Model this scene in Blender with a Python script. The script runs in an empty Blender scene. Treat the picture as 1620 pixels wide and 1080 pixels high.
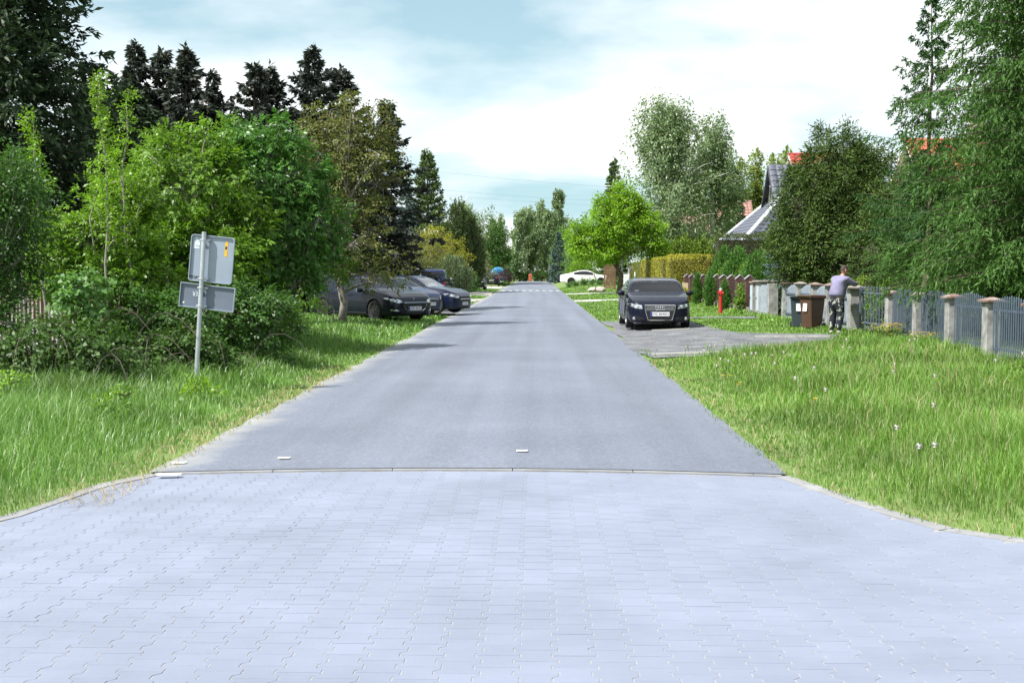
import bpy, bmesh, math, random
import numpy as np
from mathutils import Vector, Matrix
from mathutils.bvhtree import BVHTree
random.seed(11)
rng = np.random.default_rng(11)
R = math.radians
scene = bpy.context.scene
COL = scene.collection

# ------------------------------------------------------------------ camera
cam_data = bpy.data.cameras.new('camera')
cam = bpy.data.objects.new('camera', cam_data)
COL.objects.link(cam)
cam.location = (0, 0, 1.70)
cam.rotation_euler = (R(90 - 3.177), 0, R(1.117))
cam_data.sensor_width = 36.0
cam_data.lens = 44.44
cam_data.clip_start = 0.1
cam_data.clip_end = 3000
scene.camera = cam

# ------------------------------------------------------------------ sky, sun, exposure
SUN_EL, SUN_AZ = R(53), R(238)                 # azimuth measured clockwise from +Y: behind the camera, from its left
world = bpy.data.worlds.new('World'); scene.world = world
world.use_nodes = True
nt = world.node_tree
for n in list(nt.nodes): nt.nodes.remove(n)
def N(t, kind, **kw):
    n = t.nodes.new(kind)
    for k, v in kw.items(): setattr(n, k, v)
    return n
def math_node(t, op, a, b=None, clamp=False):
    n = N(t, 'ShaderNodeMath', operation=op, use_clamp=clamp)
    for i, v in enumerate((a, b)):
        if v is None: continue
        if hasattr(v, 'links'): t.links.new(v, n.inputs[i])
        else: n.inputs[i].default_value = v
    return n.outputs[0]
def mix_rgb(t, fac, a, b, mode='MIX'):
    n = N(t, 'ShaderNodeMix', data_type='RGBA', blend_type=mode)
    for s, v in ((n.inputs[0], fac), (n.inputs[6], a), (n.inputs[7], b)):
        if hasattr(v, 'links'): t.links.new(v, s)
        elif isinstance(v, (tuple, list)): s.default_value = (*v[:3], 1)
        else: s.default_value = v
    return n.outputs[2]
def ramp(t, fac, stops, mode='LINEAR'):
    n = N(t, 'ShaderNodeValToRGB'); n.color_ramp.interpolation = mode
    el = n.color_ramp.elements
    while len(el) < len(stops): el.new(0.5)
    for e, (p, c) in zip(el, stops):
        e.position = p
        e.color = (*c, 1) if isinstance(c, tuple) else (c, c, c, 1)
    t.links.new(fac, n.inputs[0])
    return n.outputs[0]
sky = N(nt, 'ShaderNodeTexSky', sky_type='NISHITA')
sky.sun_disc = False; sky.sun_elevation = SUN_EL; sky.sun_rotation = SUN_AZ
sky.air_density = 1.0; sky.dust_density = 1.6; sky.ozone_density = 1.0
tc = N(nt, 'ShaderNodeTexCoord')
sep = N(nt, 'ShaderNodeSeparateXYZ'); nt.links.new(tc.outputs['Generated'], sep.inputs[0])
zz = math_node(nt, 'ADD', math_node(nt, 'MAXIMUM', sep.outputs[2], 0.0), 0.22)
cx = math_node(nt, 'DIVIDE', sep.outputs[0], zz)
cy = math_node(nt, 'DIVIDE', sep.outputs[1], zz)
cmb = N(nt, 'ShaderNodeCombineXYZ')
nt.links.new(cx, cmb.inputs[0]); nt.links.new(cy, cmb.inputs[1]); cmb.inputs[2].default_value = 3.3
cl1 = N(nt, 'ShaderNodeTexNoise'); cl1.inputs['Scale'].default_value = 1.05
cl1.inputs['Detail'].default_value = 7; cl1.inputs['Roughness'].default_value = 0.52; cl1.inputs['Distortion'].default_value = 0.15
nt.links.new(cmb.outputs[0], cl1.inputs['Vector'])
cl2 = N(nt, 'ShaderNodeTexNoise'); cl2.inputs['Scale'].default_value = 1.5
cl2.inputs['Detail'].default_value = 6; cl2.inputs['Roughness'].default_value = 0.55
off = N(nt, 'ShaderNodeVectorMath', operation='ADD'); off.inputs[1].default_value = (5.2, 1.7, 8.0)
nt.links.new(cmb.outputs[0], off.inputs[0]); nt.links.new(off.outputs[0], cl2.inputs['Vector'])
cover = ramp(nt, math_node(nt, 'SUBTRACT', cl1.outputs[0], math_node(nt, 'MULTIPLY', sep.outputs[2], 0.16)), [(0.32, 0.0), (0.53, 1.0)])
shade = ramp(nt, cl2.outputs[0], [(0.33, (7.2, 8.7, 9.2)), (0.52, (10.8, 11.0, 11.1))])
clear = mix_rgb(nt, math_node(nt, 'MULTIPLY', math_node(nt, 'POWER', math_node(nt, 'SUBTRACT', 1.0, math_node(nt, 'MAXIMUM', sep.outputs[2], 0.0)), 1.6), 0.85), sky.outputs[0], (4.9, 7.4, 8.2))
skycol = mix_rgb(nt, cover, clear, shade)
bg = N(nt, 'ShaderNodeBackground'); bg.inputs[1].default_value = 0.075
nt.links.new(skycol, bg.inputs[0])
wo = N(nt, 'ShaderNodeOutputWorld'); nt.links.new(bg.outputs[0], wo.inputs[0])

sun_data = bpy.data.lights.new('sun', 'SUN')
sun_data.energy = 5.0; sun_data.angle = R(0.53); sun_data.color = (1.0, 0.965, 0.915)
sun = bpy.data.objects.new('sun', sun_data); COL.objects.link(sun)
sv = Vector((math.sin(SUN_AZ) * math.cos(SUN_EL), math.cos(SUN_AZ) * math.cos(SUN_EL), math.sin(SUN_EL)))
sun.rotation_euler = sv.to_track_quat('Z', 'Y').to_euler(); sun.location = sv * 60

vs = scene.view_settings
vs.view_transform = 'Standard'; vs.look = 'None'; vs.exposure = 0.72; vs.gamma = 1.0; vs.use_curve_mapping = False
scene.render.engine = 'CYCLES'
cy_ = scene.cycles
cy_.max_bounces = 7; cy_.diffuse_bounces = 3; cy_.glossy_bounces = 3; cy_.transmission_bounces = 4; cy_.transparent_max_bounces = 8
cy_.caustics_reflective = False; cy_.caustics_refractive = False
cy_.sample_clamp_indirect = 6.0
cy_.use_denoising = True

# ------------------------------------------------------------------ materials
MATS = {}
def new_mat(name):
    m = bpy.data.materials.new(name); m.use_nodes = True
    t = m.node_tree
    for n in list(t.nodes): t.nodes.remove(n)
    o = N(t, 'ShaderNodeOutputMaterial')
    return m, t, o
def pos_noise(t, scale, detail=4, rough=0.55, coords='pos', stretch=None):
    if coords == 'pos': src = N(t, 'ShaderNodeNewGeometry').outputs['Position']
    else: src = N(t, 'ShaderNodeTexCoord').outputs['Object']
    if stretch:
        mp = N(t, 'ShaderNodeMapping'); mp.inputs['Scale'].default_value = stretch
        t.links.new(src, mp.inputs[0]); src = mp.outputs[0]
    n = N(t, 'ShaderNodeTexNoise'); n.inputs['Scale'].default_value = scale
    n.inputs['Detail'].default_value = detail; n.inputs['Roughness'].default_value = rough
    t.links.new(src, n.inputs['Vector'])
    return n.outputs[0]
def M(name, col, rough=0.6, var=0.15, scale=6.0, metal=0.0, spec=0.5, coat=0.0, bump=0.0, bscale=60.0, col2=None, coords='pos', stretch=None, island=0.0, objrand=0.0):
    """an opaque surface: base colour varied by noise, optional second colour in patches, fine bump"""
    if name in MATS: return MATS[name]
    m, t, o = new_mat(name)
    b = N(t, 'ShaderNodeBsdfPrincipled')
    b.inputs['Roughness'].default_value = rough; b.inputs['Metallic'].default_value = metal
    b.inputs['Specular IOR Level'].default_value = spec
    if coat: b.inputs['Coat Weight'].default_value = coat; b.inputs['Coat Roughness'].default_value = 0.03; b.inputs['Coat IOR'].default_value = 1.36
    f = pos_noise(t, scale, 5, 0.6, coords, stretch)
    lo = tuple(c * (1 - var) for c in col); hi = tuple(min(1, c * (1 + var)) for c in (col2 or col))
    c = ramp(t, f, [(0.32, lo), (0.68, hi)])
    if island or objrand:
        src = N(t, 'ShaderNodeNewGeometry').outputs['Random Per Island'] if island else N(t, 'ShaderNodeObjectInfo').outputs['Random']
        k = island or objrand
        c = mix_rgb(t, 1.0, c, ramp(t, src, [(0.0, 1 - k), (1.0, 1.0)]), 'MULTIPLY')
    t.links.new(c, b.inputs['Base Color'])
    if bump:
        bn = N(t, 'ShaderNodeBump'); bn.inputs['Strength'].default_value = bump; bn.inputs['Distance'].default_value = 0.01
        t.links.new(pos_noise(t, bscale, 3, 0.6, coords), bn.inputs['Height']); t.links.new(bn.outputs[0], b.inputs['Normal'])
    t.links.new(b.outputs[0], o.inputs[0])
    MATS[name] = m
    return m
def LEAF(name, cols, trans=0.35, rough=0.5, spec=0.35, patch=0.25, pscale=0.9):
    """foliage: colour differs from leaf to leaf, some light passes through"""
    if name in MATS: return MATS[name]
    m, t, o = new_mat(name)
    g = N(t, 'ShaderNodeNewGeometry')
    k = len(cols)
    c = ramp(t, g.outputs['Random Per Island'], [(i / max(1, k - 1), cc) for i, cc in enumerate(cols)])
    c = mix_rgb(t, 1.0, c, ramp(t, pos_noise(t, pscale, 3), [(0.3, 1 - patch), (0.7, 1 + patch)]), 'MULTIPLY')
    b = N(t, 'ShaderNodeBsdfPrincipled'); b.inputs['Roughness'].default_value = rough; b.inputs['Specular IOR Level'].default_value = spec
    t.links.new(c, b.inputs['Base Color'])
    tr = N(t, 'ShaderNodeBsdfTranslucent')
    t.links.new(mix_rgb(t, 1.0, c, (1.25, 1.3, 0.75), 'MULTIPLY'), tr.inputs[0])
    mx = N(t, 'ShaderNodeMixShader'); mx.inputs[0].default_value = trans
    t.links.new(b.outputs[0], mx.inputs[1]); t.links.new(tr.outputs[0], mx.inputs[2]); t.links.new(mx.outputs[0], o.inputs[0])
    MATS[name] = m
    return m
def GLASS(name, tint=(0.48, 0.54, 0.57), rough=0.02):
    if name in MATS: return MATS[name]
    m, t, o = new_mat(name)
    fr = N(t, 'ShaderNodeFresnel'); fr.inputs[0].default_value = 1.42
    g = N(t, 'ShaderNodeBsdfGlossy'); g.inputs['Roughness'].default_value = rough; g.inputs[0].default_value = (0.95, 0.97, 1, 1)
    tr = N(t, 'ShaderNodeBsdfTransparent'); tr.inputs[0].default_value = (*tint, 1)
    mx = N(t, 'ShaderNodeMixShader')
    t.links.new(math_node(t, 'ADD', math_node(t, 'MULTIPLY', fr.outputs[0], 1.3), 0.03, True), mx.inputs[0])
    t.links.new(tr.outputs[0], mx.inputs[1]); t.links.new(g.outputs[0], mx.inputs[2]); t.links.new(mx.outputs[0], o.inputs[0])
    MATS[name] = m
    return m

# ------------------------------------------------------------------ object helpers
def tag(o, label=None, cat=None, group=None, kind=None):
    if label: o['label'] = label
    if cat: o['category'] = cat
    if group: o['group'] = group
    if kind: o['kind'] = kind
    return o
def empty(name, label, cat, loc=(0, 0, 0), rz=0.0, group=None, sc=1.0):
    o = bpy.data.objects.new(name, None); COL.objects.link(o)
    o.location = loc; o.rotation_euler = (0, 0, rz); o.scale = (sc, sc, sc); o.empty_display_size = 0.2
    return tag(o, label, cat, group)
def link(name, me, parent=None, mat=None, smooth=False):
    o = bpy.data.objects.new(name, me); COL.objects.link(o)
    if mat is not None and not me.materials: me.materials.append(mat)
    if smooth: me.shade_smooth()
    if parent: o.parent = parent
    return o
def copy_tree(o, parent=None):
    c = o.copy(); COL.objects.link(c)
    if parent is not None: c.parent = parent
    for ch in list(o.children): copy_tree(ch, c)
    return c
def big_mesh(name, V, counts, mat, loops=None):
    """mesh from numpy: V (n,3); counts = verts per face; loops default sequential"""
    me = bpy.data.meshes.new(name)
    V = np.ascontiguousarray(V, dtype=np.float32)
    counts = np.asarray(counts, dtype=np.int32)
    if loops is None: loops = np.arange(int(counts.sum()), dtype=np.int32)
    me.vertices.add(len(V)); me.vertices.foreach_set('co', V.ravel())
    me.loops.add(len(loops)); me.loops.foreach_set('vertex_index', np.ascontiguousarray(loops, dtype=np.int32))
    me.polygons.add(len(counts))
    st = np.zeros(len(counts), dtype=np.int32); st[1:] = np.cumsum(counts)[:-1]
    me.polygons.foreach_set('loop_start', st)
    me.update(calc_edges=True)
    if mat: me.materials.append(mat)
    return me
class MB:
    def __init__(s): s.v = []; s.f = []
    def add(s, vs, fs):
        k = len(s.v); s.v += [tuple(p) for p in vs]; s.f += [tuple(i + k for i in f) for f in fs]; return s
    def box(s, c, d, rz=0.0, taper=1.0, rx=0.0):
        hx, hy, hz = d[0] / 2, d[1] / 2, d[2] / 2
        vs = [Vector((x * (taper if z > 0 else 1), y * (taper if z > 0 else 1), z)) for x, y, z in
              [(-hx, -hy, -hz), (hx, -hy, -hz), (hx, hy, -hz), (-hx, hy, -hz), (-hx, -hy, hz), (hx, -hy, hz), (hx, hy, hz), (-hx, hy, hz)]]
        m = Matrix.Rotation(rz, 3, 'Z') @ Matrix.Rotation(rx, 3, 'X')
        return s.add([m @ p + Vector(c) for p in vs], [(0, 3, 2, 1), (4, 5, 6, 7), (0, 1, 5, 4), (1, 2, 6, 5), (2, 3, 7, 6), (3, 0, 4, 7)])
    def tube(s, pts, rad, k=6, cap=True):
        pts = [Vector(p) for p in pts]; n = len(pts)
        if not hasattr(rad, '__len__'): rad = [rad] * n
        ref = Vector((0.31, 0.17, 0.93)); vs = []
        for i, p in enumerate(pts):
            d = (pts[min(i + 1, n - 1)] - pts[max(i - 1, 0)]); d = d.normalized() if d.length > 1e-9 else Vector((0, 0, 1))
            r_ = ref if abs(d.dot(ref)) < 0.95 else Vector((1, 0, 0))
            a = d.cross(r_).normalized(); b = d.cross(a)
            for j in range(k):
                t = 2 * math.pi * j / k
                vs.append(p + (a * math.cos(t) + b * math.sin(t)) * rad[i])
        fs = [(i * k + j, i * k + (j + 1) % k, (i + 1) * k + (j + 1) % k, (i + 1) * k + j) for i in range(n - 1) for j in range(k)]
        if cap: fs += [tuple(range(k))[::-1], tuple((n - 1) * k + j for j in range(k))]
        return s.add(vs, fs)
    def lathe(s, prof, k=16, c=(0, 0, 0), axis='Z'):
        vs = []
        for r, h in prof:
            for j in range(k):
                t = 2 * math.pi * j / k
                p = (r * math.cos(t), r * math.sin(t), h)
                if axis == 'Y': p = (p[0], p[2], p[1])
                if axis == 'X': p = (p[2], p[0], p[1])
                vs.append((p[0] + c[0], p[1] + c[1], p[2] + c[2]))
        n = len(prof)
        fs = [(i * k + j, i * k + (j + 1) % k, (i + 1) * k + (j + 1) % k, (i + 1) * k + j) for i in range(n - 1) for j in range(k)]
        fs += [tuple(range(k))[::-1], tuple((n - 1) * k + j for j in range(k))]
        return s.add(vs, fs)
    def prism(s, poly, lo, hi, axis='Y'):
        """extrude a polygon: (a,b) pairs in the plane across axis"""
        def P(a, b, h): return {'Y': (a, h, b), 'X': (h, a, b), 'Z': (a, b, h)}[axis]
        n = len(poly)
        return s.add([P(a, b, lo) for a, b in poly] + [P(a, b, hi) for a, b in poly],
                     [tuple(range(n)), tuple(range(2 * n - 1, n - 1, -1))] + [(i, i + n, (i + 1) % n + n, (i + 1) % n) for i in range(n)])
    def ellipsoid(s, c, r, nu=10, nv=6):
        vs = [(c[0], c[1], c[2] - r[2])]
        for i in range(1, nv):
            a = -math.pi / 2 + math.pi * i / nv
            for j in range(nu):
                b = 2 * math.pi * j / nu
                vs.append((c[0] + r[0] * math.cos(a) * math.cos(b), c[1] + r[1] * math.cos(a) * math.sin(b), c[2] + r[2] * math.sin(a)))
        vs.append((c[0], c[1], c[2] + r[2])); L = len(vs) - 1
        fs = [(0, 1 + (j + 1) % nu, 1 + j) for j in range(nu)]
        for i in range(nv - 2):
            fs += [(1 + i * nu + j, 1 + i * nu + (j + 1) % nu, 1 + (i + 1) * nu + (j + 1) % nu, 1 + (i + 1) * nu + j) for j in range(nu)]
        fs += [(1 + (nv - 2) * nu + j, 1 + (nv - 2) * nu + (j + 1) % nu, L) for j in range(nu)]
        return s.add(vs, fs)
    def mesh(s, name, mat=None, fix=True):
        me = bpy.data.meshes.new(name); me.from_pydata(s.v, [], s.f)
        if fix:
            bm = bmesh.new(); bm.from_mesh(me); bmesh.ops.recalc_face_normals(bm, faces=bm.faces); bm.to_mesh(me); bm.free()
        if mat: me.materials.append(mat)
        me.update(); return me
    def obj(s, name, mat=None, parent=None, smooth=False, bevel=0.0):
        me = s.mesh(name, mat)
        if bevel:
            bm = bmesh.new(); bm.from_mesh(me)
            bmesh.ops.bevel(bm, geom=list(bm.edges), offset=bevel, segments=1, affect='EDGES', clamp_overlap=True)
            bm.to_mesh(me); bm.free()
        o = link(name, me, parent)
        if smooth:
            me.shade_smooth()
            try: me.set_sharp_from_angle(angle=R(40))
            except Exception: pass
        return o
def text_mesh(s, size, mat, extrude=0.001):
    c = bpy.data.curves.new('text', 'FONT'); c.body = s; c.size = size; c.extrude = extrude
    c.align_x = 'CENTER'; c.align_y = 'CENTER'; c.resolution_u = 2
    o = bpy.data.objects.new('text', c); COL.objects.link(o)
    me = bpy.data.meshes.new_from_object(o.evaluated_get(bpy.context.evaluated_depsgraph_get()))
    bpy.data.objects.remove(o); me.materials.clear(); me.materials.append(mat)
    return me
def ss(x):
    x = np.clip(x, 0, 1); return x * x * (3 - 2 * x)
def vnoise(x, y, sc, seed=0):
    """smooth value noise in 0..1"""
    x = np.asarray(x) * sc; y = np.asarray(y) * sc
    xi = np.floor(x).astype(np.int64); yi = np.floor(y).astype(np.int64)
    u = x - xi; v = y - yi; u = u * u * (3 - 2 * u); v = v * v * (3 - 2 * v)
    def h(a, b):
        n = (a * 374761393 + b * 668265263 + seed * 1442695041) & 0xFFFFFFFF
        n = ((n ^ (n >> 13)) * 1274126177) & 0xFFFFFFFF
        return ((n ^ (n >> 16)) & 0xFFFF) / 65535.0
    return (h(xi, yi) * (1 - u) + h(xi + 1, yi) * u) * (1 - v) + (h(xi, yi + 1) * (1 - u) + h(xi + 1, yi + 1) * u) * v
ORD = ['first', 'second', 'third', 'fourth', 'fifth', 'sixth', 'seventh', 'eighth', 'ninth', 'tenth', 'eleventh', 'twelfth']
def unit(a): return a / np.maximum(np.linalg.norm(a, axis=-1, keepdims=True), 1e-9)
# ------------------------------------------------------------------ ground, road, paving
XL, XR, XC, HW, SEAM = -3.20, 2.04, -0.58, 2.62, 10.45
RX = np.array([2.04, 2.11, 2.30, 2.51, 2.71, 3.08, 3.8, 5.0, 8.0, 60.0]); RY = np.array([10.45, 10.2, 9.5, 8.8, 8.3, 7.95, 7.6, 7.35, 7.2, 7.0])
LX = np.array([3.2, 3.31, 3.46, 3.65, 4.0, 4.6, 6.0, 9.0, 60.0]); LY = np.array([10.45, 10.2, 9.9, 8.6, 7.9, 7.4, 7.0, 6.9, 6.8])
def y_low(x):
    x = np.asarray(x, dtype=float)
    return np.where(x > 0, np.interp(x, RX, RY), np.interp(-x, LX, LY))
def road_z(x, y):
    return 0.045 * np.clip(1 - ((np.asarray(x) - XC) / HW) ** 2, 0, 1) * ss((np.asarray(y) - 5) / 5.4)
def verge_z(x, y):
    x = np.asarray(x, dtype=float); y = np.asarray(y, dtype=float)
    d = np.where(x > 0, x - XR, XL - x); d = np.minimum(np.minimum(d, (y - y_low(x)) * 1.2), 6.0)
    z = 0.002 + 0.05 * ss(d / 2.5) + 0.035 * (vnoise(x, y, 0.7, 3) - 0.5) * ss(d / 1.0)
    z = z + np.where(x > 0, 0.05 * ss((y - 20) / 10) * ss(d / 5) + 0.30 * ss((y - 100) / 16) * ss(d / 2.2), 0.05 * ss(d / 3))
    return z
def grid_obj(name, xs, ys_fn, n, zf, mat, top=260.0, power=2.0):
    t = np.linspace(0, 1, n) ** power
    X = np.repeat(np.asarray(xs)[:, None], n, 1)
    Y = ys_fn(np.asarray(xs))[:, None] * (1 - t)[None] + top * t[None]
    Z = zf(X, Y)
    V = np.stack([X, Y, Z], -1).reshape(-1, 3)
    a = np.arange(len(xs) - 1)[:, None] * n + np.arange(n - 1)[None]
    q = np.stack([a, a + n, a + n + 1, a + 1], -1).reshape(-1, 4)
    if xs[1] < xs[0]: q = q[:, ::-1]
    me = big_mesh(name, V, np.full(len(q), 4), mat, q.ravel())
    return tag(link(name, me, smooth=True), kind='structure')

m_soil = M('soil', (0.13, 0.105, 0.065), 0.95, 0.35, 1.4, col2=(0.10, 0.14, 0.045), bump=0.6, bscale=25)
m_verge = M('verge_turf', (0.11, 0.18, 0.04), 0.95, 0.22, 0.9, col2=(0.15, 0.21, 0.06), bump=0.8, bscale=40)
b = MB(); b.add([(-900, -400, -0.16), (900, -400, -0.16), (900, 1400, -0.16), (-900, 1400, -0.16)], [(0, 1, 2, 3)])
tag(b.obj('ground', m_soil), kind='structure')
ygs = np.concatenate([np.linspace(2.04, 9, 50), np.linspace(9.4, 48, 30)])
grid_obj('verge_right', ygs, y_low, 170, verge_z, m_verge)
grid_obj('verge_left', -np.concatenate([np.linspace(3.2, 9, 42), np.linspace(9.5, 60, 30)]), y_low, 170, verge_z, m_verge)

# asphalt: old, pale, sandy at its edges, with a few darker streaks along the lanes
def asphalt():
    m, t, o = new_mat('asphalt')
    b = N(t, 'ShaderNodeBsdfPrincipled'); b.inputs['Roughness'].default_value = 0.72; b.inputs['Specular IOR Level'].default_value = 0.45
    g = N(t, 'ShaderNodeNewGeometry'); sp = N(t, 'ShaderNodeSeparateXYZ'); t.links.new(g.outputs['Position'], sp.inputs[0])
    c = ramp(t, pos_noise(t, 0.35, 4), [(0.3, (0.128, 0.146, 0.186)), (0.7, (0.162, 0.183, 0.228))])
    st = pos_noise(t, 1.0, 4, 0.5, stretch=(1.6, 0.035, 1))
    c = mix_rgb(t, 1.0, c, ramp(t, st, [(0.32, 0.86), (0.62, 1.08)]), 'MULTIPLY')
    sp_ = N(t, 'ShaderNodeTexVoronoi'); sp_.inputs['Scale'].default_value = 42; t.links.new(g.outputs['Position'], sp_.inputs['Vector'])
    c = mix_rgb(t, 1.0, c, ramp(t, sp_.outputs['Color'], [(0.1, 0.85), (0.6, 1.0), (1.0, 1.25)]), 'MULTIPLY')
    e = math_node(t, 'ADD', math_node(t, 'MULTIPLY', sp.outputs[0], -1.0), math_node(t, 'MULTIPLY', pos_noise(t, 0.8, 5, 0.65), 1.1))
    dust = ramp(t, e, [(0.0, 0.0), (1.0, 1.0)])
    dm = N(t, 'ShaderNodeMapRange'); dm.inputs[1].default_value = 3.42; dm.inputs[2].default_value = 3.9
    t.links.new(e, dm.inputs[0])
    c = mix_rgb(t, math_node(t, 'MULTIPLY', dm.outputs[0], 0.75), c, (0.36, 0.36, 0.33))
    t.links.new(c, b.inputs['Base Color'])
    bn = N(t, 'ShaderNodeBump'); bn.inputs['Strength'].default_value = 0.5; bn.inputs['Distance'].default_value = 0.006
    t.links.new(pos_noise(t, 130, 2), bn.inputs['Height']); t.links.new(bn.outputs[0], b.inputs['Normal'])
    t.links.new(b.outputs[0], o.inputs[0]); return m
m_asphalt = asphalt()
def ragged(ys):
    return 0.07 * (vnoise(ys, ys * 0, 1.3, 5) - 0.5) + 0.05 * (vnoise(ys, ys * 0, 4.0, 6) - 0.5)
ys = np.concatenate([np.arange(SEAM + 0.025, 60, 0.25), np.arange(60, 206, 1.0)])
us = np.linspace(-1, 1, 13)
X = XC + HW * us[None] + (ragged(ys)[:, None] - 0.06) * (us[None] < -0.99) + (0.06 + 0.5 * ragged(ys + 91)[:, None]) * (us[None] > 0.99)
Y = np.repeat(ys[:, None], 13, 1)
Z = road_z(X, Y) + 0.018
V = np.stack([X, Y, Z], -1).reshape(-1, 3); n = 13
a = np.arange(len(ys) - 1)[:, None] * n + np.arange(n - 1)[None]
q = np.stack([a, a + 1, a + n + 1, a + n], -1).reshape(-1, 4)
road = tag(link('road', big_mesh('road', V, np.full(len(q), 4), m_asphalt, q.ravel()), smooth=True), kind='structure')

# block paving: sand bed, I-shaped blocks, flush edging
m_sand = M('joint_sand', (0.29, 0.29, 0.285), 0.95, 0.2, 30)
m_block_o = M('paving_block', (0.212, 0.240, 0.312), 0.82, 0.11, 0.9, objrand=0.065, bump=0.35, bscale=210)
m_block_i = M('paving_block_far', (0.212, 0.240, 0.312), 0.82, 0.11, 0.9, island=0.065, bump=0.35, bscale=210)
m_edge = M('edging_concrete', (0.265, 0.27, 0.275), 0.85, 0.18, 4, bump=0.3, bscale=150, objrand=0.12)
b = MB(); b.add([(-60, -14, -0.028), (60, -14, -0.028), (60, SEAM + 0.1, -0.028), (-60, SEAM + 0.1, -0.028)], [(0, 1, 2, 3)])
b = MB(); gx = np.concatenate([[-60, -20], np.linspace(-9, 9, 121), [20, 60]]); gy = np.concatenate([[-14, 0], np.linspace(2, SEAM - 0.03, 24)])
b.add([(x, y, float(road_z(x, y)) - 0.0026) for x in gx for y in gy], [(i * len(gy) + j, (i + 1) * len(gy) + j, (i + 1) * len(gy) + j + 1, i * len(gy) + j + 1) for i in range(len(gx) - 1) for j in range(len(gy) - 1)])
paving = tag(b.obj('pavement', m_sand), kind='structure')
CP, SP = 0.1685, 0.165            # column pitch across the street, stack pitch along it
fw, ww, hl = 0.1925 / 2, 0.1330 / 2, SP / 2 - 0.0018
q1, q2 = 0.027, 0.056              # flange straight, waist begins (from each end)
OUT = [(-fw, -hl), (fw, -hl), (fw, -hl + q1), (ww, -hl + q2), (ww, hl - q2), (fw, hl - q1), (fw, hl), (-fw, hl), (-fw, hl - q1), (-ww, hl - q2), (-ww, -hl + q2), (-fw, -hl + q1)]
IN = [((abs(x) - 0.002) * (1 if x > 0 else -1), y * (1 - 0.0022 / hl)) for x, y in OUT]
BV = np.array([(x, y, -0.03) for x, y in OUT] + [(x, y, -0.0014) for x, y in OUT] + [(x, y, 0.0) for x, y in IN])
BF = [(i, (i + 1) % 12, 12 + (i + 1) % 12, 12 + i) for i in range(12)] + [(12 + i, 12 + (i + 1) % 12, 24 + (i + 1) % 12, 24 + i) for i in range(12)]
BF += [(24, 25, 26, 35), (26, 27, 34, 35), (27, 28, 33, 34), (28, 29, 32, 33), (29, 30, 31, 32)]
me_block = bpy.data.meshes.new('brick'); me_block.from_pydata([tuple(p) for p in BV], [], BF); me_block.materials.append(m_block_o)
cells = []
for i in range(-52, 56):
    for j in range(13, 62):
        x = i * CP; y = 0.9 + (j + (0.5 if i % 2 else 0.0)) * SP
        if y > SEAM - 0.045 or abs(x) > 0.5 * y + 2.2: continue
        if abs(x) > 2.0 and y > y_low(x) - 0.05 and (x > XR - 0.05 or x < XL + 0.05): continue
        cells.append((x, y))
cells = np.array(cells)
u_ = cells[:, 0] / np.maximum(cells[:, 1], 0.1)
vis = (cells[:, 1] > 5.1) & (u_ > -0.445) & (u_ < 0.40)
order = np.argsort(np.where(vis, cells[:, 1] + 0.02 * np.abs(cells[:, 0]), 1e6))
pick = set(order[:300].tolist())
slope = lambda x, y: (road_z(x + 0.05, y) - road_z(x - 0.05, y)) / 0.1
rest = [k for k in range(len(cells)) if k not in pick]
jit = rng.normal(0, 1, (len(cells), 4))
for k in order[:300]:
    x, y = cells[k]
    o = bpy.data.objects.new('brick', me_block); COL.objects.link(o); o.parent = paving
    o.location = (x, y, float(road_z(x, y)) + 0.0004 * jit[k, 0] - 0.0002)
    o.rotation_euler = (0.0012 * jit[k, 1], -math.atan(float(slope(x, y))) + 0.0012 * jit[k, 2], 0.004 * jit[k, 3])
c = cells[rest]; sl = slope(c[:, 0], c[:, 1])
V = np.repeat(BV[None], len(rest), 0)
V[:, :, 2] += V[:, :, 0] * (sl + 0.0014 * jit[rest, 1])[:, None] + V[:, :, 1] * (0.0014 * jit[rest, 2])[:, None]
V[:, :, 0] += c[:, 0][:, None]; V[:, :, 1] += c[:, 1][:, None]
V[:, :, 2] += (road_z(c[:, 0], c[:, 1]) + 0.0004 * jit[rest, 0])[:, None]
flat = np.concatenate([np.array(f) for f in BF]); cnt = np.array([len(f) for f in BF])
loops = (flat[None] + 36 * np.arange(len(rest))[:, None]).ravel()
me = big_mesh('brick_field', V.reshape(-1, 3), np.tile(cnt, len(rest)), m_block_i, loops); me.shade_flat(); o = link('brick_field', me, paving); tag(o, kind='stuff')

def strip_stones(parent, pts, width, ztop, name, mat, seg=0.8, side=0.0):
    P = np.array(pts, dtype=float); L = np.concatenate([[0], np.cumsum(np.linalg.norm(np.diff(P, axis=0), axis=1))])
    s = 0.0
    while s < L[-1] - 0.05:
        e = min(s + seg, L[-1]); tt = np.linspace(s + 0.004, e - 0.004, 5)
        xs, ysn = np.interp(tt, L, P[:, 0]), np.interp(tt, L, P[:, 1])
        tx, ty = np.gradient(xs), np.gradient(ysn); ln = np.hypot(tx, ty); nx, ny = -ty / ln, tx / ln
        b = MB(); vs = []
        for h in (-0.12, 0.0):
            for k in range(5):
                for w in (side - width / 2, side + width / 2):
                    X_, Y_ = xs[k] + nx[k] * w, ysn[k] + ny[k] * w
                    vs.append((X_, Y_, float(road_z(X_, Y_)) + ztop + h))
        fs = []
        for k in range(4):
            i = 2 * k
            fs += [(10 + i, 11 + i, 13 + i, 12 + i), (i, i + 2, 12 + i, 10 + i), (i + 1, 11 + i, 13 + i, i + 3)]
        fs += [(0, 10, 11, 1), (8, 9, 19, 18)]
        b.add(vs, fs); b.obj(name, mat, parent, bevel=0.0)
        s = e
kerb = tag(bpy.data.objects.new('kerb', None), kind='structure'); COL.objects.link(kerb)
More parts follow.
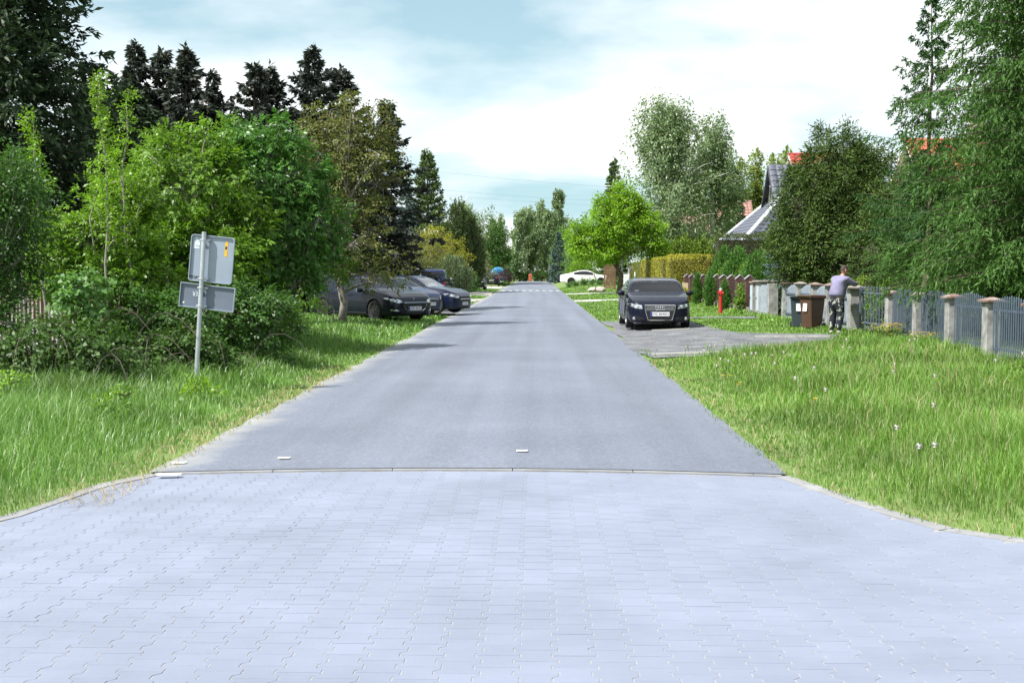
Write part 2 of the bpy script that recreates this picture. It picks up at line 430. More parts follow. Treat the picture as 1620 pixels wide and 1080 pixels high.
strip_stones(kerb, list(zip(RX[:-1], RY[:-1])) + [(14, 7.17)], 0.13, 0.006, 'kerb_stone', m_edge, 0.75)
strip_stones(kerb, list(zip(-LX[:-1], LY[:-1])) + [(-14, 6.88)], 0.13, 0.006, 'kerb_stone', m_edge, 0.75)
strip_stones(kerb, [(XL, SEAM), (XR, SEAM)], 0.075, 0.012, 'edging_stone', m_edge, 1.0)

# gravel pull-in on the right, concrete strips crossing the verges, pale worn edges
m_gravel = M('gravel', (0.105, 0.115, 0.13), 0.95, 0.3, 1.6, bump=0.6, bscale=90, col2=(0.15, 0.155, 0.165))
m_path = M('path_concrete', (0.42, 0.42, 0.41), 0.9, 0.2, 1.5, bump=0.3, bscale=70)
m_drive = M('drive_sand', (0.36, 0.35, 0.32), 0.95, 0.25, 1.2, bump=0.5, bscale=60)
def sheet(name, poly, mat, dz, kind='structure', step=0.35):
    """a patch of surface lying on the verge"""
    xs = [p[0] for p in poly]; ys_ = [p[1] for p in poly]
    bm = bmesh.new(); bm.faces.new([bm.verts.new((x, y, 0)) for x, y in poly])
    bmesh.ops.triangulate(bm, faces=bm.faces)
    for _ in range(5):
        es = [e for e in bm.edges if e.calc_length() > step * 2]
        if not es: break
        bmesh.ops.subdivide_edges(bm, edges=es, cuts=1); bmesh.ops.triangulate(bm, faces=bm.faces)
    for v in bm.verts: v.co.z = float(verge_z(v.co.x, v.co.y)) + dz
    me = bpy.data.meshes.new(name); bm.to_mesh(me); bm.free()
    return tag(link(name, me, None, mat, True), kind=kind)
def wobble(pts, amp=0.12, n=6, seed=1):
    r = random.Random(seed); out = []
    for i, p in enumerate(pts):
        q = pts[(i + 1) % len(pts)]
        for k in range(n):
            t = k / n; out.append((p[0] + (q[0] - p[0]) * t + r.uniform(-amp, amp), p[1] + (q[1] - p[1]) * t + r.uniform(-amp, amp)))
    return out
sheet('gravel_drive', wobble([(2.12, 24.6), (4.2, 24.7), (6.2, 28.0), (7.35, 30.9), (7.2, 31.8), (5.2, 32.6), (5.0, 35.5), (4.9, 41.0), (2.2, 42.5)], 0.14, 7, 2), m_gravel, 0.022)
for k, (y0, y1, x1) in enumerate([(69.5, 73.0, 7.0), (91.5, 95.0, 7.5)]):
    sheet('path', wobble([(2.12, y0), (x1, y0), (x1, y1), (2.12, y1)], 0.05, 6, k), m_path, 0.024)
sheet('path', wobble([(4.3, 42.7), (7.6, 43.0), (7.6, 44.2), (4.3, 43.9)], 0.08, 6, 8), m_gravel, 0.024)
for k, (y0, y1) in enumerate([(48.0, 55.0), (59.0, 66.0), (70.0, 76.5), (86.0, 102.0), (118.0, 136.0)]):
    sheet('driveway', wobble([(-3.28, y0), (-3.28, y1), (-9, y1), (-9, y0)], 0.2, 7, 20 + k), m_drive if k > 1 else m_gravel, 0.026)
m_white = M('white_paint', (0.78, 0.78, 0.77), 0.7, 0.08, 20)
for (pts, k) in [([(2.3, 25.15), (4.3, 25.3), (4.3, 25.5), (2.3, 25.36)], 3), ([(5.3, 30.6), (7.0, 30.2), (7.05, 30.38), (5.3, 30.82)], 4), ([(3.2, 35.0), (4.2, 34.8), (4.2, 34.95), (3.2, 35.16)], 5)]:
    b = MB(); P = [(x, y, float(verge_z(x, y)) + 0.05) for x, y in pts] + [(x, y, float(verge_z(x, y)) - 0.05) for x, y in pts]
    b.add(P, [(0, 1, 2, 3), (0, 4, 5, 1), (1, 5, 6, 2), (2, 6, 7, 3), (3, 7, 4, 0)])
    tag(b.obj('kerb_slab', M('slab_pale', (0.33, 0.33, 0.29), 0.9, 0.2, 5)), kind='structure')

# road markings: far dashed line, small white marker plates by the seam, a tarred patch and a low hump far off
mk = tag(bpy.data.objects.new('road_marking', None), kind='structure'); COL.objects.link(mk)
for k in range(9):
    x = -2.95 + k * 0.57; z = float(road_z(x, 106)) + 0.032
    b = MB(); b.add([(x, 105.6, z), (x + 0.3, 105.6, z), (x + 0.3, 107.2, z), (x, 107.2, z)], [(0, 1, 2, 3)]); b.obj('dash', m_white, mk)
b = MB(); prof = [(162.0, 0), (163.0, 0.09), (166.0, 0.10), (167.5, 0.0)]
vsx = [(x, y, float(road_z(x, y)) + 0.028 + h) for y, h in prof for x in np.linspace(XL + 0.1, XR - 0.1, 9)]
b.add(vsx, [(i * 9 + j, i * 9 + j + 1, (i + 1) * 9 + j + 1, (i + 1) * 9 + j) for i in range(3) for j in range(8)])
tag(b.obj('speed_hump', M('hump_asphalt', (0.07, 0.075, 0.085), 0.85, 0.2, 2)), kind='structure')
def marker(x, y, rz, label, w=0.105):
    b = MB(); z = float(road_z(x, y)) + 0.027
    b.prism([(-w / 2, -0.035), (-w / 3, -0.045), (w / 3, -0.045), (w / 2, -0.03), (w / 2.1, 0.035), (w / 4, 0.028), (-w / 4, 0.028), (-w / 2.1, 0.04)], 0, 0.005, 'Z')
    o = b.obj('lane_marker', m_white); o.location = (x, y, z); o.rotation_euler = (0, 0, rz)
    tag(o, label, 'marker')
marker(-2.23, 11.06, 0.05, 'worn white marker plate lying flat on open asphalt near the verge side')
marker(-0.13, 11.43, -0.04, 'white dumbbell shaped marker plate lying alone in mid road')
marker(-3.12, 10.92, 0.1, 'white marker plate at the dusty road edge touching the grass', 0.12)
marker(-3.02, 10.26, 0.02, 'long thin white paint chip lying on the block paving', 0.20)
# ------------------------------------------------------------------ plant building
def leaf_quads(P, D, Nm, L, W, fold=0.18, mid=0.45):
    D = unit(D); S = unit(np.cross(D, Nm)); Nn = np.cross(S, D)
    L = np.broadcast_to(L, (len(P),))[:, None]; W = np.broadcast_to(W, (len(P),))[:, None]
    c = P + D * L * mid + Nn * W * fold
    return np.stack([P, c + S * W / 2, P + D * L - Nn * L * 0.08, c - S * W / 2], 1).reshape(-1, 3)
def quad_obj(name, V, mat, parent):
    return link(name, big_mesh(name, V, np.full(len(V) // 4, 4), mat), parent)
def rdir(n):
    return unit(rng.normal(0, 1, (n, 3)))
def bezier(a, b_, c, n):
    a, b_, c = Vector(a), Vector(b_), Vector(c)
    return [a * (1 - t) ** 2 + b_ * 2 * t * (1 - t) + c * t * t for t in [i / (n - 1) for i in range(n)]]
def clump_leaves(C, CR, OUTW, n_leaf, LL, LW, compound=0, droop=0.25, flat=0.7, up=0.7, spread=1.0):
    """leaves for clump centres C (k,3) of radii CR, OUTW = outward direction of each clump"""
    k = len(C); idx = np.repeat(np.arange(k), n_leaf)
    d = rdir(len(idx)); r = CR[idx][:, None] * (rng.random(len(idx)) ** 0.5)[:, None] * spread
    off = d * r; off[:, 2] *= flat
    P = C[idx] + off
    D = unit(off * 0.8 / np.maximum(CR[idx][:, None], 1e-3) + OUTW[idx] * 0.6 + rng.normal(0, 0.45, P.shape)); D[:, 2] -= droop; D = unit(D)
    Nm = unit(np.array([0, 0, up]) + OUTW[idx] * 0.45 + rng.normal(0, 0.42, P.shape))
    ll = LL * rng.uniform(0.65, 1.25, len(P)); lw = LW * rng.uniform(0.7, 1.2, len(P))
    if not compound: return leaf_quads(P, D, Nm, ll, lw)
    out = []
    S = unit(np.cross(D, Nm))
    for j in range(compound):
        a = (j - (compound - 1) / 2) / max(1, (compound - 1) / 2)     # -1..1
        base = P + D * (ll * 0.9 * (1 - abs(a) * 0.75))[:, None]
        dj = unit(D * (1 - 0.55 * abs(a)) + S * a * 0.95 + rng.normal(0, 0.14, P.shape)); dj[:, 2] -= 0.22; dj = unit(dj)
        out.append(leaf_quads(base, dj, Nm + rng.normal(0, 0.2, P.shape), ll * (1.0 - 0.15 * abs(a)), lw))
    return np.concatenate(out)
def sample_lobes(lobes, n, shell=0.5):
    vol = np.array([l[3] * l[4] * l[5] for l in lobes]) ** 0.8; p = vol / vol.sum()
    w = rng.choice(len(lobes), n, p=p); Lb = np.array(lobes)[w]
    d = rdir(n); r = shell + (1 - shell) * rng.random(n) ** 0.7; r = r * rng.uniform(0.85, 1.08, n)
    C = Lb[:, :3] + d * r[:, None] * Lb[:, 3:6]
    return C, unit(d / Lb[:, 3:6])
def skeleton(trunk_pts, trunk_r, C, n_main, r_main, seed, fill=0.6, r_twig=0.012, k=7, low=0.3):
    """tapered trunk, main limbs rising from it, twigs running out to the leaf clumps"""
    rr = random.Random(seed); b = MB()
    tp = [Vector(p) for p in trunk_pts]; n = len(tp)
    rad = [trunk_r * (1 - 0.82 * i / (n - 1)) for i in range(n)]; rad[0] *= 1.35
    b.tube(tp, rad, k)
    heads = []; pool = list(range(len(C)))
    if not pool: return b
    for i in range(min(n_main, len(C))):
        cand = rr.sample(pool, min(8, len(pool)))
        best = max(cand, key=lambda q: min([(Vector(C[q]) - h).length for h, _ in heads] or [1.0]))
        c = Vector(C[best]); 
        t = low + (0.95 - low) * rr.random() ** 0.9
        tz = min(t, max(0.15, (c.z - tp[0].z) / max(0.1, tp[-1].z - tp[0].z) * 0.75))
        f = tz * (n - 1); i0 = int(min(f, n - 2)); s = tp[i0].lerp(tp[i0 + 1], f - i0)
        m = s.lerp(c, 0.5) + Vector((0, 0, 0.12 * (c - s).length))
        pts = bezier(s, m, c, 6); r0 = r_main * (1 - 0.5 * tz)
        b.tube(pts, [r0 * (1 - 0.8 * j / 5) for j in range(6)], 5, False); heads.append((c, pts))
    for q in pool:
        if rr.random() > fill: continue
        c = Vector(C[q]); h = min(heads, key=lambda x: (x[1][4] - c).length)
        s = h[1][rr.randint(2, 5)]
        if (c - s).length < 0.05: continue
        m = s.lerp(c, 0.5) + Vector((rr.uniform(-.1, .1), rr.uniform(-.1, .1), 0.06)) * (c - s).length
        b.tube(bezier(s, m, c, 4), [r_twig * 1.4, r_twig, r_twig * 0.7, r_twig * 0.35], 3, False)
    return b
m_bark = M('bark', (0.11, 0.085, 0.062), 0.95, 0.35, 9, bump=1.0, bscale=35)
m_bark_grey = M('bark_grey', (0.27, 0.25, 0.22), 0.92, 0.35, 7, bump=0.8, bscale=30)
m_bark_birch = M('bark_birch', (0.50, 0.48, 0.45), 0.8, 0.55, 3, bump=0.3, bscale=20, stretch=(1, 1, 4))
def trunk_line(base, top, bend=0.06, n=8, seed=0):
    rr = random.Random(seed); a, c = Vector(base), Vector(top); L = (c - a).length
    return [a.lerp(c, i / (n - 1)) + (Vector((rr.uniform(-1, 1), rr.uniform(-1, 1), 0)) * bend * L * math.sin(math.pi * i / (n - 1)) * 0.5) for i in range(n)]
def broadleaf(name, label, cat, base, lobes, leafm, n_clump=260, clump_r=0.35, n_leaf=40, LL=0.08, LW=0.045, trunk_r=0.12, trunk_h=None, barkm=None,
              compound=0, droop=0.25, n_main=12, shell=0.45, seed=1, group=None, fill=0.6, flat=0.7, extra=None, up=0.7, r_twig=0.012, stems=1):
    """lobes: ellipsoids (dx,dy,z,rx,ry,rz) about the base"""
    global rng
    keep = rng; rng = np.random.default_rng(seed * 131 + 7)
    t = empty(name, label, cat, base, 0, group)
    C, O = sample_lobes(lobes, n_clump, shell)
    ok = C[:, 2] > 0.12; C, O = C[ok], O[ok]
    top = max(l[2] + l[5] for l in lobes); ct = np.average(np.array([l[:3] for l in lobes]), axis=0, weights=[l[3] for l in lobes])
    tp = trunk_line((0, 0, -0.1), (ct[0], ct[1], trunk_h or top * 0.8), 0.1, 9, seed)
    b = skeleton(tp, trunk_r, C, n_main, trunk_r * 0.45, seed, fill, r_twig)
    for s in range(stems - 1):
        rr = random.Random(seed + s * 17); q = C[rr.randrange(len(C))]
        b.tube(trunk_line((rr.uniform(-.5, .5), rr.uniform(-.4, .4), -0.1), (q[0], q[1], q[2]), 0.12, 7, seed + s), [trunk_r * 0.6 * (1 - 0.12 * i) for i in range(7)], 6)
    link('trunk', b.mesh('trunk', barkm or m_bark, False), t, smooth=True)
    cr = clump_r * rng.uniform(0.6, 1.35, len(C))
    V = clump_leaves(C, cr, O, n_leaf, LL, LW, compound, droop, flat, up)
    if extra is not None: V = np.concatenate([V, extra()])
    quad_obj('crown', V, leafm, t)
    rng = keep
    return t
def needles_on(S, D, L, m, nl, nw, ang=0.65, hang=0.0, jitter=0.25):
    """needle tufts along twigs: S start, D direction, L length of each twig; m tufts a twig"""
    k = len(S); idx = np.repeat(np.arange(k), m); f = np.tile((np.arange(m) + 0.5) / m, k) + rng.uniform(-0.5, 0.5, k * m) / m
    P = S[idx] + D[idx] * (L[idx] * f)[:, None]; P[:, 2] -= hang * (L[idx] * f) ** 2
    a = rdir(k * m); a = unit(np.cross(a, D[idx])); s = rng.uniform(0.5, 1.2, k * m) * ang
    nd = unit(D[idx] + a * s[:, None] + rng.normal(0, jitter, P.shape)); nd[:, 2] -= hang * 0.6; nd = unit(nd)
    return leaf_quads(P, nd, rdir(k * m), nl * rng.uniform(0.6, 1.3, k * m), nw * rng.uniform(0.7, 1.2, k * m), 0.1, 0.5)
def conifer(name, label, cat, base, h, rad, leafm, z0=0.3, whorl=0.32, per=7, pw=0.85, rise=0.15, droop=0.35, tip_up=0.15, twig=0.45, twig_n=9, tufts=6, nl=0.11, nw=0.035,
            hang=0.0, trunk_r=0.16, seed=1, group=None, barkm=None, lean=(0, 0), irregular=0.22, twig_drop=0.25, ang=0.65):
    """whorled branches with side twigs that carry needle tufts; rad = crown radius near the ground, narrowing with power pw"""
    global rng
    keep = rng; rng = np.random.default_rng(seed * 77 + 3)
    t = empty(name, label, cat, base, 0, group)
    tw = MB(); tp = trunk_line((0, 0, -0.1), (lean[0], lean[1], h), 0.02, 10, seed)
    tw.tube(tp, [trunk_r * (1 - 0.93 * i / 9) for i in range(10)], 7)
    S, D, L = [], [], []
    z = z0
    while z < h - 0.12:
        f = (z - z0) / (h - z0); r = rad * max(0.0, 1 - f) ** pw
        nb = max(3, int(round(per * (0.55 + 0.45 * (1 - f)))))
        ph = rng.random() * 6.28
        for j in range(nb):
            a = ph + 6.283 * (j + rng.uniform(-0.3, 0.3)) / nb; rl = max(0.10, r * rng.uniform(1 - 2 * irregular, 1 + irregular * 0.6))
            o = np.array([math.cos(a), math.sin(a), 0.0]); sd = np.array([-math.sin(a), math.cos(a), 0.0])
            zz_ = z + rng.uniform(-0.5, 0.5) * whorl
            org = np.array([lean[0] * zz_ / h, lean[1] * zz_ / h, zz_])
            nn = max(3, int(twig_n * (0.45 + 0.55 * min(1, rl / max(rad * 0.7, 0.01)))))
            fs = np.linspace(0.0, 1, 6)
            up_ = rise * (0.3 + 1.1 * f)
            path = [org + o * rl * s + np.array([0, 0, rl * (up_ * s - droop * (1 - 0.6 * f) * s ** 1.6 + tip_up * s ** 3)]) for s in fs]
            tw.tube([tuple(p) for p in path], [max(0.004, trunk_r * 0.10 * (0.4 + 0.6 * (1 - f)) * (1 - 0.85 * s)) for s in fs], 3, False)
            for i in range(nn):
                s = 0.12 + 0.88 * (i + rng.random()) / nn; q = s * 5; i0 = min(int(q), 4); p = path[i0] + (path[i0 + 1] - path[i0]) * (q - i0)
                tl = twig * rl ** 0.35 * (0.45 + 0.75 * (1 - s)) * rng.uniform(0.7, 1.2) * (0.55 + 0.45 * (1 - f))
                for sgn in (-1, 1):
                    d = unit(o * rng.uniform(0.55, 1.0) + sd * sgn * rng.uniform(0.5, 0.95) + np.array([0, 0, -twig_drop * rng.uniform(0.2, 1.4)]))
                    S.append(p); D.append(d); L.append(tl)
            S.append(path[4]); D.append(unit(path[5] - path[4])); L.append(np.linalg.norm(path[5] - path[4]) * 1.15)
        z += whorl * (0.75 + 0.25 * (1 - f)) * rng.uniform(0.85, 1.15)
    S.append(np.array([lean[0], lean[1], h - 0.25])); D.append(np.array([0, 0, 1.0])); L.append(0.4)
    link('trunk', tw.mesh('trunk', barkm or m_bark, False), t, smooth=True)
    quad_obj('crown', needles_on(np.array(S), np.array(D), np.array(L), tufts, nl, nw, ang, hang), leafm, t)
    rng = keep
    return t
def dense_conifer(name, label, cat, base, lobes, leafm, n=5000, nl=0.16, nw=0.05, up=0.8, seed=1, group=None, trunk_r=0.1, sub=5, rough=0.12, core=None, clump=0.0, freq=1.5):
    """scale-leaved evergreen: upright flattened sprays all through a lobed envelope over a twiggy core"""
    global rng
    keep = rng; rng = np.random.default_rng(seed * 53 + 1)
    t = empty(name, label, cat, base, 0, group)
    C, O = sample_lobes(lobes, n, 0.78)
    nz = vnoise(C[:, 0] * freq + C[:, 1] * 0.9, C[:, 2] * freq, 1.6, seed) - 0.5
    C = C + O * (nz * rough * 3 + rng.normal(0, rough * 0.5, n))[:, None]
    ok = C[:, 2] > 0.03; C, O = C[ok], O[ok]
    if clump: C = C - O * clump * rng.random((len(C), 1))
    D = unit(O * (1.15 - up) + np.array([0, 0, up]) + rng.normal(0, 0.22, C.shape))
    V = needles_on(C, D, np.full(len(C), nl * 1.6), sub, nl, nw, 0.5, 0.0, 0.2)
    top = max(l[2] + l[5] for l in lobes)
    b = MB(); tp = trunk_line((0, 0, -0.1), (lobes[0][0], lobes[0][1], top * 0.9), 0.02, 7, seed); b.tube(tp, [trunk_r * (1 - 0.13 * i) for i in range(7)], 7)
    rr = random.Random(seed)
    for q in rr.sample(range(len(C)), min(80, len(C))):
        c = C[q] - O[q] * 0.1; s = tp[max(1, min(5, int(c[2] / top * 5)))]; b.tube([s, Vector(s).lerp(Vector(c), 0.5), c], [trunk_r * 0.3, trunk_r * 0.18, 0.004], 4, False)
    link('trunk', b.mesh('trunk', m_bark, False), t, smooth=True)
    if core is not None:      # inner mass of old twigs and brown scales
        mb = MB()
        for l in lobes: mb.ellipsoid((l[0], l[1], l[2]), (l[3] * 0.62, l[4] * 0.62, l[5] * 0.7), 12, 8)
        link('inner_twigs', mb.mesh('inner_twigs', core, False), t, smooth=True)
    quad_obj('crown', V, leafm, t)
    rng = keep
    return t
def clipped_hedge(name, label, cat, c, d, leafm, corem, n=6000, LL=0.05, LW=0.035, seed=1, group=None, wob=0.05, round_=0.12):
    """hedge cut flat: twiggy core and a close skin of small leaves; c = base centre, d = (dx,dy,height)"""
    global rng
    keep = rng; rng = np.random.default_rng(seed * 29 + 5)
    t = empty(name, label, cat, c, 0, group); hx, hy, hz = d[0] / 2, d[1] / 2, d[2]
    b = MB(); b.box((0, 0, hz * 0.48 - 0.05), (d[0] - 0.24, d[1] - 0.24, hz - 0.26)); link('inner_twigs', b.mesh('inner_twigs', corem), t)
    A = np.array([d[1] * hz, d[1] * hz, d[0] * hz, d[0] * hz, d[0] * d[1]]); w = rng.choice(5, n, p=A / A.sum())
    u, v = rng.uniform(-1, 1, n), rng.uniform(0, 1, n)
    P = np.zeros((n, 3)); O = np.zeros((n, 3))
    for k, (ax, sg) in enumerate([(0, -1), (0, 1), (1, -1), (1, 1)]):
        m_ = w == k; P[m_, ax] = sg * (hx if ax == 0 else hy); P[m_, 1 - ax] = u[m_] * (hy if ax == 0 else hx); P[m_, 2] = v[m_] * hz; O[m_, ax] = sg
    m_ = w == 4; P[m_, 0] = u[m_] * hx; P[m_, 1] = (v[m_] * 2 - 1) * hy; P[m_, 2] = hz; O[m_, 2] = 1
    bul = (vnoise(P[:, 0] + P[:, 1] * 1.1, P[:, 2] + P[:, 1], 2.2, seed) - 0.5)
    top = np.clip((P[:, 2] - hz + round_ * 2) / (round_ * 2), 0, 1) ** 2
    P = P + O * (bul * wob * 2 + rng.normal(0, wob * 0.45, n))[:, None]
    P[:, 0] *= 1 - top * round_ * 0.5 / max(hx, 0.2) * (w < 4); P[:, 1] *= 1 - top * round_ * 0.5 / max(hy, 0.2) * (w < 4)
    D = unit(O * 0.7 + np.array([0, 0, 0.35]) + rng.normal(0, 0.55, P.shape))
    V = leaf_quads(P - D * LL * 0.4, D, O + rng.normal(0, 0.55, P.shape), LL * rng.uniform(0.7, 1.3, n), LW * rng.uniform(0.7, 1.3, n))
    quad_obj('foliage', V, leafm, t)
    rng = keep
    return t

# ------------------------------------------------------------------ grass
def blade_mesh(P, H, W, lean, az, mat, name):
    n = len(P); d = np.stack([np.cos(az), np.sin(az), np.zeros(n)], 1)
    fa = az + math.pi / 2 + rng.uniform(-0.6, 0.6, n); s = np.stack([np.cos(fa), np.sin(fa), np.zeros(n)], 1) * (W / 2)[:, None]
    up = np.array([0, 0, 1.0])
    m_ = P + up * (H * 0.55)[:, None] + d * (H * lean * 0.28)[:, None]
    t_ = P + up * (H * (1 - 0.32 * lean))[:, None] + d * (H * lean * 0.95)[:, None]
    V = np.stack([P - s, P + s, m_ + s * 0.8, m_ - s * 0.8, t_], 1).reshape(-1, 3)
    lp = (np.array([0, 1, 2, 3, 3, 2, 4])[None] + 5 * np.arange(n)[:, None]).ravel()
    return big_mesh(name, V, np.tile([4, 3], n), mat, lp)
def grass_patch(name, label, xr, yr, dens, hfun, keepf, mat, wpx=0.75, seed=0, lean=(0.2, 0.9)):
    """blades over a stretch of verge; dens(y) blades per square metre, blade width kept near what the eye resolves there"""
    ysb = np.arange(yr[0], yr[1], 0.5); cnt = np.array([dens(y) for y in ysb]) * 0.5 * (xr[1] - xr[0])
    y = np.concatenate([rng.uniform(a, a + 0.5, int(c)) for a, c in zip(ysb, cnt)]); x = rng.uniform(xr[0], xr[1], len(y))
    h = hfun(x, y); k = keepf(x, y) & (h > 0.02); x, y, h = x[k], y[k], h[k]
    h = h * rng.uniform(0.55, 1.25, len(x))
    W = np.maximum(0.0045, wpx * y / 1264.0) * rng.uniform(0.6, 1.3, len(x))
    P = np.stack([x, y, verge_z(x, y) - 0.01], 1)
    me = blade_mesh(P, h, W, rng.uniform(lean[0], lean[1], len(x)), rng.uniform(0, 6.283, len(x)) * 0.75 + 0.4, mat, name)
    return tag(link(name, me), label, 'grass', kind='stuff')
# ------------------------------------------------------------------ cars
m_tyre = M('tyre_rubber', (0.018, 0.018, 0.019), 0.85, 0.2, 15)
m_rim = M('rim_alloy', (0.52, 0.53, 0.55), 0.3, 0.08, 10, metal=0.9)
m_rim_dark = M('rim_dark', (0.06, 0.06, 0.065), 0.4, 0.1, 10, metal=0.7)
m_trim = M('black_trim', (0.014, 0.014, 0.016), 0.5, 0.15, 12)
m_chrome = M('chrome', (0.78, 0.79, 0.80), 0.12, 0.03, 10, metal=1.0)
m_plate = M('plate_white', (0.74, 0.75, 0.76), 0.45, 0.03, 10)
m_plate_blue = M('plate_blue', (0.02, 0.05, 0.38), 0.45, 0.03, 10)
m_char = M('plate_character', (0.02, 0.02, 0.02), 0.6, 0.05, 10)
m_red = M('tail_red', (0.42, 0.012, 0.012), 0.15, 0.1, 10, coat=0.8)
m_lamp_shell = M('lamp_reflector', (0.62, 0.64, 0.67), 0.18, 0.25, 14, metal=0.75, coat=0.6)
m_lamp_in = M('lamp_bulb', (0.85, 0.87, 0.9), 0.08, 0.1, 10, metal=1.0)
m_seat = M('seat_cloth', (0.05, 0.05, 0.055), 0.9, 0.2, 10)
m_under = M('underbody', (0.012, 0.012, 0.012), 0.95, 0.2, 10)
m_glass = GLASS('car_glass')
m_glass_dark = GLASS('car_glass_privacy', (0.12, 0.13, 0.14))
def paint(name, col, spec=0.15): return M(name, col, 0.4, 0.04, 3, spec=spec, coat=0.6)
def smooth_interp(xs, pts, win=0.10):
    p = sorted(pts); X_ = np.array([a for a, _ in p]); Z_ = np.array([c for _, c in p])
    k = np.linspace(-win, win, 9); return np.mean([np.interp(xs + d, X_, Z_) for d in k], axis=0)
class Car:
    """x forward, y to the car's left, z up; origin on the ground below the middle of the wheelbase"""
    def __init__(s, name, label, loc, heading, p, paintm, group='parked cars', glass=None):
        s.p = p; s.root = empty(name, label, 'car', loc, heading, group); s.paint = paintm; s.glass = glass or m_glass
        s.build_body()
    def build_body(s):
        p = s.p; wb, W = p['wb'], p['W'] / 2; xf = wb / 2 + p['fo']; xr = -wb / 2 - p['ro']; s.xf, s.xr = xf, xr
        xs = np.unique(np.round(np.concatenate([np.linspace(xr, xr + 0.35, 9), np.linspace(xr + 0.35, xf - 0.45, 46), np.linspace(xf - 0.45, xf, 12), p['cuts']]), 3))
        T = smooth_interp(xs, [(xr + a if a >= 0 else xf + a, z) for a, z in p['top']], 0.06)
        B = smooth_interp(xs, [(xr + a if a >= 0 else xf + a, z) for a, z in p['belt']], 0.10)
        f = (xs - xr) / (xf - xr)
        def ends(x):
            df, dr = xf - x, x - xr
            a = np.interp(df, [0, 0.04, 0.12, 0.28, 0.55, 1.0], p.get('nose', [0.60, 0.72, 0.84, 0.925, 0.975, 1.0]))
            c = np.interp(dr, [0, 0.04, 0.12, 0.28, 0.55, 1.0], p.get('tail', [0.74, 0.82, 0.90, 0.955, 0.985, 1.0]))
            return np.minimum(a, c)
        w = W * ends(xs)
        zb = p['clear'] + np.interp(xf - xs, [0, 0.10, 0.5], [0.08, 0.02, 0.0]) + np.interp(xs - xr, [0, 0.10, 0.6], [0.16, 0.08, 0.0])
        rows = []
        for i in range(len(xs)):
            h = max(T[i] - B[i], 0.015); t, bl, ww, z0 = T[i], B[i], w[i], zb[i]; tum = p.get('tumble', 0.32); y6 = ww * 0.955
            hb = bl - z0
            hy = [(0, z0), (0.6 * ww, z0), (0.9 * ww, z0 + 0.01), (0.955 * ww, z0 + 0.05), (0.985 * ww, z0 + 0.22 * hb), (ww, z0 + 0.45 * hb), (1.0 * ww, z0 + 0.68 * hb), (0.99 * ww, z0 + 0.84 * hb), (0.975 * ww, z0 + 0.95 * hb),
                  (y6, bl), (y6 - tum * h * 0.42, bl + 0.42 * h), (y6 - tum * h * 0.82, bl + 0.80 * h), (y6 - tum * h * 1.0 - 0.02, bl + 0.90 * h), (y6 - tum * h * 1.1 - 0.07, bl + 0.955 * h), (0.66 * (y6 - tum * h), bl + 0.985 * h), (0.34 * (y6 - tum * h), bl + 0.997 * h), (0, t)]
            rows.append([(xs[i], y, z) for y, z in hy])
        K = len(rows[0]); V = []; ring = 2 * K - 2
        for r_ in rows:
            V += [r_[j] for j in range(K)] + [(r_[j][0], -r_[j][1], r_[j][2]) for j in range(K - 2, 0, -1)]
        F, MI = [], []
        segs = p['side_glass']; ws, rw = p['ws'], p['rw']
        for i in range(len(xs) - 1):
            xm = (xs[i] + xs[i + 1]) / 2; h = (T[i] - B[i] + T[i + 1] - B[i + 1]) / 2
            for j in range(ring):
                jj = j if j < K - 1 else ring - 1 - j
                mi = 0
                if jj in (9, 10) and any(a < xm < c for a, c in segs) and h > 0.12: mi = 3
                elif jj >= 13 and ws[0] < xm < ws[1]: mi = 1
                elif jj >= 13 and rw[0] < xm < rw[1]: mi = 2
                elif jj <= 1: mi = 4
                a = i * ring + j; b_ = i * ring + (j + 1) % ring
                F.append((a, b_, b_ + ring, a + ring)); MI.append(mi)
        F.append(tuple(range(ring))); MI.append(0); F.append(tuple((len(xs) - 1) * ring + j for j in range(ring))[::-1]); MI.append(0)
        me = bpy.data.meshes.new('body'); me.from_pydata(V, [], F); me.polygons.foreach_set('material_index', MI)
        bm = bmesh.new(); bm.from_mesh(me); bmesh.ops.recalc_face_normals(bm, faces=bm.faces); bm.to_mesh(me); bm.free()
        tmp = bpy.data.objects.new('tmp', me); COL.objects.link(tmp)
        for k in range(5): me.materials.append(m_under)
        s.bvh = BVHTree.FromPolygons([Vector(v) for v in V], F)
        mb = MB(); Rw = p['R'] * 1.13
        for x in (-wb / 2, wb / 2):
            for y in (-1, 1): mb.lathe([(Rw, y * (W + 0.2)), (Rw, y * (W - 0.27))], 28, (x, 0, p['R'] + 0.01), 'Y')
        cm = mb.mesh('cut'); cm.materials.append(m_under); cm.polygons.foreach_set('material_index', [4] * len(cm.polygons))
        for k in range(4): cm.materials.append(m_under)
        cut = bpy.data.objects.new('cut', cm); COL.objects.link(cut)
        mod = tmp.modifiers.new('b', 'BOOLEAN'); mod.operation = 'DIFFERENCE'; mod.object = cut; mod.solver = 'EXACT'
        out = bpy.data.meshes.new_from_object(tmp.evaluated_get(bpy.context.evaluated_depsgraph_get()))
        bpy.data.objects.remove(tmp); bpy.data.objects.remove(cut)
        def take(name, idx, mats, offs=0.0, smooth=True):
            bm = bmesh.new(); bm.from_mesh(out)
            bmesh.ops.delete(bm, geom=[f for f in bm.faces if f.material_index not in idx], context='FACES')
            for fc in bm.faces: fc.material_index = idx.index(fc.material_index)
            m2 = bpy.data.meshes.new(name); bm.to_mesh(m2); bm.free()
            for m_ in mats: m2.materials.append(m_)
            o = link(name, m2, s.root)
            m2.shade_smooth()
            try: m2.set_sharp_from_angle(angle=R(38))
            except Exception: pass
            return o
        take('body', [0, 4], [s.paint, m_under]); take('windscreen', [1], [s.glass]); take('rear_window', [2], [s.glass])
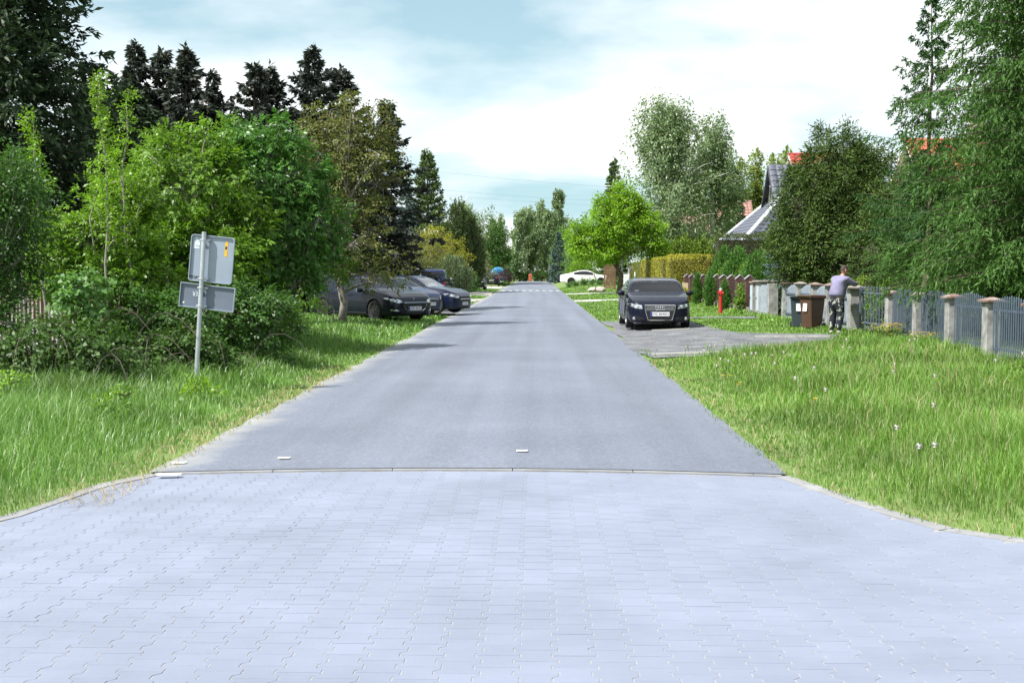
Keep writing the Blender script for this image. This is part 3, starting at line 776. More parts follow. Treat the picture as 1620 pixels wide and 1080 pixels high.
        # side windows: one per pane and side
        bm0 = bmesh.new(); bm0.from_mesh(out)
        for a, c in segs:
            for sg in (1, -1):
                bm = bm0.copy(); bmesh.ops.delete(bm, geom=[f for f in bm.faces if not (f.material_index == 3 and a < f.calc_center_median().x < c and f.calc_center_median().y * sg > 0)], context='FACES')
                if bm.faces:
                    for fc in bm.faces: fc.material_index = 0
                    m2 = bpy.data.meshes.new('side_window'); bm.to_mesh(m2); m2.materials.append(s.glass); m2.shade_smooth(); link('side_window', m2, s.root)
                bm.free()
        bm0.free()
        # seats and dash inside
        b = MB(); z1 = p['belt'][3][1]
        for x in (0.15, -0.85):
            for y in ((-0.36, 0.36) if x > 0 else (-0.42, 0, 0.42)):
                b.box((x - 0.22, y, z1 - 0.12), (0.14, 0.44 if x > 0 else 0.40, 0.62), taper=0.85); b.box((x - 0.24, y, z1 + 0.27), (0.10, 0.25, 0.17), taper=0.8)
        b.box((p['ws'][1] - 0.25, 0, z1 - 0.06), (0.5, W * 1.55, 0.16)); b.box((-0.3, 0, p['clear'] + 0.12), (2.4, W * 1.5, 0.08))
        b.obj('seat_row', m_seat, s.root, bevel=0.02)
        s.wheels()
    def wheels(s):
        p = s.p; r, tw = p['R'], p.get('tw', 0.205); y0 = p['W'] / 2 - tw / 2 - 0.015; rr_ = r * p.get('rim_f', 0.70); n = p.get('spokes', 5)
        bt = MB(); bt.lathe([(rr_ * 0.98, -tw / 2 + 0.02), (rr_ * 1.02, -tw / 2), (r * 0.95, -tw / 2), (r, -tw / 2 + 0.03), (r, tw / 2 - 0.03), (r * 0.95, tw / 2), (rr_ * 1.02, tw / 2), (rr_ * 0.98, tw / 2 - 0.02)], 32, axis='Y'); mt = bt.mesh('tyre', m_tyre)
        mt.shade_smooth()
        br = MB(); br.lathe([(rr_ * 0.90, -tw / 2 + 0.05), (rr_ * 0.99, -tw / 2 + 0.03), (rr_ * 1.0, tw / 2 - 0.008), (rr_ * 0.93, tw / 2 - 0.012), (rr_ * 0.88, tw / 2 - 0.05), (rr_ * 0.88, tw / 2 - 0.07)], 32, axis='Y')
        for k in range(n):
            a0 = 2 * math.pi * k / n
            for d in ((-0.16, 0.16) if p.get('twin') else (0,)):
                a = a0 + d; ca, sa = math.cos(a), math.sin(a); wd = rr_ * (0.065 if p.get('twin') else 0.11)
                q = [(0.10 * rr_ * ca - wd * sa, 0.10 * rr_ * sa + wd * ca), (0.10 * rr_ * ca + wd * sa, 0.10 * rr_ * sa - wd * ca), (0.93 * rr_ * ca + wd * 0.9 * sa, 0.93 * rr_ * sa - wd * 0.9 * ca), (0.93 * rr_ * ca - wd * 0.9 * sa, 0.93 * rr_ * sa + wd * 0.9 * ca)]
                br.prism([(x, z) for x, z in q], tw / 2 - 0.045, tw / 2 - 0.015, 'Y')
        br.lathe([(rr_ * 0.2, tw / 2 - 0.05), (rr_ * 0.2, tw / 2 - 0.012), (rr_ * 0.1, tw / 2 - 0.004)], 16, axis='Y'); mr = br.mesh('rim', p.get('rim_m', m_rim))
        bh = MB(); bh.lathe([(rr_ * 0.86, -tw / 2 + 0.06), (rr_ * 0.86, tw / 2 - 0.085)], 24, axis='Y'); mh = bh.mesh('wheel', m_under)
        for x in (-p['wb'] / 2, p['wb'] / 2):
            for sg in (1, -1):
                w = link('wheel', mh, s.root); w.location = (x, sg * y0, r - 0.005); w.rotation_euler = (0, 0.35 * x, 0 if sg > 0 else math.pi)
                link('tyre', mt, w); link('rim', mr, w)
    def hit(s, a, b_, side):
        """a point of the body skin seen from the given side; (a,b_) are (y,z) for front/rear and (x,z) for left/right"""
        o, d = {'front': (Vector((5, a, b_)), Vector((-1, 0, 0))), 'rear': (Vector((-5, a, b_)), Vector((1, 0, 0))), 'left': (Vector((a, 3, b_)), Vector((0, -1, 0))), 'right': (Vector((a, -3, b_)), Vector((0, 1, 0)))}[side]
        h = s.bvh.ray_cast(o, d)
        if h[0] is None: return None, d
        return h[0], d
    def drape(s, name, poly, side, mat, off=0.006, parent=None, cuts=2, thick=0.012, mirror=False):
        out = []
        for sg in ((1, -1) if mirror else (1,)):
            pl = [(a * sg, b_) for a, b_ in poly]
            bm = bmesh.new(); bm.faces.new([bm.verts.new((a, b_, 0)) for a, b_ in pl]); bmesh.ops.triangulate(bm, faces=bm.faces)
            bmesh.ops.subdivide_edges(bm, edges=list(bm.edges), cuts=cuts, use_grid_fill=True)
            bad = []
            for v in bm.verts:
                h, d = s.hit(v.co.x, v.co.y, side)
                if h is None: bad.append(v); continue
                v.co = h - d * off
            if bad: bmesh.ops.delete(bm, geom=bad, context='VERTS')
            d = s.hit(0, 0.5, side)[1]
            r_ = bmesh.ops.extrude_face_region(bm, geom=list(bm.faces)); 
            for g in r_['geom']:
                if isinstance(g, bmesh.types.BMVert): g.co = g.co + d * thick
            bmesh.ops.recalc_face_normals(bm, faces=bm.faces)
            me = bpy.data.meshes.new(name); bm.to_mesh(me); bm.free(); me.materials.append(mat)
            o = link(name, me, parent or s.root)
            out.append(o)
        return out if mirror else out[0]
    def line(s, name, pts, side, mat, r=0.008, off=0.006, closed=False, parent=None, mirror=False, k=6):
        out = []
        for sg in ((1, -1) if mirror else (1,)):
            pl = list(pts) + ([pts[0]] if closed else []); P = []
            for (a, b_), (c, e) in zip(pl, pl[1:]):
                for t in np.linspace(0, 1, k, endpoint=False):
                    h, d = s.hit((a + (c - a) * t) * sg, b_ + (e - b_) * t, side)
                    if h is not None: P.append(h - d * off)
            h, d = s.hit(pl[-1][0] * sg, pl[-1][1], side)
            if h is not None: P.append(h - d * off)
            if len(P) < 2: continue
            b = MB(); b.tube(P, r, 5); o = b.obj(name, mat, parent or s.root); out.append(o)
        return out
    def plate(s, text, z, side='front', off=0.012, y=0.0, w=0.52, dark=False):
        h, d = s.hit(y, z, side); x = h.x - d.x * off; sx = -d.x
        b = MB(); b.box((x, y, z), (0.012, w, 0.114)); pl = b.obj('number_plate', m_plate, s.root)
        b = MB(); b.box((x + sx * 0.0075, y - sx * w * 0.459, z), (0.004, 0.042, 0.106)); b.obj('country_band', m_plate_blue, pl)
        if text:
            tm = text_mesh(text, 0.105, m_char); wd = max(v.co.x for v in tm.vertices) - min(v.co.x for v in tm.vertices)
            o = link('lettering', tm, pl); o.location = (x + sx * 0.008, y + sx * 0.024, z); o.rotation_euler = (R(90), 0, R(90) * sx); o.scale = (0.42 / wd * w / 0.52, 0.82, 1)
    def mirrors(s, x, z, mat=None):
        W = s.p['W'] / 2
        for sg in (1, -1):
            b = MB(); b.ellipsoid((x, sg * (W + 0.085), z), (0.075, 0.115, 0.078), 10, 7); b.box((x + 0.02, sg * (W - 0.0), z - 0.05), (0.06, 0.14, 0.03)); o = b.obj('wing_mirror', mat or s.paint, s.root, smooth=True)
            b = MB(); b.box((x - 0.066, sg * (W + 0.09), z), (0.02, 0.17, 0.105)); b.obj('mirror_glass', m_chrome, o)
    def doors(s, cuts, z0, z1, handles):
        for x in cuts:
            for sd in ('left', 'right'): s.line('door_seam', [(x, z0), (x, z1)], sd, m_under, 0.006, 0.0)
        for x, z in handles:
            for sd in ('left', 'right'):
                h, d = s.hit(x, z, sd)
                if h is not None: b = MB(); b.box((h.x, h.y - d.y * 0.012, h.z), (0.20, 0.025, 0.028)); b.obj('door_handle', s.paint, s.root, bevel=0.006)
    def sill(s):
        for sd in ('left', 'right'):
            s.line('side_moulding', [(-s.p['wb'] / 2 + 0.42, s.p['clear'] + 0.1), (s.p['wb'] / 2 - 0.42, s.p['clear'] + 0.1)], sd, m_trim, 0.022, -0.004)
SEDAN = dict(wb=2.81, W=1.826, fo=0.86, ro=1.02, R=0.318, clear=0.16, cuts=[], tumble=0.36,
             top=[(0, 0.88), (0.06, 0.99), (0.55, 1.06), (0.75, 1.09), (1.55, 1.385), (2.1, 1.425), (2.6, 1.428), (-1.62, 1.34), (-1.15, 1.005), (-1.0, 0.985), (-0.5, 0.90), (-0.12, 0.78), (-0.04, 0.72), (-0.0001, 0.64)],
             belt=[(0, 0.80), (0.1, 0.92), (0.6, 0.98), (1.6, 0.955), (2.8, 0.925), (-1.2, 0.90), (-0.7, 0.83), (-0.15, 0.70), (-0.0001, 0.58)],
             ws=(0.46, 1.10), rw=(-1.72, -0.93), side_glass=[(0.02, 0.90), (-0.86, -0.06), (-1.18, -0.93)])
def variant(base, **kw):
    d = dict(base); d.update(kw); return d
def front_lamps(c, poly, mat=m_lamp_shell, bulbs=()):
    for i, o in enumerate(c.drape('headlight', poly, 'front', mat, 0.008, mirror=True)):
        for (y, z, r_) in bulbs:
            yy = y if i == 0 else -y; h, d = c.hit(yy, z, 'front')
            if h is not None: b = MB(); b.lathe([(r_, h.x - 0.01), (r_ * 0.95, h.x + 0.016), (r_ * 0.4, h.x + 0.02)], 14, (0, yy, z), 'X'); b.obj('lamp_lens', m_lamp_in, o)
p_black = paint('paint_black_blue', (0.005, 0.007, 0.018)); p_navy = paint('paint_navy', (0.010, 0.020, 0.065)); p_dk = paint('paint_dark', (0.007, 0.009, 0.018)); p_white = paint('paint_white', (0.80, 0.79, 0.775)); p_steel = paint('paint_blue_grey', (0.05, 0.08, 0.13))
# 1: black saloon facing the camera on the pull-in
gz = lambda x, y: float(verge_z(x, y)) + 0.026
c = Car('sedan', 'black saloon with four ring badge parked facing down the road on the gravel', (3.45, 37.65, gz(3.45, 37.5)), R(-90), variant(SEDAN, spokes=5, twin=True), p_black, group='cars parked along the road')
front_lamps(c, [(0.49, 0.565), (0.70, 0.59), (0.885, 0.665), (0.87, 0.715), (0.76, 0.715), (0.51, 0.672)], bulbs=((0.60, 0.63, 0.05), (0.74, 0.652, 0.045)))
gpoly = [(-0.41, 0.67), (0.41, 0.67), (0.425, 0.64), (0.40, 0.50), (0.335, 0.27), (0.31, 0.255), (-0.31, 0.255), (-0.335, 0.27), (-0.40, 0.50), (-0.425, 0.64)]
g = c.drape('grille', gpoly, 'front', m_trim, 0.006)
c.line('grille_frame', gpoly, 'front', m_chrome, 0.013, 0.010, True, g)
for z in (0.635, 0.60, 0.565, 0.53, 0.33, 0.295): c.line('grille_slat', [(-0.39 + (0.6 - min(z, 0.5)) * 0.0, z), (0.39, z)] if z > 0.45 else [(-0.32, z), (0.32, z)], 'front', m_rim_dark if z < 0.45 else m_rim, 0.006, 0.010, False, g)
for k in range(4):
    h, d = c.hit(0, 0.585, 'front'); y = -0.096 + k * 0.064; b = MB()
    b.tube([(h.x + 0.03, y + 0.043 * math.cos(t), 0.588 + 0.043 * math.sin(t)) for t in np.linspace(0, 2 * math.pi, 17)], 0.0075, 5, False); b.obj('badge_ring', m_chrome, g)
c.plate('FG 8646N', 0.425)
for o in c.drape('fog_intake', [(0.43, 0.235), (0.80, 0.25), (0.83, 0.36), (0.55, 0.345), (0.46, 0.32)], 'front', m_trim, 0.006, mirror=True): pass
for sg in (1, -1):
    h, d = c.hit(sg * 0.72, 0.30, 'front'); b = MB(); b.lathe([(0.045, h.x), (0.045, h.x + 0.02), (0.02, h.x + 0.026)], 12, (0, sg * 0.72, 0.30), 'X'); b.obj('fog_lamp', m_lamp_shell, c.root)
c.line('bumper_lip', [(-0.86, 0.21), (-0.44, 0.19), (-0.36, 0.235), (0.36, 0.235), (0.44, 0.19), (0.86, 0.21)], 'front', p_black, 0.016, 0.008)
c.mirrors(0.78, 0.985); c.doors([0.98, -0.02, -0.98], 0.30, 0.90, [(0.18, 0.80), (-0.76, 0.83)]); c.sill()
b = MB(); b.ellipsoid((0.42, 0, 1.31), (0.03, 0.12, 0.04), 8, 5); b.obj('rear_view_mirror', m_chrome, c.root)
b = MB(); b.box((0.92, -0.55, 1.06), (0.004, 0.11, 0.05), rx=0); b.obj('windscreen_sticker', m_plate, c.root)
# 2: black estate nosing out between the trees
ESTATE = variant(SEDAN, wb=2.82, W=1.853, fo=0.95, ro=1.04, R=0.335, nose=[0.50, 0.64, 0.80, 0.915, 0.975, 1.0], top=[(0, 0.95), (0.08, 1.12), (0.35, 1.33), (0.8, 1.44), (2.0, 1.475), (2.6, 1.46), (-1.9, 1.38), (-1.3, 1.02), (-1.05, 0.985), (-0.5, 0.90), (-0.14, 0.76), (-0.05, 0.68), (-0.0001, 0.58)],
                 ws=(0.42, 1.12), rw=(-2.36, -1.98), side_glass=[(0.02, 0.92), (-0.86, -0.06), (-1.85, -0.94)])
a = math.atan2(-0.71, 0.70)
c = Car('estate_car', 'black estate car with frowning grille nosing out under the olive maple', (-5.5, 41.6, gz(-5.5, 41.7)), a, variant(ESTATE, rim_m=m_rim_dark, spokes=9), p_black, 'cars parked along the road')
front_lamps(c, [(0.47, 0.60), (0.62, 0.585), (0.80, 0.645), (0.90, 0.745), (0.82, 0.75), (0.55, 0.69)], bulbs=((0.66, 0.65, 0.05),))
gpoly = [(-0.45, 0.60), (0.45, 0.60), (0.46, 0.52), (0.40, 0.40), (0.30, 0.335), (-0.30, 0.335), (-0.40, 0.40), (-0.46, 0.52)]
g = c.drape('grille', gpoly, 'front', m_trim, 0.006); c.line('grille_frame', gpoly, 'front', m_chrome, 0.011, 0.010, True, g)
for z in (0.565, 0.53): c.line('grille_slat', [(-0.42, z), (0.42, z)], 'front', m_rim_dark, 0.007, 0.010, False, g)
c.plate('PSR 46YU', 0.42)
h, d = c.hit(0, 0.68, 'front'); b = MB(); b.prism([(-0.03, -0.055), (0.0, -0.02), (0.035, -0.05), (0.03, 0.0), (0.055, 0.03), (0.01, 0.055), (-0.02, 0.03), (-0.05, 0.02)], 0, 0.02, 'X'); o = b.obj('bonnet_badge', m_chrome, c.root); o.location = (h.x - 0.004, 0, 0.69)
c.drape('lower_intake', [(-0.5, 0.245), (0.5, 0.245), (0.46, 0.31), (-0.46, 0.31)], 'front', m_trim, 0.005)
for o in c.drape('fog_lamp', [(0.58, 0.33), (0.80, 0.345), (0.82, 0.40), (0.66, 0.385)], 'front', m_lamp_shell, 0.007, mirror=True): pass
c.mirrors(0.82, 0.99); c.doors([0.98, -0.02, -0.98], 0.30, 0.92, [(0.18, 0.82), (-0.76, 0.85)]); c.sill()
for sg in (1, -1): b = MB(); b.tube([(-1.7, sg * 0.60, 1.43), (-1.0, sg * 0.62, 1.50), (0.2, sg * 0.60, 1.485), (0.3, sg * 0.58, 1.44)], 0.016, 6); b.obj('roof_rail', m_chrome, c.root)
# 3: blue hatchback beside it
HATCH = variant(SEDAN, wb=2.70, W=1.79, fo=0.85, ro=0.75, R=0.315, nose=[0.52, 0.66, 0.81, 0.92, 0.975, 1.0], top=[(0, 0.95), (0.06, 1.08), (0.30, 1.30), (0.7, 1.42), (1.6, 1.46), (2.2, 1.45), (-1.75, 1.37), (-1.1, 1.01), (-0.9, 0.98), (-0.45, 0.90), (-0.12, 0.78), (-0.04, 0.70), (-0.0001, 0.60)],
                ws=(0.42, 1.10), rw=(-1.98, -1.62), side_glass=[(0.02, 0.90), (-0.80, -0.06), (-1.35, -0.88)])
a = math.atan2(-0.60, 0.80)
c = Car('hatchback', 'dark blue hatchback parked between the black estate and the long dark saloon', (-5.5, 45.9, gz(-5.5, 46)), a, HATCH, p_navy, 'cars parked along the road')
front_lamps(c, [(0.52, 0.60), (0.66, 0.60), (0.86, 0.70), (0.87, 0.78), (0.74, 0.765), (0.55, 0.69)])
g = c.drape('grille', [(-0.42, 0.56), (0.42, 0.56), (0.46, 0.675), (-0.46, 0.675)], 'front', m_trim, 0.006)
for z in (0.59, 0.62, 0.65): c.line('grille_slat', [(-0.42, z), (0.42, z)], 'front', m_rim, 0.009, 0.010, False, g)
c.plate('PO 9YU81', 0.44); c.drape('lower_intake', [(-0.6, 0.25), (0.6, 0.25), (0.5, 0.34), (-0.5, 0.34)], 'front', m_trim, 0.005)
c.mirrors(0.80, 0.99); c.doors([0.98, -0.02, -0.9], 0.30, 0.92, [(0.18, 0.82), (-0.7, 0.85)]); c.sill()
# 4: long dark saloon whose nose reaches the road
a = math.atan2(-0.37, 0.93)
c = Car('sedan', 'long dark blue saloon with silver twin spoke wheels, its nose over the road edge', (-4.82, 49.0, gz(-4.8, 49)), a, variant(SEDAN, wb=2.84, fo=0.82, R=0.335, twin=True, rim_f=0.76, nose=[0.56, 0.70, 0.83, 0.92, 0.975, 1.0], top=[(0, 0.90), (0.06, 1.0), (0.5, 1.07), (0.7, 1.10), (1.5, 1.39), (2.1, 1.44), (2.6, 1.44), (-1.72, 1.34), (-1.2, 1.02), (-1.0, 0.995), (-0.5, 0.93), (-0.14, 0.80), (-0.05, 0.73), (-0.0001, 0.62)]), paint('paint_deep_blue', (0.006, 0.011, 0.035)), 'cars parked along the road')
front_lamps(c, [(0.50, 0.60), (0.70, 0.61), (0.88, 0.70), (0.90, 0.765), (0.78, 0.755), (0.54, 0.68)], bulbs=((0.72, 0.66, 0.045),))
g = c.drape('grille', [(-0.40, 0.46), (0.40, 0.46), (0.44, 0.64), (-0.44, 0.64)], 'front', m_trim, 0.006); c.line('grille_slat', [(-0.42, 0.55), (0.42, 0.55)], 'front', m_chrome, 0.013, 0.012, False, g)
c.plate('PZ 4U507', 0.38); c.drape('lower_intake', [(-0.75, 0.24), (0.75, 0.24), (0.66, 0.33), (-0.66, 0.33)], 'front', m_trim, 0.005)
for o in c.drape('headlight_side', [(1.50, 0.64), (1.98, 0.66), (2.0, 0.72), (1.62, 0.755)], 'right', m_lamp_shell, 0.005, mirror=False) if False else (): pass
c.mirrors(0.80, 0.99); c.doors([0.98, -0.02, -0.98], 0.30, 0.90, [(0.18, 0.80), (-0.76, 0.83)]); c.sill()
# 5: dark SUV seen from behind
SUV = variant(SEDAN, wb=2.62, W=1.79, fo=0.82, ro=0.78, R=0.345, clear=0.20, tumble=0.24, tail=[0.86, 0.91, 0.95, 0.975, 0.99, 1.0], top=[(0, 1.0), (0.05, 1.16), (0.22, 1.55), (0.32, 1.66), (0.8, 1.71), (2.2, 1.70), (-1.62, 1.58), (-1.12, 1.10), (-0.9, 1.06), (-0.45, 1.0), (-0.10, 0.90), (-0.03, 0.80), (-0.0001, 0.7)],
              belt=[(0, 0.96), (0.1, 1.04), (0.6, 1.06), (1.6, 1.04), (2.8, 1.0), (-1.2, 0.98), (-0.7, 0.93), (-0.15, 0.82), (-0.0001, 0.66)], ws=(0.42, 1.0), rw=(-2.00, -1.86), side_glass=[(0.02, 0.86), (-0.80, -0.06), (-1.78, -0.88)])
def tail(c, lamps, plate_z, glass_poly=None, text=''):
    for o in c.drape('tail_light', lamps, 'rear', m_red, 0.008, mirror=True): pass
    if glass_poly: c.drape('tailgate_glass', glass_poly, 'rear', m_glass_dark, 0.007)
    c.plate(text, plate_z, 'rear'); c.line('wiper', [(0, glass_poly[0][1] + 0.04), (0.4, glass_poly[0][1] + 0.06)] if glass_poly else [(0, 1.0), (0.3, 1.02)], 'rear', m_trim, 0.009, 0.018)
c = Car('offroad_car', 'dark blue offroad estate seen from behind beyond the row of parked cars', (-6.22, 77.2, gz(-6.2, 77)), R(90), SUV, p_navy, 'cars parked along the road', m_glass_dark)
tail(c, [(0.66, 0.78), (0.80, 0.78), (0.82, 1.02), (0.68, 1.02)], 0.80, [(-0.66, 1.17), (0.66, 1.17), (0.58, 1.55), (-0.58, 1.55)])
c.drape('bumper', [(-0.78, 0.42), (0.78, 0.42), (0.78, 0.62), (-0.78, 0.62)], 'rear', m_trim, 0.03, cuts=3); c.mirrors(0.78, 1.12); c.doors([0.94, -0.02, -0.88], 0.36, 1.0, [(0.15, 0.9), (-0.72, 0.92)]); c.sill()
# 6-8: far cars on the left
GOLF = variant(HATCH, wb=2.62, ro=0.74, tail=[0.82, 0.88, 0.93, 0.965, 0.985, 1.0])
c = Car('hatchback', 'far dark hatchback seen from behind with lit red tail lamps by the blue tarpaulin', (-4.95, 140.2, gz(-5, 140)), R(90), GOLF, p_dk, 'cars parked along the road', m_glass_dark)
tail(c, [(0.48, 0.86), (0.78, 0.86), (0.78, 0.99), (0.50, 0.97)], 0.62, [(-0.60, 1.06), (0.60, 1.06), (0.50, 1.30), (-0.50, 1.30)]); c.mirrors(0.8, 0.99); c.drape('bumper', [(-0.76, 0.36), (0.76, 0.36), (0.76, 0.46), (-0.76, 0.46)], 'rear', m_trim, 0.012)
c = Car('hatchback', 'small blue grey car facing the camera behind the far dark hatchback', (-4.2, 152.5, gz(-4.2, 152)), R(-90), variant(GOLF, W=1.72), p_steel, 'cars parked along the road')
front_lamps(c, [(0.52, 0.62), (0.72, 0.64), (0.82, 0.74), (0.58, 0.71)]); c.drape('grille', [(-0.4, 0.5), (0.4, 0.5), (0.42, 0.62), (-0.42, 0.62)], 'front', m_trim, 0.006); c.plate('', 0.42); c.mirrors(0.8, 0.99)
c = Car('hatchback', 'dark car facing the camera half hidden behind the small fresh green shrub', (-5.3, 110.8, gz(-5.3, 110)), R(-90), variant(GOLF, W=1.76), p_dk, 'cars parked along the road')
front_lamps(c, [(0.50, 0.62), (0.72, 0.64), (0.84, 0.76), (0.58, 0.71)]); c.drape('grille', [(-0.4, 0.5), (0.4, 0.5), (0.42, 0.62), (-0.42, 0.62)], 'front', m_trim, 0.006); c.plate('', 0.42); c.mirrors(0.8, 0.99)
# 9: white coupe side-on beyond the verge
COUPE = variant(SEDAN, wb=2.83, W=1.85, fo=0.84, ro=1.05, R=0.335, rim_f=0.74, spokes=10, rim_m=m_rim_dark, top=[(0, 0.86), (0.06, 0.96), (0.5, 1.04), (0.75, 1.08), (1.75, 1.36), (2.2, 1.40), (2.6, 1.39), (-1.75, 1.29), (-1.25, 1.01), (-1.0, 0.98), (-0.5, 0.90), (-0.12, 0.76), (-0.04, 0.70), (-0.0001, 0.6)], ws=(0.36, 1.02), rw=(-1.76, -0.78), side_glass=[(-0.25, 0.86), (-1.2, -0.32)])
c = Car('coupe', 'white coupe parked side-on across the verge behind the weed clumps', (4.72, 122, gz(4.7, 122)), 0.0, COUPE, p_white, 'cars parked along the road', m_glass_dark)
front_lamps(c, [(0.50, 0.60), (0.70, 0.61), (0.88, 0.68), (0.86, 0.73), (0.54, 0.68)], m_trim); c.drape('grille', [(-0.40, 0.40), (0.40, 0.40), (0.44, 0.60), (-0.44, 0.60)], 'front', m_trim, 0.006)
for o in c.drape('tail_light', [(0.5, 0.76), (0.86, 0.76), (0.86, 0.86), (0.52, 0.85)], 'rear', m_red, 0.008, mirror=True): pass
c.drape('tail_light_wrap', [(-2.42, 0.77), (-2.22, 0.79), (-2.2, 0.85), (-2.4, 0.87)], 'right', m_red, 0.008); c.drape('headlight_wrap', [(1.98, 0.60), (2.16, 0.58), (2.12, 0.69), (1.84, 0.72)], 'right', m_trim, 0.006)
c.mirrors(0.72, 0.97); c.doors([0.96, -0.38], 0.30, 0.90, [(-0.2, 0.80)]); c.plate('', 0.5, 'rear'); c.sill()
# ------------------------------------------------------------------ fences, gate, bins, hydrant, sign
m_conc = M('post_concrete', (0.23, 0.23, 0.225), 0.92, 0.28, 5, bump=0.5, bscale=45, col2=(0.29, 0.29, 0.285))
m_cap = M('cap_clay', (0.24, 0.105, 0.075), 0.9, 0.35, 6, bump=0.5, bscale=30, col2=(0.25, 0.22, 0.20))
m_cap2 = M('cap_weathered', (0.25, 0.22, 0.20), 0.9, 0.3, 6, bump=0.5, bscale=30)
m_bar = M('railing_paint', (0.095, 0.125, 0.17), 0.5, 0.15, 8, spec=0.5)
m_board = M('board_paint', (0.20, 0.24, 0.29), 0.7, 0.25, 3, stretch=(6, 6, 1), col2=(0.25, 0.30, 0.36))
FX = 8.38
def fence_post(y, h, w, cap_m, label, x=FX):
    t = empty('fence_post', label, 'post', (x, y, float(verge_z(x, y)) - 0.05), 0, 'concrete posts of the street fence')
    b = MB(); b.box((0, 0, h / 2), (w, w, h)); b.obj('shaft', m_conc, t, bevel=0.012)
    b = MB(); z = h
    b.add([(-w * .72, -w * .72, z), (w * .72, -w * .72, z), (w * .72, w * .72, z), (-w * .72, w * .72, z), (-w * .74, -w * .74, z + .035), (w * .74, -w * .74, z + .035), (w * .74, w * .74, z + .035), (-w * .74, w * .74, z + .035), (-w * .12, -w * .12, z + .09), (w * .12, -w * .12, z + .09), (w * .12, w * .12, z + .09), (-w * .12, w * .12, z + .09)],
          [(3, 2, 1, 0), (0, 1, 5, 4), (1, 2, 6, 5), (2, 3, 7, 6), (3, 0, 4, 7), (4, 5, 9, 8), (5, 6, 10, 9), (6, 7, 11, 10), (7, 4, 8, 11), (8, 9, 10, 11)])
    b.obj('cap', cap_m, t)
    return t
me_bar = {}
def bar_mesh(h, w=0.020, pointed=True):
    k = round(h, 2)
    if (k, w) not in me_bar:
        b = MB(); q = w / 2; tip = h + 0.03
        b.add([(-q, -q, 0), (q, -q, 0), (q, q, 0), (-q, q, 0), (-q, -q, h), (q, -q, h), (q, q, h), (-q, q, h), (0, 0, tip)], [(3, 2, 1, 0), (0, 1, 5, 4), (1, 2, 6, 5), (2, 3, 7, 6), (3, 0, 4, 7), (4, 5, 8), (5, 6, 8), (6, 7, 8), (7, 4, 8)])
        me_bar[(k, w)] = b.mesh('bar', m_bar)
    return me_bar[(k, w)]
def railing(y0, y1, label, step=0.105, arch=0.11):
    zc = float(verge_z(FX, (y0 + y1) / 2)); t = empty('railing', label, 'railing', (FX, (y0 + y1) / 2, zc), 0, 'railing panels of the street fence'); L = y1 - y0
    for z in (0.24, 0.94): b = MB(); b.box((0, 0, z), (0.03, L - 0.0, 0.035)); b.obj('rail', m_bar, t)
    n = int(L / step)
    for i in range(n):
        y = -L / 2 + (i + 0.5) * L / n; h = 0.94 + 0.04 + arch * math.cos(math.pi * y / L * 0.98)
        o = link('bar', bar_mesh(round(h * 50) / 50), t); o.location = (-0.026, y, 0.10)
posts = [(19.2, 'clay capped concrete post at the near end of the railing'), (21.35, 'leaf shaded concrete post with mossy cap in the railing'), (23.45, 'concrete post with mossy clay cap beside the leaf shadows'), (25.6, 'sunlit concrete post with broad clay cap between railing panels'), (27.8, 'concrete post in larch shade with grey cap'), (30.0, 'concrete gate post with white paint streak')]
for i, (y, lab) in enumerate(posts): fence_post(y, 1.12, 0.27, m_cap if i not in (4,) else m_cap2, lab)
rl = ['railing panel at the near end under light larch boughs', 'railing panel before the mossy capped post', 'sunlit railing panel with arched bar tips', 'shaded railing panel under the drooping larch', 'railing panel next to the gate post']
for i in range(5): railing(posts[i][0] + 0.135, posts[i + 1][0] - 0.135, rl[i])
b = MB(); b.box((FX - 0.139, 30.0 - 0.06, 0.80), (0.006, 0.05, 0.28)); 
big = fence_post(33.1, 1.20, 0.36, m_cap2, 'thick concrete gate post the man leans on', 8.30)
for i, (y, cm, lab) in enumerate([(36.3, m_cap, 'concrete post behind the brown wheelie bin'), (38.2, m_cap, 'concrete post with clay cap between grey boards'), (40.4, m_cap2, 'concrete post with grey cap between grey boards'), (42.7, m_cap, 'concrete post with clay cap next to the meter cabinet')]): fence_post(y, 1.22, 0.25, cm, lab)
b = None
# barred gate
gy0, gy1 = 30.2, 32.85
t = empty('gate', 'grey barred steel gate standing shut beside the leaning man', 'gate', (FX - 0.02, gy0, float(verge_z(FX, 31))))
for y in (0.03, gy1 - gy0 - 0.03): b = MB(); b.box((0, y, 0.62), (0.05, 0.05, 1.16)); b.obj('stile', m_bar, t)
for z in (0.30, 1.05): b = MB(); b.box((0, (gy1 - gy0) / 2, z), (0.035, gy1 - gy0 - 0.1, 0.04)); b.obj('rail', m_bar, t)
for i in range(9): o = link('bar', bar_mesh(1.08, 0.026), t); o.location = (0.0, 0.28 + i * 0.262, 0.12)
b = MB(); b.box((-0.03, 0.09, 0.86), (0.05, 0.05, 0.12)); b.obj('lock', m_trim, t)
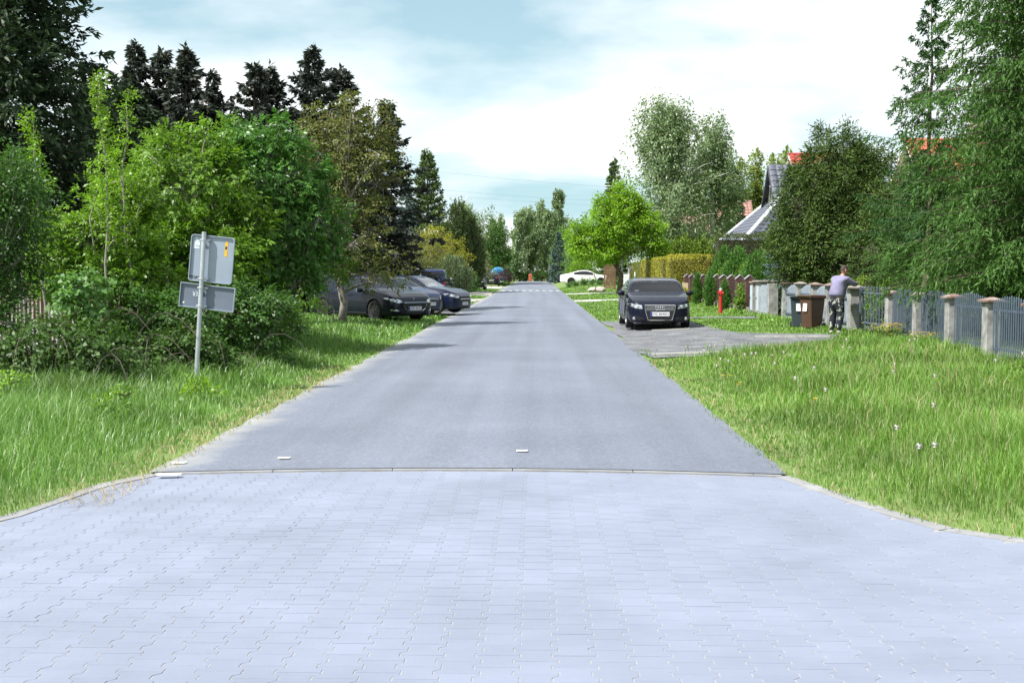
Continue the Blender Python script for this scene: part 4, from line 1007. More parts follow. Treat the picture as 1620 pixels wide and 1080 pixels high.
# grey board panels between the far posts
def boards(y0, y1, label, n):
    zc = float(verge_z(FX, (y0 + y1) / 2)); t = empty('board_fence', label, 'fence', (FX, (y0 + y1) / 2, zc), 0, 'grey board panels'); L = y1 - y0
    for z in (0.22, 0.88): b = MB(); b.box((-0.03, 0, z), (0.035, L, 0.05)); b.obj('rail', m_bar, t)
    for i in range(n):
        y = -L / 2 + (i + 0.5) * L / n; w = L / n - 0.02; h = 0.96 + 0.16 * math.cos(math.pi * y / L)
        b = MB(); b.prism([(-w / 2, 0.06), (w / 2, 0.06), (w / 2, h), (0, h + 0.05), (-w / 2, h)], 0, 0.02, 'X'); o = b.obj('picket', m_board, t); o.location = (0, y, 0)
for i, (a, c, n) in enumerate([(33.3, 36.17, 18), (36.43, 38.07, 11), (38.33, 40.27, 13), (40.53, 42.57, 13)]):
    boards(a, c, ['grey board panel directly behind the leaning man', 'grey board panel behind the wheelie bins', 'grey board panel between clay and grey caps', 'grey board panel beside the meter cabinet'][i], n)
# meter cabinet in its concrete wall
t = empty('meter_cabinet', 'concrete meter cabinet with pale blue steel doors under slab caps', 'cabinet', (8.1, 45.4, float(verge_z(8.1, 45.4)) - 0.05))
m_door = M('cabinet_door', (0.42, 0.50, 0.58), 0.55, 0.15, 4)
b = MB(); b.box((0.15, 0.4, 0.62), (0.55, 1.1, 1.24)); b.obj('body', m_conc, t, bevel=0.01)
b = MB(); b.box((0.2, -0.72, 0.60), (0.34, 0.34, 1.2)); b.obj('pillar', m_conc, t, bevel=0.01)
b = MB(); b.box((-0.02, 1.35, 0.60), (0.34, 0.5, 1.2)); b.obj('pillar', m_conc, t, bevel=0.01)
b = MB(); b.box((0.13, 0.4, 1.28), (0.70, 1.24, 0.06)); b.obj('cap', m_cap2, t, bevel=0.01)
b = MB(); b.box((-0.02, 1.35, 1.235), (0.44, 0.6, 0.06)); b.obj('cap', m_cap, t, bevel=0.01)
for y in (0.4, 1.35): b = MB(); b.box((-0.135 if y < 1 else -0.2, y, 0.66), (0.02, 0.42, 0.9)); d_ = b.obj('door', m_door, t, bevel=0.004); b = MB(); b.box((-0.16 if y < 1 else -0.22, y + 0.14, 0.66), (0.03, 0.03, 0.08)); b.obj('handle', m_trim, d_)
b = MB(); b.box((0.02, -0.17, 0.62), (0.26, 0.02, 1.08)); b.obj('door', m_door, t, bevel=0.004)
b = MB(); b.lathe([(0.045, -0.185), (0.045, -0.165)], 12, (0.30, 0, 0.62), 'Y'); b.obj('vent_hole', m_trim, t)
b = MB(); b.box((0.05, 0.3, 0.0), (0.9, 1.9, 0.14)); b.obj('plinth', m_path, t)
# brown fence of ribbed pointed posts on a low wall
m_brown = M('brown_block', (0.085, 0.040, 0.036), 0.85, 0.3, 8, bump=0.4, bscale=40); m_ridge = M('post_ridge', (0.26, 0.24, 0.27), 0.8, 0.2, 8); m_lowwall = M('low_wall', (0.24, 0.20, 0.18), 0.9, 0.25, 4, bump=0.4, bscale=40)
t0 = empty('low_wall', 'low concrete wall carrying the brown posts', 'wall', (8.05, 58.3, float(verge_z(8.0, 58)) - 0.03)); b = MB(); b.box((0, 0, 0.14), (0.26, 21.6, 0.28)); b.obj('wall_course', m_lowwall, t0, bevel=0.01)
pb = None; ys_ = [48.1, 50.3, 52.5, 54.7, 56.9, 59.1, 61.3, 63.5, 65.7, 67.9]
for i, y in enumerate(ys_):
    if pb is None:
        pb = empty('brown_post', 'ribbed brown gable topped post standing on the low wall', 'post', (0, 0, 0), 0, 'brown ribbed posts'); w = 0.31
        for k in range(9): b = MB(); b.box((0, 0, 0.06 + k * 0.115), (w, w, 0.108)); b.obj('block', m_brown, pb, bevel=0.012)
        b = MB(); b.prism([(-w / 2, 1.04), (w / 2, 1.04), (0, 1.20)], -w / 2, w / 2, 'Y'); b.obj('gable', m_brown, pb)
        for sg in (-1, 1): b = MB(); b.prism([(0, 1.215), (sg * (w / 2 + 0.03), 1.055), (sg * (w / 2 + 0.03), 1.03), (0, 1.185)], -w / 2 - 0.02, w / 2 + 0.02, 'Y'); b.obj('cap', m_ridge, pb)
        o = pb
    else: o = copy_tree(pb)
    o.location = (8.05, y, float(verge_z(8.05, 58)) + 0.25)
    o['label'] = 'ribbed brown gable topped post, %s along from the meter cabinet' % ORD[i]
for i in range(len(ys_) - 1):
    y0, y1 = ys_[i] + 0.18, ys_[i + 1] - 0.18
    if i == 0:
        bf = empty('brown_fence_panel', 'dark slatted fence bay between brown posts', 'fence', (0, 0, 0), 0, 'dark slatted fence bays'); L = y1 - y0
        for k in range(9): b = MB(); b.box((0, 0, 0.06 + k * 0.105), (0.03, L, 0.075)); b.obj('slat', M('dark_slat', (0.03, 0.022, 0.026), 0.7, 0.25, 8), bf)
        o = bf
    else: o = copy_tree(bf)
    o.location = (8.1, (y0 + y1) / 2, float(verge_z(8.05, 58)) + 0.25)
    o['label'] = 'dark slatted bay between brown posts, %s bay from the meter cabinet' % ORD[i]
b = MB(); b.box((0, 0, 0.28), (0.02, 0.42, 0.56)); o = b.obj('notice_board', M('notice_white', (0.62, 0.68, 0.74), 0.6, 0.1, 8), bevel=0.004); o.location = (7.83, 62.9, 0.62); tag(o, 'small white notice fixed on the brown fence', 'notice')
b = MB(); b.box((0, 0, 0.5), (0.30, 0.03, 1.0)); o = b.obj('plywood_sheet', M('plywood', (0.55, 0.45, 0.30), 0.8, 0.12, 3, stretch=(1, 1, 8)), bevel=0.004); o.location = (7.62, 65.3, 0.10); o.rotation_euler = (0, 0.03, 0); tag(o, 'pale plywood sheet leaning on a brown post', 'board')
# slatted brown screen far off, lamp post, white box and blue marker post by the street tree
t = empty('slat_screen', 'brown horizontal slat screen beside the street tree trunk', 'screen', (6.1, 106, 0.2))
for k in range(12): b = MB(); b.box((0, 0, 0.15 + k * 0.17), (1.0, 0.05, 0.12)); b.obj('slat', M('slat_brown', (0.20, 0.11, 0.07), 0.8, 0.25, 5), t)
for x in (-0.45, 0.45): b = MB(); b.box((x, 0.06, 1.1), (0.09, 0.07, 2.2)); b.obj('post', m_bark, t)
t = empty('lamp_post', 'slim grey lamp post rising beside the street tree trunk', 'lamp post', (6.25, 92.8, 0.05))
b = MB(); b.tube([(0, 0, 0), (0, 0, 2.2), (0, 0, 7.5)], [0.07, 0.06, 0.035], 8); b.obj('pole', M('galvanised', (0.46, 0.50, 0.53), 0.45, 0.15, 6, metal=0.4), t)
b = MB(); b.tube([(0, 0, 7.4), (-0.3, 0, 7.75), (-0.9, 0, 7.85)], 0.03, 6); b.obj('arm', MATS['galvanised'], t); b = MB(); b.ellipsoid((-1.1, 0, 7.83), (0.3, 0.1, 0.06)); b.obj('lamp_head', MATS['galvanised'], t)
t = empty('service_box', 'white service box at the foot of the lamp post', 'box', (6.28, 88.6, 0.05)); b = MB(); b.box((0, 0, 0.72), (0.40, 0.28, 1.44)); b.obj('housing', M('box_white', (0.66, 0.68, 0.70), 0.6, 0.1, 4), t, bevel=0.015); b = MB(); b.box((0, -0.148, 0.85), (0.32, 0.012, 0.9)); b.obj('door', MATS['box_white'], t, bevel=0.004)
t = empty('marker_post', 'thin blue marker post in front of the golden hedge', 'post', (7.6, 98, 0.05)); b = MB(); b.tube([(0, 0, 0), (0, 0, 1.25)], 0.05, 8); b.obj('pole', M('marker_blue', (0.12, 0.28, 0.55), 0.6, 0.1, 5), t); b = MB(); b.tube([(0, 0, 1.25), (0, 0, 1.6)], 0.052, 8); b.obj('reflector', m_white, t)
t = empty('garden_gate', 'grey and brown garden gate boards at the far end of the golden hedge', 'gate', (8.2, 112.5, 0.2))
for k in range(8): b = MB(); b.box((0, -1.4 + k * 0.36, 1.0), (0.04, 0.33, 2.0)); b.obj('plank', M('gate_plum', (0.16, 0.06, 0.07), 0.7, 0.2, 4) if k < 3 else M('gate_grey', (0.22, 0.25, 0.29), 0.7, 0.2, 4), t)
# wheelie bins
def bin_(loc, rz, col, label, s, sticker=True):
    t = empty('wheelie_bin', label, 'bin', loc, rz, 'wheelie bins by the fence', s); m = M('bin_' + col[0], col[1], 0.55, 0.15, 6)
    b = MB(); b.add([(-.19, -.20, .05), (.19, -.20, .05), (.19, .18, .05), (-.19, .18, .05), (-.24, -.27, .86), (.24, -.27, .86), (.24, .25, .86), (-.24, .25, .86)], [(3, 2, 1, 0), (4, 5, 6, 7), (0, 1, 5, 4), (1, 2, 6, 5), (2, 3, 7, 6), (3, 0, 4, 7)]); b.obj('tub', m, t, bevel=0.025)
    b = MB(); b.box((0, -0.01, 0.885), (0.53, 0.57, 0.05)); b.obj('rim', m, t, bevel=0.012)
    b = MB(); b.box((0, -0.03, 0.93), (0.54, 0.60, 0.05), taper=0.92); lid = b.obj('lid', m if col[0] == 'brown' else M('bin_lid_dark', (0.03, 0.04, 0.05), 0.5, 0.1, 6), t, bevel=0.015); b = MB(); b.tube([(-0.22, -0.33, 0.93), (0.22, -0.33, 0.93)], 0.016, 6); b.obj('grip', m, lid)
    b = MB(); b.tube([(-0.2, 0.30, 0.88), (0.2, 0.30, 0.88)], 0.017, 6); b.obj('handle', m, t)
    for sg in (1, -1): b = MB(); b.lathe([(0.05, -0.025), (0.1, -0.025), (0.1, 0.025), (0.05, 0.025)], 16, (sg * 0.23, 0.20, 0.1), 'X'); b.obj('wheel', m_tyre, t)
    if sticker: b = MB(); b.box((0.0, -0.262, 0.62), (0.16, 0.012, 0.22), rx=-0.085); b.obj('sticker', m_plate, t)
    return t
bin_((7.58, 34.9, gz(7.6, 35) - 0.03), R(-62), ('brown', (0.075, 0.038, 0.025)), 'brown wheelie bin with lid shut beside the leaning man', 1.0, True)
bin_((7.42, 35.9, gz(7.4, 35.9) - 0.03), R(-12), ('graphite', (0.035, 0.05, 0.062)), 'dark grey wheelie bin with white sticker close behind the brown one', 0.97)
bin_((6.75, 64.5, 0.07), R(-20), ('brown', (0.075, 0.038, 0.025)), 'brown wheelie bin with dark lid beside the plywood sheet', 1.15, False).children
# red hydrant
t = empty('hydrant', 'tall red pillar hydrant with grey cap on the lawn', 'hydrant', (6.95, 47.9, 0.05)); m_hyd = M('hydrant_red', (0.50, 0.02, 0.022), 0.45, 0.15, 6)
b = MB(); b.lathe([(0.06, -0.05), (0.06, 0.74), (0.075, 0.75), (0.08, 0.80), (0.08, 0.90), (0.065, 0.93)], 16); b.obj('barrel', m_hyd, t, smooth=True)
b = MB(); b.lathe([(0.065, 0.93), (0.06, 0.97), (0.045, 1.0), (0.03, 1.02)], 12); b.obj('cap', M('hydrant_cap', (0.30, 0.31, 0.32), 0.5, 0.1, 8), t)
for sg in (1, -1): b = MB(); b.tube([(0, 0, 0.83), (sg * 0.07, -0.05, 0.83), (sg * 0.10, -0.07, 0.82)], [0.035, 0.035, 0.04], 10); b.obj('outlet', m_hyd, t)
# sign seen from behind
m_galv = MATS['galvanised']; m_signback = M('sign_back', (0.30, 0.355, 0.44), 0.42, 0.06, 3, metal=0.25); m_signrim = M('sign_rim', (0.30, 0.35, 0.42), 0.4, 0.08, 5, metal=0.3)
t = empty('road_sign', 'leaning grey road sign seen from behind with two boards and stickers', 'sign', (-4.76, 17.5, 0.08))
t.rotation_euler = (R(1.0), R(4.4), R(-4))
b = MB(); b.tube([(0, 0, -0.3), (0, 0, 1.2), (0, 0, 2.17)], 0.031, 12); b.obj('pole', m_galv, t, smooth=True)
def board(x0, x1, z0, z1, rad, name, tilt):
    pts = []; k = 5
    for cx_, cz, a0 in ((x1 - rad, z1 - rad, 0), (x0 + rad, z1 - rad, 90), (x0 + rad, z0 + rad, 180), (x1 - rad, z0 + rad, 270)):
        pts += [(cx_ + rad * math.cos(R(a0 + 90 * i / (k - 1))), cz + rad * math.sin(R(a0 + 90 * i / (k - 1)))) for i in range(k)]
    b = MB(); b.prism(pts, 0.072, 0.076, 'Y'); o = b.obj(name, m_signback, t)
    rim = MB(); n = len(pts); inn = [((x - (x0 + x1) / 2) * (1 - 0.012 / (x1 - x0) * 2) + (x0 + x1) / 2, (z - (z0 + z1) / 2) * (1 - 0.012 / (z1 - z0) * 2) + (z0 + z1) / 2) for x, z in pts]
    rim.add([(x, 0.045, z) for x, z in pts] + [(x, 0.0715, z) for x, z in pts] + [(x, 0.045, z) for x, z in inn] + [(x, 0.0715, z) for x, z in inn],
            [(i, (i + 1) % n, n + (i + 1) % n, n + i) for i in range(n)] + [(2 * n + i, i, (i + 1) % n, 2 * n + (i + 1) % n)[::-1] for i in range(n)] + [(2 * n + i, 2 * n + (i + 1) % n, 3 * n + (i + 1) % n, 3 * n + i)[::-1] for i in range(n)])
    rim.obj('rim', m_signrim, o); o.rotation_euler = (0, R(tilt), 0)
    return o
p1 = board(-0.245, 0.375, 1.475, 2.125, 0.04, 'sign_board', 1.3); p2 = board(-0.37, 0.415, 1.10, 1.44, 0.008, 'lower_board', 2.2); p2.data.materials[0] = M('sign_back_dull', (0.15, 0.18, 0.235), 0.5, 0.1, 3, metal=0.2)
for z in (2.06, 1.52, 1.395, 1.14): b = MB(); b.lathe([(0.034, z - 0.014), (0.036, z - 0.012), (0.036, z + 0.012), (0.034, z + 0.014)], 12); b.box((0.06, 0.045, z), (0.05, 0.05, 0.024)); b.box((-0.05, 0.045, z), (0.03, 0.05, 0.024)); b.obj('bracket', m_galv, t)
b = MB(); b.prism([(0.235, 1.855), (0.275, 1.855), (0.280, 2.06), (0.240, 2.06)], 0.0695, 0.0705, 'Y'); b.obj('yellow_sticker', M('sticker_yellow', (0.72, 0.42, 0.01), 0.5, 0.1, 20), p1)
b = MB(); b.prism([(0.242, 1.955), (0.268, 1.955), (0.27, 1.995), (0.244, 1.995)], 0.0682, 0.0690, 'Y'); b.obj('sticker_print', m_char, p1)
b = MB(); b.prism([(-0.21, 1.93), (-0.125, 1.93), (-0.12, 2.0), (-0.135, 2.05), (-0.165, 2.085), (-0.195, 2.06), (-0.205, 2.0)], 0.0695, 0.0705, 'Y'); st = b.obj('blue_sticker', M('sticker_blue', (0.20, 0.50, 0.75), 0.5, 0.5, 26, col2=(0.75, 0.85, 0.9)), p1)
def written(s, x, z, w, h, mat, rot, parent, y=0.0685, shear=0.0):
    me = text_mesh(s, 0.1, mat); xs = [v.co.x for v in me.vertices]; zs = [v.co.y for v in me.vertices]
    o = link('lettering', me, parent); o.location = (x, y, z); o.scale = (w / (max(xs) - min(xs)), h / (max(zs) - min(zs)), 1); o.rotation_euler = (R(90), R(rot), 0)
written('MOFER', -0.15, 1.525, 0.17, 0.045, m_char, 3, p1); written('STER', -0.115, 1.30, 0.155, 0.062, M('scratched_white', (0.62, 0.66, 0.72), 0.6, 0.2, 30), 180, p2); written('BUST', -0.166, 1.968, 0.075, 0.026, m_white, 0, st, 0.0685)
b = MB(); b.box((-0.31, 0.070, 1.16), (0.025, 0.002, 0.022)); b.obj('white_sticker', m_white, p2)
# rusty sheet fence behind the bushes
m_rust = M('rusty_sheet', (0.36, 0.13, 0.045), 0.8, 0.5, 2.2, stretch=(3.5, 1, 0.5), col2=(0.34, 0.37, 0.40), bump=0.2)
t = empty('sheet_fence', 'rusty corrugated sheet fence with plum coloured top rail behind the bushes', 'fence', (-11.2, 23.6, 0.05))
for k in range(7):
    b = MB(); xs = np.linspace(0, 0.78, 33); zsn = 0.018 * np.sin(xs / 0.078 * 2 * math.pi)
    b.add([(x, y, 0.05) for x, y in zip(xs, zsn)] + [(x, y, 1.72) for x, y in zip(xs, zsn)], [(i, i + 1, i + 34, i + 33) for i in range(32)])
    o = b.obj('sheet', m_rust, t); o.location = (-2.6 + k * 0.76, 0.004 * (k % 2), 0)
b = MB(); b.box((0, -0.03, 1.78), (5.3, 0.05, 0.035)); b.obj('top_rail', M('rail_plum', (0.16, 0.07, 0.09), 0.7, 0.2, 5), t)
for x in (-2.6, -0.9, 0.9, 2.6): b = MB(); b.box((x, 0.07, 0.9), (0.06, 0.06, 1.8)); b.obj('post', m_bark, t)

# ------------------------------------------------------------------ houses
m_tile_grey = M('tile_grey', (0.085, 0.095, 0.125), 0.45, 0.2, 4, spec=0.6); m_tile_red = M('tile_red', (0.34, 0.055, 0.04), 0.6, 0.2, 4); m_tile_orange = M('tile_orange', (0.42, 0.11, 0.05), 0.7, 0.2, 4); m_tile_pink = M('tile_pink', (0.30, 0.17, 0.14), 0.8, 0.2, 3)
m_wall_w = M('render_white', (0.68, 0.66, 0.62), 0.85, 0.06, 1.5); m_wall_c = M('render_cream', (0.52, 0.47, 0.40), 0.85, 0.08, 1.5); m_fascia = M('fascia', (0.05, 0.05, 0.06), 0.6, 0.1, 4)
m_pane = M('window_pane', (0.03, 0.04, 0.05), 0.08, 0.1, 3, spec=0.8)
def tiled_plane(name, a, b_, c, d, mat, parent, rowh=0.40, colw=0.40):
    """pantile slope: a-b eaves, d-c ridge; each tile arched and lapping the row below"""
    a, b_, c, d = Vector(a), Vector(b_), Vector(c), Vector(d); nrm = (b_ - a).cross(d - a).normalized()
    if nrm.z < 0: nrm = -nrm
    rows = max(2, int((d - a).length / rowh)); cols = max(2, int(max((b_ - a).length, (c - d).length) / colw)); V, F = [], []; prof = [0.0, 0.045, 0.06, 0.045, 0.0]
    for i in range(rows):
        for e, lift in ((i / rows, 0.05), ((i + 1.0) / rows, 0.015)):
            l, r_ = a.lerp(d, e), b_.lerp(c, e)
            for j in range(cols * 4 + 1): V.append(l.lerp(r_, j / (cols * 4)) + nrm * (lift + prof[j % 4]))
        w = cols * 4 + 1; o = i * 2 * w
        F += [(o + j, o + j + 1, o + w + j + 1, o + w + j) for j in range(w - 1)]
        if i: F += [(o + j, o + j + 1, o - w + j + 1, o - w + j)[::-1] for j in range(w - 1)]
    me = bpy.data.meshes.new(name); me.from_pydata([tuple(v) for v in V], [], F); me.materials.append(mat); return link(name, me, parent)
def window(parent, p, w, h, axis):
    b = MB(); b.box(p, (w + 0.16, 0.10, h + 0.16) if axis == 'y' else (0.10, w + 0.16, h + 0.16)); f = b.obj('window', m_wall_w, parent)
    q = (p[0], p[1] - 0.052, p[2]) if axis == 'y' else (p[0] - 0.052, p[1], p[2])
    for s in (-1, 1):
        b = MB(); b.box((q[0] + (s * w / 4 if axis == 'y' else 0), q[1] + (0 if axis == 'y' else s * w / 4), q[2]), (w / 2 - 0.05, 0.02, h - 0.04) if axis == 'y' else (0.02, w / 2 - 0.05, h - 0.04)); b.obj('pane', m_pane, f)
def gable_house(name, label, x0, x1, y0, y1, eave, ridge, wallm, tilem, along='x', over=0.4, windows=(), chimney=None):
    t = empty(name, label, 'house', ((x0 + x1) / 2, (y0 + y1) / 2, 0)); hx, hy = (x1 - x0) / 2, (y1 - y0) / 2
    b = MB()
    if along == 'x': b.prism([(-hy, -0.1), (hy, -0.1), (hy, eave), (0, ridge - 0.12), (-hy, eave)], -hx, hx, 'X')
    else: b.prism([(-hx, -0.1), (hx, -0.1), (hx, eave), (0, ridge - 0.12), (-hx, eave)], -hy, hy, 'Y')
    b.obj('wall', wallm, t); r_ = None
    sl = (ridge - eave) / (hy if along == 'x' else hx); o = over; ez = eave - sl * o
    rt = []
    if along == 'x':
        rt = [((-hx - o, -hy - o, ez), (hx + o, -hy - o, ez), (hx + o, 0, ridge), (-hx - o, 0, ridge)), ((hx + o, hy + o, ez), (-hx - o, hy + o, ez), (-hx - o, 0, ridge), (hx + o, 0, ridge))]
    else:
        rt = [((-hx - o, hy + o, ez), (-hx - o, -hy - o, ez), (0, -hy - o, ridge), (0, hy + o, ridge)), ((hx + o, -hy - o, ez), (hx + o, hy + o, ez), (0, hy + o, ridge), (0, -hy - o, ridge))]
    for q in rt:
        rf = tiled_plane('roof', *q, tilem, t)
        b = MB(); A, B_, C_, D_ = [Vector(v) for v in q]; dn = Vector((0, 0, -0.10)); b.add([A + dn * .2, B_ + dn * .2, C_ + dn * .2, D_ + dn * .2, A + dn * 1.6, B_ + dn * 1.6, C_ + dn * 1.6, D_ + dn * 1.6], [(0, 1, 2, 3), (7, 6, 5, 4), (0, 4, 5, 1), (1, 5, 6, 2), (2, 6, 7, 3), (3, 7, 4, 0)]); b.obj('fascia_board', m_fascia if tilem is m_tile_grey else m_wall_w, rf)
    b = MB(); b.tube([(-hx - o, 0, ridge + 0.05), (hx + o, 0, ridge + 0.05)] if along == 'x' else [(0, -hy - o, ridge + 0.05), (0, hy + o, ridge + 0.05)], 0.11, 8); b.obj('ridge_cap', tilem, t)
    for (p, w, h, ax) in windows: window(t, p, w, h, ax)
    if chimney: b = MB(); b.box((chimney[0], chimney[1], ridge + 0.3), (0.6, 0.6, 1.6)); ch = b.obj('chimney', m_wall_c, t); b = MB(); b.box((chimney[0], chimney[1], ridge + 1.13), (0.74, 0.74, 0.1)); b.obj('chimney_cap', m_conc, ch)
    return t
# house with the hipped grey roof and a steep attic gable
t = empty('house', 'house with grey hipped roof and steep grey attic gable beyond the gardens', 'house', (15.7, 71.5, 0))
b = MB(); b.box((0, 0, 1.55), (8.8, 9.4, 3.3)); b.obj('wall', m_wall_c, t)
e0, e1, ez, rz_ = (-5.0, -5.2), (5.0, 5.2), 3.1, 5.55
A, B_, C_, D_ = (e0[0], e0[1], ez), (e1[0], e0[1], ez), (e1[0], e1[1], ez), (e0[0], e1[1], ez); ra, rb = (-2.4, -1.9), (2.4, 1.9)
a_, b2, c_, d_ = (ra[0], ra[1], rz_), (rb[0], ra[1], rz_), (rb[0], rb[1], rz_), (ra[0], rb[1], rz_)
for q in ((A, B_, b2, a_), (B_, C_, c_, b2), (C_, D_, d_, c_), (D_, A, a_, d_)): tiled_plane('roof', *q, m_tile_grey, t)
for p, q in ((A, a_), (B_, b2), (C_, c_), (D_, d_)): b = MB(); b.tube([(p[0], p[1], p[2] + 0.1), (q[0], q[1], q[2] + 0.1)], 0.14, 8); b.obj('hip_cap', M('hip_cap', (0.42, 0.44, 0.47), 0.5, 0.3, 4), t)
b = MB(); b.box((0, 0, 5.45), (4.8, 3.8, 0.35)); b.obj('roof_deck', m_fascia, t)
b = MB(); b.prism([(-1.75, 5.3), (1.75, 5.3), (1.75, 5.5), (0, 7.45), (-1.75, 5.5)], -2.45, 3.2, 'X'); b.obj('attic_wall', m_wall_c, t)
for q in (((-2.75, -2.05, 5.30), (3.5, -2.05, 5.30), (3.5, 0, 7.62), (-2.75, 0, 7.62)), ((3.5, 2.05, 5.30), (-2.75, 2.05, 5.30), (-2.75, 0, 7.62), (3.5, 0, 7.62))): tiled_plane('roof', *q, m_tile_grey, t)
for sg in (-1, 1): b = MB(); b.add([(-2.78, sg * 2.1, 5.22), (-2.70, sg * 2.1, 5.22), (-2.70, 0, 7.6), (-2.78, 0, 7.6), (-2.78, sg * 2.1, 5.02), (-2.70, sg * 2.1, 5.02), (-2.70, 0, 7.38), (-2.78, 0, 7.38)], [(0, 1, 2, 3), (4, 5, 6, 7), (0, 4, 5, 1), (0, 3, 7, 4), (1, 5, 6, 2)]); b.obj('verge_board', m_fascia, t)
window(t, (-2.5, 0.0, 6.0), 0.9, 0.9, 'x')
gable_house('house', 'white gabled house with bright red tiles behind the grey attic', 17.3, 21.6, 82, 90, 6.6, 9.5, m_wall_w, m_tile_red, 'x', 0.35, [((-2.16, 0, 5.2), 1.0, 1.1, 'x')])
gable_house('house', 'house with orange tiles and chimney glimpsed above the thujas', 16.9, 21.0, 54, 61, 5.0, 7.5, m_wall_c, m_tile_orange, 'x', 0.4, [((0, -3.52, 3.6), 1.2, 1.2, 'y')], (0.9, 0.4))
gable_house('house', 'house with large faded pink tile roof behind the tall birch', 12.8, 21, 122, 132, 3.4, 8.6, m_wall_c, m_tile_pink, 'x', 0.4, [((-2.5, -5.02, 2.0), 1.4, 1.2, 'y')])
gable_house('house', 'red roofed house glimpsed between the dark cypresses', -20.6, -16.0, 62, 72, 5.0, 8.8, m_wall_w, m_tile_red, 'x', 0.4, [((1.1, -5.02, 3.4), 1.2, 1.2, 'y'), ((-1.1, -5.02, 3.4), 1.2, 1.2, 'y')])
gable_house('house', 'small white house with grey roof at the far road end', 2.2, 9.0, 226, 232, 2.4, 4.4, m_wall_w, m_tile_grey, 'x', 0.3, [((-1.5, -3.02, 1.5), 1.2, 0.9, 'y'), ((1.6, -3.02, 1.5), 1.2, 0.9, 'y')])
b = MB(); b.box((0, 0, 0.75), (0.9, 0.06, 1.5)); o = b.obj('door_panel', M('orange_paint', (0.36, 0.085, 0.03), 0.7, 0.2, 3), None); o.location = (4.3, 225.9, 0.2); o.name = 'orange_shutter'; tag(o, 'orange shutter on the small white far house', 'shutter')
t = empty('waste_station', 'orange waste collection box standing at the end of the road', 'container', (-1.05, 204.6, 0.1)); b = MB(); b.box((0, 0, 0.4), (0.55, 0.6, 0.8), taper=0.9); b.obj('housing', MATS['orange_paint'], t, bevel=0.04); b = MB(); b.box((0, 0, 1.0), (0.6, 0.62, 0.38), taper=0.7); b.obj('hood', MATS['orange_paint'], t, bevel=0.04)
# tarpaulin over a stack, boulders, cables
t = empty('covered_boat', 'blue tarpaulin draped over a tall rounded load by the far cars', 'tarpaulin', (-4.75, 154.5, 0.05)); b = MB(); b.ellipsoid((0, 0, 1.4), (0.8, 2.0, 0.75), 26, 14)
tv = [(x * (1 + 0.05 * math.sin(9 * math.atan2(y, x) + 4 * z)), y * (1 + 0.05 * math.sin(7 * math.atan2(y, x))), max(0.35 + 0.12 * math.sin(8 * math.atan2(y, x)), z)) for x, y, z in b.v]; b.v = tv
b.obj('sheet', M('tarp_blue', (0.05, 0.30, 0.60), 0.85, 0.2, 0.9, col2=(0.12, 0.42, 0.70)), t, smooth=True); b = MB(); b.box((0, 0, 0.3), (1.6, 4.2, 0.6)); b.obj('load', m_trim, t)
for i, (x, y, s) in enumerate([(4.35, 98.2, 0.36), (4.95, 98.0, 0.40)]):
    b = MB(); b.ellipsoid((0, 0, s * 0.45), (s, s * 0.8, s * 0.6), 12, 8); rr = random.Random(i); b.v = [(p[0] + rr.uniform(-.05, .05), p[1] + rr.uniform(-.05, .05), p[2] + rr.uniform(-.04, .04)) for p in b.v]
    o = b.obj('boulder', M('boulder_pink', (0.42, 0.36, 0.34), 0.9, 0.25, 4, bump=0.5, bscale=15), smooth=True); o.location = (x, y, float(verge_z(x, y))); tag(o, ['smaller pinkish boulder of the pair on the lawn', 'larger greyer boulder of the pair on the lawn'][i], 'boulder')
for i, (z0, z1, y) in enumerate([(17.0, 12.6, 180), (14.4, 11.2, 182), (13.7, 10.6, 182.5)]):
    t = empty('power_line', ['uppermost single cable crossing the sky between the trees', 'middle cable of the wires crossing above the road', 'lowest cable of the wires crossing above the road'][i], 'cable', (0, y, 0)); b = MB(); b.tube([(x, 0, z0 + (z1 - z0) * (x + 24) / 60 - 0.9 * (1 - ((x - 6) / 30) ** 2)) for x in np.linspace(-24, 36, 25)], 0.007, 4, False); b.obj('wire', m_trim, t)
for x, h in ((-24, 18), (36, 13.5)): t = empty('utility_pole', 'utility pole carrying the wires at the ' + ('house' if x < 0 else 'poplar') + ' side', 'pole', (x, 181.3, 0)); b = MB(); b.tube([(0, 0, -0.3), (0, 0, h)], [0.18, 0.11], 8); b.obj('mast', m_bark, t); b = MB(); b.box((0, 0, h - 1.0), (0.1, 3.0, 0.12)); b.obj('cross_arm', m_bark, t)
# ------------------------------------------------------------------ the man leaning on the gate post
def skin_mesh(name, joints, edges, mat, parent, root=0, sub=2):
    """joints: (x,y,z,rx,ry); a body surface grown round the joints"""
    me = bpy.data.meshes.new(name); me.from_pydata([j[:3] for j in joints], edges, [])
    o = bpy.data.objects.new(name, me); COL.objects.link(o)
    o.modifiers.new('skin', 'SKIN'); sk = me.skin_vertices[0].data
    for i, j in enumerate(joints): sk[i].radius = (j[3], j[4] if len(j) > 4 else j[3]); sk[i].use_root = (i == root)
    m_ = o.modifiers.new('sub', 'SUBSURF'); m_.levels = sub; m_.render_levels = sub
    out = bpy.data.meshes.new_from_object(o.evaluated_get(bpy.context.evaluated_depsgraph_get()))
    bpy.data.objects.remove(o); out.materials.clear(); out.materials.append(mat); out.shade_smooth()
    return link(name, out, parent)
m_skin = M('skin', (0.50, 0.27, 0.19), 0.55, 0.12, 12); m_hair = M('hair_dark', (0.045, 0.032, 0.028), 0.8, 0.3, 40); m_shirt = M('shirt_lavender', (0.20, 0.19, 0.30), 0.9, 0.12, 9, bump=0.7, bscale=14); m_shoe = M('shoe', (0.35, 0.35, 0.34), 0.8, 0.3, 20)
